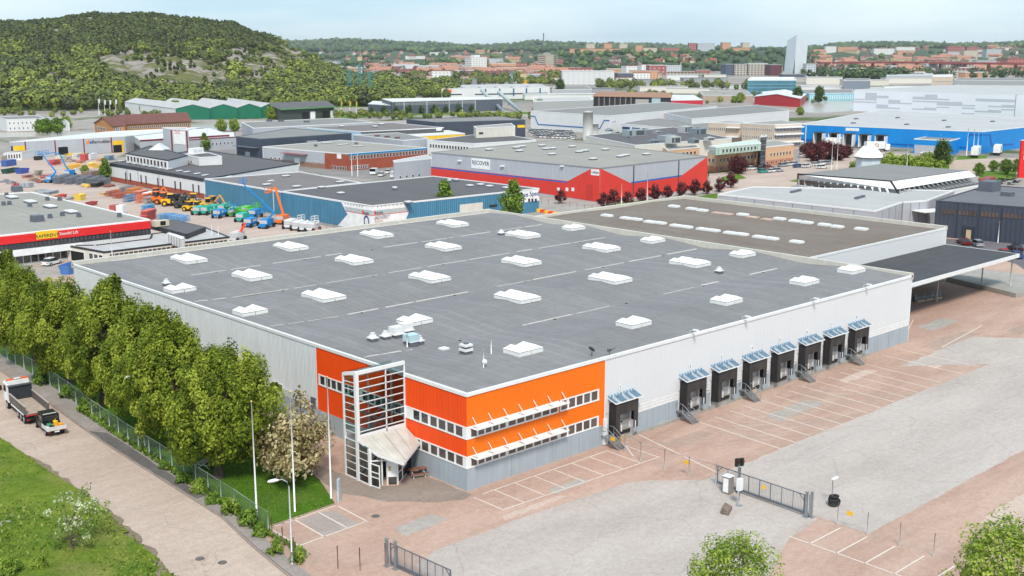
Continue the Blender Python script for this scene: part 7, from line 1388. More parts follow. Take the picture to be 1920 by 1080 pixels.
# red and white barriers beside the red hall
for i in range(9): p = G(1010+i*7.5, 397+i*1.6); m = MB(); m.box(-.7,-.15,0,.7,.15,.8); tag(m.build('road_barrier', P((.8,.05,.03)) if i%2 else YELW, None, (p.x, p.y, .005), -HEAD*.3), 'plastic road barrier, %s' % ['first from the blue hall corner','second from the blue hall corner','third from the blue hall corner','fourth from the blue hall corner','in the middle of the line','fourth from the right end','third from the right end','second from the right end','at the right end of the line'][i], 'barrier', 'red and yellow road barriers')
fence('wire_fence', 'grey mesh fence in front of the red hall corner', [tuple(G(1015,388))[:2], tuple(G(1110,402))[:2], tuple(G(1160,396))[:2]], 2.2, 2.5, CHAINT, .06, True, STEEL)
fence('wire_fence', 'mesh fence between the machine yard and the weathered blue hall', [tuple(G(395,392))[:2], tuple(G(600,436))[:2], tuple(G(655,448))[:2]], 2.2, 3, CHAINT, .05, True, STEEL)
# ------------------------------------------------------------------ far terrain, woods and city
from mathutils.noise import noise as pnoise
def ipol(x, pts):
    if x <= pts[0][0]: return pts[0][1]
    for (a, b), (c, d) in zip(pts, pts[1:]):
        if x <= c: t = (x-a)/(c-a); t = t*t*(3-2*t); return b+(d-b)*t
    return pts[-1][1]
def yz(py, D): return PD(960, py, D).z
def col(px, D):
    c, s = math.cos(PITCH), math.sin(PITCH); return (px-960)/FPX*D/c*1.0
# near hill on the left: foot 830 m away, ridge 1500 m
SIL = [(-200,40),(0,30),(100,24),(200,17),(290,14),(370,20),(430,33),(500,58),(560,82),(620,107),(660,128),(700,152),(740,176)]
FOOT, RIDGE = 830, 1500
def hill_h(px, D):
    Hr = max(0, yz(ipol(px, SIL)+6, RIDGE)-7) if px < 745 else 0
    t = (D-FOOT)/(RIDGE-FOOT)
    if t <= 0: return -1.0
    if t < 1: k = math.sin(t*PI/2)**1.15; k = k*.86+.14*(t**3) 
    else: k = max(0, math.cos((t-1)*1.3))
    e = min(1, max(0, (760-px)/60)); n = pnoise(Vector((px*.012, D*.006, 1.7)))*7+pnoise(Vector((px*.04, D*.02, 4.1)))*3
    return Hr*k*e+n*min(1, t*4)*min(1, Hr/30)*(1 if t < 1 else .3)-1+1*min(1, t*8)
def cx_(px, D): return (px-960)/FPX*(D*math.cos(PITCH)+HC*math.sin(PITCH))
def hmesh(name, px0, px1, nx, D0, D1, ny, fn, mat):
    m = MB()
    for j in range(ny+1):
        D = D0*(D1/D0)**(j/ny)
        for i in range(nx+1): px = px0+(px1-px0)*i/nx; p = CF(cx_(px, D), D); m.v.append((p.x, p.y, fn(px, D)))
    for j in range(ny):
        for i in range(nx): a = j*(nx+1)+i; m.f.append([a, a+1, a+nx+2, a+nx+1]); m.m.append(0); m.sm.append(True)
    return tag(m.build(name, mat), kind='structure')
def hillmat():
    m, t, b, o = newmat('rocky hillside'); g = nn(t, 'ShaderNodeNewGeometry'); P_ = g.outputs['Position']
    s = mapping(t, P_, (1, 1, 2.5)); rock = mixc(t, ramp(t, noise(t, s, .12, 8, .75), .35, .65), (.22,.185,.17,1), (.50,.44,.40,1))
    gr = mixc(t, ramp(t, noise(t, P_, .03, 5, .6), .4, .6), (.10,.12,.03,1), (.17,.17,.06,1))
    cur = mixc(t, ramp(t, noise(t, P_, .035, 7, .7), .47, .53), gr, rock)
    t.links.new(cur, b.inputs['Base Color']); b.inputs['Roughness'].default_value = .95; b.inputs['Specular IOR Level'].default_value = .1
    bp = nn(t, 'ShaderNodeBump'); bp.inputs['Strength'].default_value = 1; bp.inputs['Distance'].default_value = 3; t.links.new(noise(t, s, .2, 7, .7), bp.inputs['Height']); t.links.new(bp.outputs[0], b.inputs['Normal'])
    return m
hmesh('hill', -260, 770, 130, 800, 2100, 70, hill_h, hillmat())
# rolling country beyond the town
FSIL = [(300,80),(560,79),(640,77),(700,78),(800,84),(900,86),(960,84),(1000,80),(1060,83),(1180,85),(1300,89),(1440,93),(1520,88),(1570,85),(1640,82),(1750,83),(1850,84),(1930,80),(2200,80)]
def far_h(px, D):
    r = yz(ipol(px, FSIL)+2, 6200); a = ipol(D, [(2300,0),(3200,10),(4600,min(30, r*.55)),(6200,r),(7600,r*.3)])
    b = ipol(px, [(980,0),(1080,27),(1300,28),(1450,26),(1530,12),(1560,0)])*ipol(D, [(2050,0),(2650,1),(3300,.9),(4200,0)])
    c = ipol(px, [(1470,0),(1580,16),(1900,19),(2100,19)])*ipol(D, [(2700,0),(3500,1),(4400,.6),(5200,0)])
    return a+b+c+pnoise(Vector((px*.02, D*.0011, 9.2)))*9*min(1, max(0, (D-2300)/900))-.8
FARG = M('far wooded ground', (.045,.075,.030), .95, 0, .35, vs=.006, dirt=((.16,.17,.09), .004, .7))
hmesh('distant_hills', 250, 2150, 190, 1950, 9000, 60, far_h, FARG)
# woods: many small crowns joined in one mesh
def ico(n):
    import bmesh
    bm = bmesh.new(); bmesh.ops.create_icosphere(bm, subdivisions=n, radius=1); v = np.array([x.co[:] for x in bm.verts]); f = np.array([[x.index for x in q.verts] for q in bm.faces]); bm.free(); return v, f
def woods(name, P, H, tint, mat, seed, sub=2, conif=None, asp=.42, kind='stuff'):
    r = np.random.default_rng(seed); bv, bf = ico(sub); n = len(P); nv, nf = len(bv), len(bf)
    V = np.empty((n, nv, 3)); 
    for i in range(n):
        v = bv*(1+r.normal(0, .24, (nv, 1)))
        if conif is not None and conif[i]: k = (1-v[:, 2])*.5; v = v*np.array([1,1,1]); v[:, :2] *= (.25+.85*k)[:, None]; w = H[i]*.36
        else: v = v*np.array([r.uniform(.85,1.2), r.uniform(.85,1.2), r.uniform(.85,1.1)]); w = H[i]*asp
        a = r.uniform(0, 6.28); c, s = math.cos(a), math.sin(a); x = v[:, 0]*c-v[:, 1]*s; y = v[:, 0]*s+v[:, 1]*c
        V[i, :, 0] = P[i][0]+x*w; V[i, :, 1] = P[i][1]+y*w; V[i, :, 2] = P[i][2]+H[i]*.52+v[:, 2]*H[i]*.5
    F = (bf[None]+(np.arange(n)*nv)[:, None, None]).reshape(-1)
    me = bpy.data.meshes.new(name); me.vertices.add(n*nv); me.vertices.foreach_set('co', V.reshape(-1)); me.loops.add(len(F)); me.loops.foreach_set('vertex_index', F.astype(np.int32)); me.polygons.add(n*nf)
    me.polygons.foreach_set('loop_start', np.arange(0, len(F), 3, dtype=np.int32)); me.polygons.foreach_set('loop_total', np.full(n*nf, 3, dtype=np.int32))
    at = me.attributes.new('tint', 'FLOAT', 'POINT'); T = np.repeat(tint, nv)+r.normal(0, .2, n*nv); at.data.foreach_set('value', np.clip(T, 0, 1).astype(np.float32)); me.materials.append(mat); me.update(); me.validate()
    return tag(link(name, me), kind=kind)
LW = leafmat('woodland crowns', (.058,.070,.034), (.115,.15,.030), (.28,.32,.05), 0)
LWF = leafmat('far woodland crowns', (.030,.050,.026), (.06,.10,.035), (.14,.19,.05), 0)
LW.use_backface_culling = False
def woodsq(name, P, H, tint, mat, seed, per, size, asp=.42, conif=None):
    """leafy version: every crown is a loose shell of small leaf clumps"""
    r = np.random.default_rng(seed); P = np.array([tuple(p) for p in P]); H = np.array(H); n = len(P); d = r.normal(size=(n, per, 3)); d /= np.linalg.norm(d, axis=2, keepdims=True)
    rad = r.uniform(.62, 1.0, (n, per, 1)); o = d*rad; w = (H*asp*r.uniform(.85, 1.2, n))[:, None]
    if conif is not None: cf = np.array(conif)[:, None]; k = np.where(cf, .30+.62*(1-o[:, :, 2])*.5, 1.0); o[:, :, 0] *= k; o[:, :, 1] *= k; 
    c = np.empty((n, per, 3)); c[:, :, 0] = P[:, 0:1]+o[:, :, 0]*w; c[:, :, 1] = P[:, 1:2]+o[:, :, 1]*w; c[:, :, 2] = P[:, 2:3]+H[:, None]*(.52+.46*o[:, :, 2])
    tt = np.repeat(tint, per)+r.normal(0, .10, n*per); me = quads_mesh(name, c.reshape(-1, 3), size, seed, mat, tt, d.reshape(-1, 3), .75, 1.2)
    return tag(link(name, me), kind='stuff')
rocks = [[(190,108),(260,98),(340,106),(430,128),(420,166),(330,170),(270,160),(200,142)], [(415,98),(470,90),(540,106),(545,142),(480,140),(425,122)], [(535,88),(560,86),(590,108),(580,122),(548,122)], [(595,110),(640,118),(690,150),(650,140),(600,125)], [(435,140),(510,140),(500,166),(450,162)], [(90,140),(150,150),(140,168),(60,160)], [(0,165),(60,172),(50,182),(-20,178)], [(330,128),(420,120),(440,130),(360,142)], [(170,110),(270,112),(270,122),(180,124)]]
def inp(x, y, pl):
    c = False
    for i in range(len(pl)):
        x1, y1 = pl[i]; x2, y2 = pl[i-1]
        if (y1 > y) != (y2 > y) and x < (x2-x1)*(y-y1)/(y2-y1)+x1: c = not c
    return c
def pixof(p):
    dx, dy = p[0]-CAMX, p[1]-CAMY; x = dx*math.cos(HEAD)-dy*math.sin(HEAD); y = dx*math.sin(HEAD)+dy*math.cos(HEAD); z = p[2]-HC
    c, s = math.cos(PITCH), math.sin(PITCH); f = y*c-z*s; return 960+FPX*x/f, 540-FPX*(y*s+z*c)/f
r = random.Random(77); P_, H_, T_, C_ = [], [], [], []
while len(P_) < 9500:
    px = r.uniform(-120, 745); D = FOOT*(1720/FOOT)**(r.random()**.85); p = CF(cx_(px, D), D); z = hill_h(px, D)
    if z < -.5 and D > 900: continue
    p = (p.x, p.y, max(0, z)); qx, qy = pixof(p); rk = any(inp(qx, qy, q) for q in rocks)
    if rk and (r.random() < .6 or pnoise(Vector((p[0]*.03, p[1]*.03, 2))) > -.05) and r.random() < .97: continue
    up = (z/95.0)+pnoise(Vector((px*.01, D*.004, 3)))*.55; con = up > .46 or (rk and r.random() < .5) or r.random() < .06
    if 560 < px and con and r.random() < .7: con = False
    h = r.uniform(5.5, 9.5) if not con else r.uniform(6, 9); h *= .7 if z > 70 else 1
    P_.append(p); H_.append(h*(.5 if rk else 1)); C_.append(con); cl = pnoise(Vector((p[0]*.01, p[1]*.01, 8)))
    T_.append(r.gauss(.3, .13) if con else max(.22, min(1, r.gauss(.56-.25*up+.5*cl, .2))))
woodsq('hillside_forest', P_, H_, np.array(T_), LW, 5, 46, 1.95, .46, C_)
P_, H_, T_ = [], [], []
while len(P_) < 4300:
    px = r.uniform(440, 1990); D = 2050*(6900/2050)**(r.random()**.75); z = far_h(px, D)
    den = .9 if D > 4300 else (.9 if (1030 < px < 1540 and D < 3300) else .45 if D > 2500 else .12)
    if pnoise(Vector((px*.013, D*.0016, 5)))*.9+.5 < 1-den or r.random() > den+.2: continue
    if (1055 < px < 1440 and 2620 < D < 3350) or (1535 < px < 1900 and 2900 < D < 3750 and r.random() < .85): continue
    p = CF(cx_(px, D), D); P_.append((p.x, p.y, z-1)); H_.append(r.uniform(9, 14)*(1 if D < 4000 else 1.7)); T_.append(min(1, max(0, r.gauss(.42+.3*pnoise(Vector((p.x*.002, p.y*.002, 1))), .16))))
woods('distant_woods', P_, H_, np.array(T_), LWF, 6, 1, None, .62)
# tree belts of the valley floor
def belt(name, spans, n, h0, h1, seed, mat=LW, tm=.5, sub=2):
    rr = random.Random(seed); P_, H_, T_ = [], [], []
    for k in range(n):
        a = rr.choices(spans, [s[4] for s in spans])[0]; px = rr.uniform(a[0], a[1]); py = rr.uniform(a[2], a[3]); p = G(px, py)
        P_.append((p.x, p.y, 0)); H_.append(rr.uniform(h0, h1)); T_.append(min(1, max(.1, rr.gauss(tm, .18))))
    return woodsq(name, P_, H_, np.array(T_), mat, seed, 130 if sub == 2 else 40, h1*.13 if sub == 2 else 3.2, .42)
belt('tree_belt', [(-60,600,196,208,3),(560,860,160,188,2.4),(660,770,188,200,.5),(700,1060,146,153,.8)], 760, 9, 15, 21)
belt('tree_belt', [(840,1040,154,160,1),(1120,1420,159,170,1.4)], 190, 6, 10, 25)
belt('riverside_bushes', [(-40,460,212,222,1),(250,560,206,216,.7),(620,1000,218,226,.8),(1170,1260,176,184,.5),(1300,1600,182,196,.6)], 240, 3, 6, 22, LW, .6)
belt('town_trees', [(1500,1930,126,150,1),(1560,1700,145,152,.8),(560,1060,122,140,1.1)], 560, 10, 16, 23, LWF, .5, 1)
# houses: nine kinds, copied
TILE = [P((.33,.13,.08)), P((.27,.085,.06)), P((.40,.19,.13)), P((.17,.065,.055)), P((.28,.20,.17))]
HW_ = [P((.60,.52,.42)), P((.66,.63,.58)), P((.50,.33,.22)), P((.45,.16,.10)), P((.62,.48,.28))]
WINM = P((.10,.10,.11))
def house_mesh(w, d, h, rise, wm, rm):
    m = MB(); m.box(-w/2,-d/2,-3,w/2,d/2,h,0); k = .6
    m.add([(-w/2-k,-d/2-k,h-.1),(w/2+k,-d/2-k,h-.1),(w/2+k,d/2+k,h-.1),(-w/2-k,d/2+k,h-.1),(-w/2-k,0,h+rise),(w/2+k,0,h+rise)], [(0,1,5,4),(2,3,4,5),(1,2,5),(3,0,4),(3,2,1,0)], 1)
    m.box(w*.2,-.6,h+rise*.4,w*.2+1.2,.6,h+rise+1.2,0)
    for f in range(int(h/3)):
        for i in range(int(w/2.6)):
            x = -w/2+1+i*2.6; m.box(x,-d/2-.06,f*3+1,x+1.2,-d/2,f*3+2.3,2); m.box(x,d/2,f*3+1,x+1.2,d/2+.06,f*3+2.3,2)
    return m.mesh('house', [wm, rm, WINM])
HM = [house_mesh([11,14,34,20,12][i%5], [9,10,11,11,8][i%5], [5,6,9,8,6][i%5], [4,4,5,4.5,4][i%5], HW_[(i*2)%5], TILE[i%5]) for i in range(10)]
kinds = ['house','house','long apartment house','apartment house','house']
zones = [('terracotta roofed %s among the trees left of the white tower', 690, 900, 1500, 2350, 72), ('red roofed %s between the white tower and the beige office tower', 880, 1060, 1480, 2400, 64), ('pale %s with red roof on the slope right of the beige tower', 1120, 1340, 2150, 2500, 22),
         ('red roofed %s in the dense quarter right of the glass tower', 1520, 1930, 1850, 3000, 200), ('red roofed %s far off above the wooded slope', 1580, 1930, 3200, 4200, 60), ('small distant %s on the far left wooded country', 600, 1000, 2700, 4300, 44)]
for lb, a, b, d0, d1, n in zones:
    for k in range(n):
        px = r.uniform(a, b); D = r.uniform(d0, d1); p = CF(cx_(px, D), D); i = r.randrange(10); z = max(0, far_h(px, D)) if D > 2000 else 0
        ap = i%5 in (2, 3); tag(link('apartment_house' if ap else 'house', HM[i], None, (p.x, p.y, z), r.uniform(0, PI)), lb % kinds[i%5], 'apartment house' if ap else 'house', 'apartment houses of the town' if ap else 'red roofed houses of the town')
# large buildings of the town
def facade(name, wall, glass=(.09,.11,.13), px=3.0, pz=3.0, f=.5):
    m, t, b, o = newmat(name); tc = nn(t, 'ShaderNodeTexCoord'); sp = nn(t, 'ShaderNodeSeparateXYZ'); t.links.new(tc.outputs['Object'], sp.inputs[0])
    ad = nn(t, 'ShaderNodeMath', operation='ADD'); t.links.new(sp.outputs[0], ad.inputs[0]); t.links.new(sp.outputs[1], ad.inputs[1]); fs = []
    for src, per in ((ad.outputs[0], px), (sp.outputs[2], pz)):
        d = nn(t, 'ShaderNodeMath', operation='DIVIDE'); d.inputs[1].default_value = per; t.links.new(src, d.inputs[0]); q = nn(t, 'ShaderNodeMath', operation='FRACT'); t.links.new(d.outputs[0], q.inputs[0])
        g_ = nn(t, 'ShaderNodeMath', operation='LESS_THAN'); g_.inputs[1].default_value = f; t.links.new(q.outputs[0], g_.inputs[0]); fs.append(g_)
    ml = nn(t, 'ShaderNodeMath', operation='MULTIPLY'); t.links.new(fs[0].outputs[0], ml.inputs[0]); t.links.new(fs[1].outputs[0], ml.inputs[1])
    t.links.new(mixc(t, ml.outputs[0], wall+(1,), glass+(1,)), b.inputs['Base Color']); b.inputs['Roughness'].default_value = .6; return m
def block(name, lb, cat, px0, px1, yt, D, mat, roofm, zb=0, dep=18, ang=.35, yb=None, cap=0, group=None):
    """building D metres away whose face spans px0-px1 and whose top stands at row yt"""
    zt = yz(yt, D); a, b = CF(cx_(px0, D), D), CF(cx_(px1, D), D); w = (b-a).length/math.cos(ang)*.92; t = thing(name, lb, cat, (a.x, a.y, zb), -HEAD+ang, group); h = zt-zb
    m = MB(); m.box(0,0,-2,w,dep,h); m.build('wall', mat, t); m = MB(); m.box(-.3,-.3,h,w+.3,dep+.3,h+.7); m.build('roof', roofm, t)
    if cap: m = MB(); m.box(w*.3,dep*.2,h+.7,w*.65,dep*.8,h+.7+cap); m.build('plant_room', roofm, t)
    return t
FW = facade('white tower facade', (.72,.72,.70), (.25,.25,.25), 4.5, 3.0, .35); FB = facade('beige tower facade', (.42,.37,.30), (.12,.09,.07), 30, 3.6, .5); FO = facade('orange block facade', (.60,.33,.20), (.25,.13,.09), 4, 3, .4); FR = facade('red brick facade', (.34,.09,.08), (.45,.40,.36), 7, 5, .35)
FC = facade('cream block facade', (.58,.50,.40), (.28,.22,.18), 4, 3, .4); FG = facade('pale grey facade', (.50,.53,.56), (.2,.24,.28), 4, 3.2, .45); FS = facade('dark and tan scaffolding facade', (.48,.43,.36), (.09,.10,.12), 5, 3.3, .55); FN = facade('navy facade', (.06,.08,.12), (.14,.18,.24), 3, 3.2, .4)
RG = P((.35,.34,.33)); RWH = P((.66,.66,.66)); RTL = TILE[1]
block('white_tower', 'white high-rise standing alone left of centre', 'tower block', 883, 915, 108, 1720, FW, RWH, 0, 20, .5, cap=3); block('beige_office_tower', 'beige striped office tower right of centre', 'office tower', 1008, 1042, 103, 2150, FB, RG, 0, 22, -.3, cap=3)
for a in [('maroon_building','long maroon brick building left of the white tower','building',825,871,122,1950,FR,RG,0,20,.1), ('white_factory','long white building beyond the first roofs left of centre','building',738,790,121,1950,RWH,RWH,0,30,.1), ('white_factory','white block left of the maroon building','building',785,826,124,1900,FG,RWH,0,24,.1), ('white_factory','far white flat building near the hill foot','building',690,735,119,2300,RWH,RG,0,24,.0),
          ('brick_factory','low red brick factory in front of the beige office tower','building',915,990,127,1800,FR,RTL,0,22,.15), ('brick_factory','red brick block with gable left of the beige office tower','building',943,992,119,2200,FR,RTL,0,22,.1), ('red_long_building','long red building behind the scaffolded white block','building',1060,1118,128,1900,FR,RTL,0,16,.1), ('white_terrace','long white apartment building with red roof behind the white hall','building',1002,1052,146,1450,FW,TILE[0],0,12,-.1), ('white_terrace','white apartment building with red roof right of the scaffolded block','building',1188,1232,137,1500,FW,TILE[1],0,12,.15), ('white_villa','white gabled building in front of the scaffolded block end','building',1156,1190,146,1330,WWHT,TILE[0],0,14,.3),
          ('scaffolded_block','long white scaffold-wrapped building','building',1054,1160,134,1330,facade('scaffold sheeting',(.62,.63,.63),(.45,.47,.48),6,3,.3),RWH,0,22,.03), ('dark_glass_block','dark glass end of the scaffold-wrapped building','building',1158,1190,138,1340,FN,RG,0,20,.1),
          ('hilltop_terrace','long orange apartment block along the hilltop','building',1068,1189,91.5,2750,FO,TILE[0],30,14,.05), ('hilltop_tower','left small tower over the long orange block','tower block',1099,1116,82,2800,FC,RG,34,14,.1), ('hilltop_tower','orange small tower over the long orange block','tower block',1132,1148,81.5,2800,FO,TILE[1],34,14,.1), ('hilltop_tower','right cream tower over the long orange block','tower block',1161,1177,82,2800,FC,RG,34,14,.1),
          ('hilltop_tower','orange and cream block right of the long orange one','tower block',1191,1206,85,2800,FO,RG,34,14,.1), ('hilltop_terrace','cream stepped block on the hilltop','building',1205,1234,90,2780,FC,TILE[2],32,14,.05), ('hilltop_terrace','long mauve grey building on the hilltop','building',1236,1302,90,2780,FR,RG,32,14,.02), ('hilltop_tower','pinkish tower on the hilltop','tower block',1291,1306,81,2850,FR,RG,34,14,.1), ('hilltop_tower','pale grey double tower on the hilltop','tower block',1307,1342,82,2850,FG,RG,34,16,.1),
          ('hilltop_tower','orange tower right of the pale double tower','tower block',1353,1371,80,2850,FO,RG,30,14,.2), ('hilltop_tower','pale tower furthest right on the hilltop','tower block',1391,1406,80.5,2850,FC,RG,30,14,.2), ('hilltop_terrace','low pink building below the rightmost hilltop tower','building',1372,1408,90,2800,FO,TILE[2],30,14,.05),
          ('scaffolded_block','navy and tan apartment block under scaffolding','building',1361,1376,121,1780,FN,RG,0,22,.2), ('scaffolded_block','tan balconied apartment block under scaffolding','building',1376,1402,121,1790,FS,RG,0,22,.1), ('scaffolded_block','widest tan apartment block under scaffolding','building',1402,1442,119.5,1800,FS,RWH,0,22,.05), ('maroon_office','dark maroon office left of the glass tower','building',1444,1468,122,1760,facade('maroon facade',(.13,.03,.04),(.05,.05,.07),6,3,.4),RG,0,24,.15), ('glass_annex','pale glass block right of the glass tower','building',1510,1531,120,1690,FG,RG,0,18,.1), ('glass_podium','dark glass podium under the glass tower','building',1467,1512,139.5,1670,FN,RG,0,20,.0),
          ('white_hospital','white blocks on the right hillside','building',1546,1572,87,3600,FW,RG,18,16,.05), ('red_terrace','wide red roofed block on the right hillside','building',1570,1596,88,3500,FO,TILE[0],18,16,.05), ('white_terrace','white terraced block with red roof on the right hillside, left part','building',1637,1680,91,3400,FW,TILE[0],18,14,.1), ('white_terrace','white terraced block with red roof on the right hillside, right part','building',1679,1718,88,3450,FW,TILE[0],18,14,.05), ('peach_terrace','peach block below the white terraces','building',1682,1716,95,3300,FO,TILE[2],14,12,.05),
          ('red_tower_block','pink red block group on the right hillside','building',1776,1808,87,3300,FR,TILE[1],14,16,.1), ('red_tower_block','red block right of the pink one','building',1812,1832,88,3250,FR,RG,14,16,.2), ('grey_block','pale grey block below the red ones','building',1776,1800,97,2950,FG,RG,10,14,.1), ('beige_block_far','beige angled block below the red ones','building',1806,1838,95,2950,FC,RG,10,14,.3), ('grey_tower_block','big pale grey block at the right','building',1848,1881,92.5,3100,FG,RG,12,20,.2), ('brick_quarter','large red brick block at the right edge','building',1888,1935,110,2300,FR,TILE[3],0,30,.1),
          ('red_terrace','distant red row on the far left country','building',660,690,91,4700,FR,TILE[1],26,16,.0), ('white_village','distant white blocks left of the white tower','building',806,842,98,3900,FW,RG,14,14,.0), ('red_terrace','distant orange row above the white tower','building',898,920,93,4500,FO,TILE[0],24,14,.0), ('white_village','distant white low block left of the maroon building','building',760,800,105,3200,FW,TILE[2],8,14,.0), ('brick_village','small brick block left of the white tower','building',800,816,109,2800,FR,RG,4,14,.0), ('white_village','white blocks right of the white tower','building',917,945,110,2500,FG,RG,3,16,.0),
          ('yellow_container','bright yellow container building behind the retail hall','building',975,997,152,1330,P((.75,.42,.02)),P((.75,.42,.02)),0,8,.0)]: block(*a[:8], *a[8:])
FX = [FG, FC, FR, FW, FO, FS]
for k in range(84):
    z_ = [(580,1060,1350,2350),(1505,1935,1560,2700),(1040,1330,1500,1950)][(k%7 > 2)+(k%7 > 5)]; px = r.uniform(z_[0], z_[1]); D = r.uniform(z_[2], z_[3])
    if 870 < px < 925 and D < 1900 or 1355 < px < 1445: continue
    hh = r.choice([6, 8, 9, 12, 15]); w_ = r.uniform(18, 55)*FPX/D; zb = max(0, far_h(px, D)) if D > 2000 else 0; c_, s_ = math.cos(PITCH), math.sin(PITCH); zz_t = zb+hh-HC; yt_ = 540-FPX*(D*s_+zz_t*c_)/(D*c_-zz_t*s_)
    block('town_block', '%s town block standing %s' % (['pale grey','cream','red brick','white','orange','tan'][k%6], ['among the red roofs left of the beige tower','beyond the bridge on the right','around the scaffold-wrapped building'][(k%7 > 2)+(k%7 > 5)]), 'building', px, px+w_, yt_, D, FX[k%6], [RG, RTL, RWH, TILE[0]][k%4], zb, r.uniform(10, 18), r.uniform(-.5, .5), group='blocks of the town')
# glass tower with a folded top
D = 1690; b0, b1, b2 = [Vector(CF(cx_(x, D+k), D+k)) for x, k in ((1469,14),(1489,0),(1509,14))]; t = thing('glass_tower', 'tall pale glass tower with pointed top and narrow dark slit', 'tower', (b1.x, b1.y, 0)); bk = Vector(CF(cx_(1489, D+30), D+30))
GT0 = M('pale tower glass', (.50,.56,.60), .22, 0, .05, vs=.02, stripe=(2.4,.25), spec=.7); GT1 = M('lighter tower glass', (.62,.67,.70), .22, 0, .05, vs=.02, stripe=(2.4,.25), spec=.7)
q = [b0-b1, Vector((0,0,0)), b2-b1, bk-b1]; zz = [yz(76, D), yz(65, D), yz(79, D), yz(72, D)]
tq = [Vector(CF(cx_(x, D+k), D+k))-b1 for x, k in ((1473,14),(1490,0),(1512,14))]+[q[3]]
for i, mt in ((0, GT0), (1, GT1), (2, GT0), (3, GT0)): m = MB(); a, b = q[i], q[(i+1)%4]; c_, d = tq[(i+1)%4], tq[i]; m.quad((a.x,a.y,0),(b.x,b.y,0),(c_.x,c_.y,zz[(i+1)%4]),(d.x,d.y,zz[i])); m.build('glass_face', mt, t)
m = MB(); m.add([(tq[i].x,tq[i].y,zz[i]) for i in range(4)], [(0,1,2,3)]); m.build('roof', RG, t)
e = (q[0]-q[1]).normalized(); o_ = Vector((math.sin(HEAD), math.cos(HEAD), 0))*-.5; m = MB(); m.add([tuple(q[1]+o_+e*3.2), tuple(q[1]+o_-e*.2), tuple(q[1]+o_+e*.2+Vector((0,0,26)))], [(0,1,2)]); m.build('dark_slit', P((.03,.05,.08)), t)
# pylons, radio mast, bridge
PYM = P((.08,.25,.25))
def pylon(px, yt, D, zb, lb, s=1):
    p = CF(cx_(px, D), D); h = yz(yt, D)-zb; t = thing('power_pylon', lb, 'pylon', (p.x, p.y, zb), -HEAD, 'teal power pylons'); m = MB(); w0, w1 = h*.09, h*.02
    for sx in (-1, 1):
        for sy in (-1, 1): m.beam((sx*w0,sy*w0,0), (sx*w1,sy*w1,h), .45*s)
    for k in range(8):
        z0, z1 = h*k/8, h*(k+1)/8; a = w0+(w1-w0)*k/8; b = w0+(w1-w0)*(k+1)/8
        for sy in (-1, 1): m.beam((-a,sy*a,z0),(b,sy*b,z1),.25*s); m.beam((a,sy*a,z0),(-b,sy*b,z1),.25*s)
    m.build('lattice', PYM, t); m = MB()
    for z, w in ((.98,.16),(.86,.22),(.74,.18)): m.beam((-h*w,0,h*z),(h*w,0,h*z),.5*s)
    m.build('crossarm', PYM, t)
for px, yt, D, zb, lb, s in [(268,68,1200,hill_h(268,1200),'left of the three pylons on the rocky slope',1), (282,68,1200,hill_h(282,1200),'middle of the three pylons on the rocky slope',1), (302,54,1300,hill_h(302,1300),'right pylon on the slope, standing higher',1), (30,62,1300,hill_h(30,1300),'left pylon at the left edge of the hill',1), (42,75,1250,hill_h(42,1250),'right pylon at the left edge of the hill',1), (656,130,950,0,'left pylon at the foot of the hill',.8), (675,121,950,0,'middle pylon at the foot of the hill',.8), (694,134,950,0,'right pylon at the foot of the hill',.8), (960,131,1250,0,'wide pylon behind the retail hall',.8)]: pylon(px, yt, D, zb, lb, s)
p = CF(cx_(1019, 5200), 5200); z = far_h(1019, 5200); m = MB(); m.tube([(0,0,-5),(0,0,yz(62,5200)-z)], 2.2, 6); tag(m.build('radio_mast', P((.12,.16,.2)), None, (p.x, p.y, z)), 'lone radio mast on the horizon ridge', 'mast')
br = thing('road_bridge', 'long dark red road bridge on piers crossing the right side', 'bridge', tuple(CF(cx_(1560, 2100), 2100))); pts = [(1540,2150,14),(1620,2060,16),(1700,1980,17),(1790,1900,17),(1880,1830,17),(2000,1740,17)]; q = [Vector(CF(cx_(x, d_), d_, z_))-br.location for x, d_, z_ in pts]; BRM = P((.30,.07,.06))
m = MB()
for a, b in zip(q, q[1:]): m.beam(a, b, 14, 3.2)
m.build('deck', BRM, br)
for a, b in zip(q, q[1:]):
    for f in (.2, .7): c_ = a.lerp(b, f); m = MB(); m.box(c_.x-2,c_.y-2,-3,c_.x+2,c_.y+2,c_.z-1.5); m.build('pier', BRM, br)
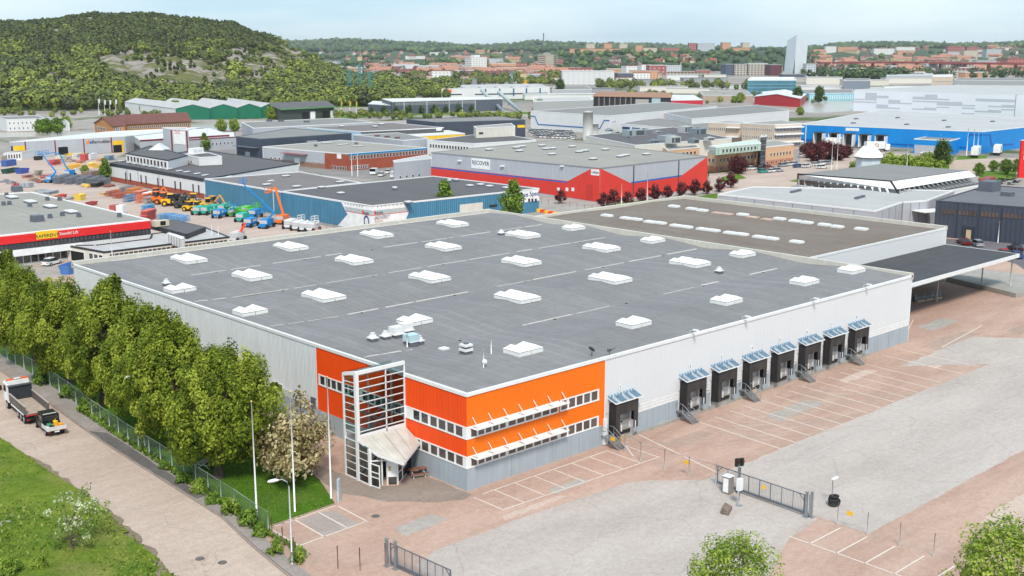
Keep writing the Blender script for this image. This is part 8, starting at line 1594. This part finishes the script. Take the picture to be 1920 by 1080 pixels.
for k, px in enumerate((1803, 1815)):
    p = CF(cx_(px, 1900), 1900); m = MB(); vs = [(9*math.cos(a*PI/10), 0, 9*math.sin(a*PI/10)) for a in range(11)]; m.tube(vs, .7, 6); tag(m.build('white_arch', RWH, None, (p.x, p.y, 8), -HEAD), ['left','right'][k]+' white arch over the hall near the bridge', 'arch')
# grey and white roofs filling the district beyond the river
for k, (px, py, w, d_, h_, c) in enumerate([(1545,158,40,20,8,2),(1560,172,60,16,5,0),(1620,160,50,18,6,2),(1700,156,60,14,6,2),(1660,172,70,12,4,0),(1700,150,40,16,9,1),(1590,140,50,24,9,1),(1555,134,60,20,8,2),(1640,131,60,16,7,1),(1320,152,60,12,4,1),(1280,150,40,14,6,0),(1340,147,30,14,5,2),(1090,176,60,14,5,1),(1050,186,60,12,4,0),(1240,170,50,14,4,2),(1290,174,40,10,4,2),(1830,158,80,14,5,1),(1880,172,60,14,4,0),(1760,175,50,12,4,1),(1440,133,50,18,7,1),(860,158,50,14,6,1),(760,150,60,16,7,2),(1210,157,50,12,5,1)]):
    p = G(px, py); t = thing('low_hall', ['white','grey','pale'][c if c < 3 else 1]+' roofed low hall in the far district, %s' % ('left of centre' if px < 960 else 'around centre' if px < 1400 else 'right of the glass tower'), 'hall', tuple(p), -HEAD+(k%5-2)*.12, 'low halls in the far district'); m = MB(); m.box(-w/2,-d_/2,0,w/2,d_/2,h_); m.build('wall', [WWHT, P((.3,.32,.34)), WCRM][c], t); m = MB(); m.box(-w/2-.3,-d_/2-.3,h_,w/2+.3,d_/2+.3,h_+.5); m.build('roof', [RF_WHT, RF_GREY, RF_LT][c], t)
# ------------------------------------------------------------------ air
hz = MB(); hz.box(-12000, -12000, -3.5, 12000, 12000, 150); hm = bpy.data.materials.new('haze'); hm.use_nodes = True; ht = hm.node_tree; ht.nodes.clear(); ho = ht.nodes.new('ShaderNodeOutputMaterial'); hv = ht.nodes.new('ShaderNodeVolumePrincipled')
hv.inputs['Color'].default_value = (.95,.98,1,1); hv.inputs['Density'].default_value = .000048; hv.inputs['Anisotropy'].default_value = .2; ht.links.new(hv.outputs[0], ho.inputs['Volume'])
hm.node_tree.nodes.active = ho; hz.build('haze', hm); tag(bpy.data.objects['haze'], kind='stuff')
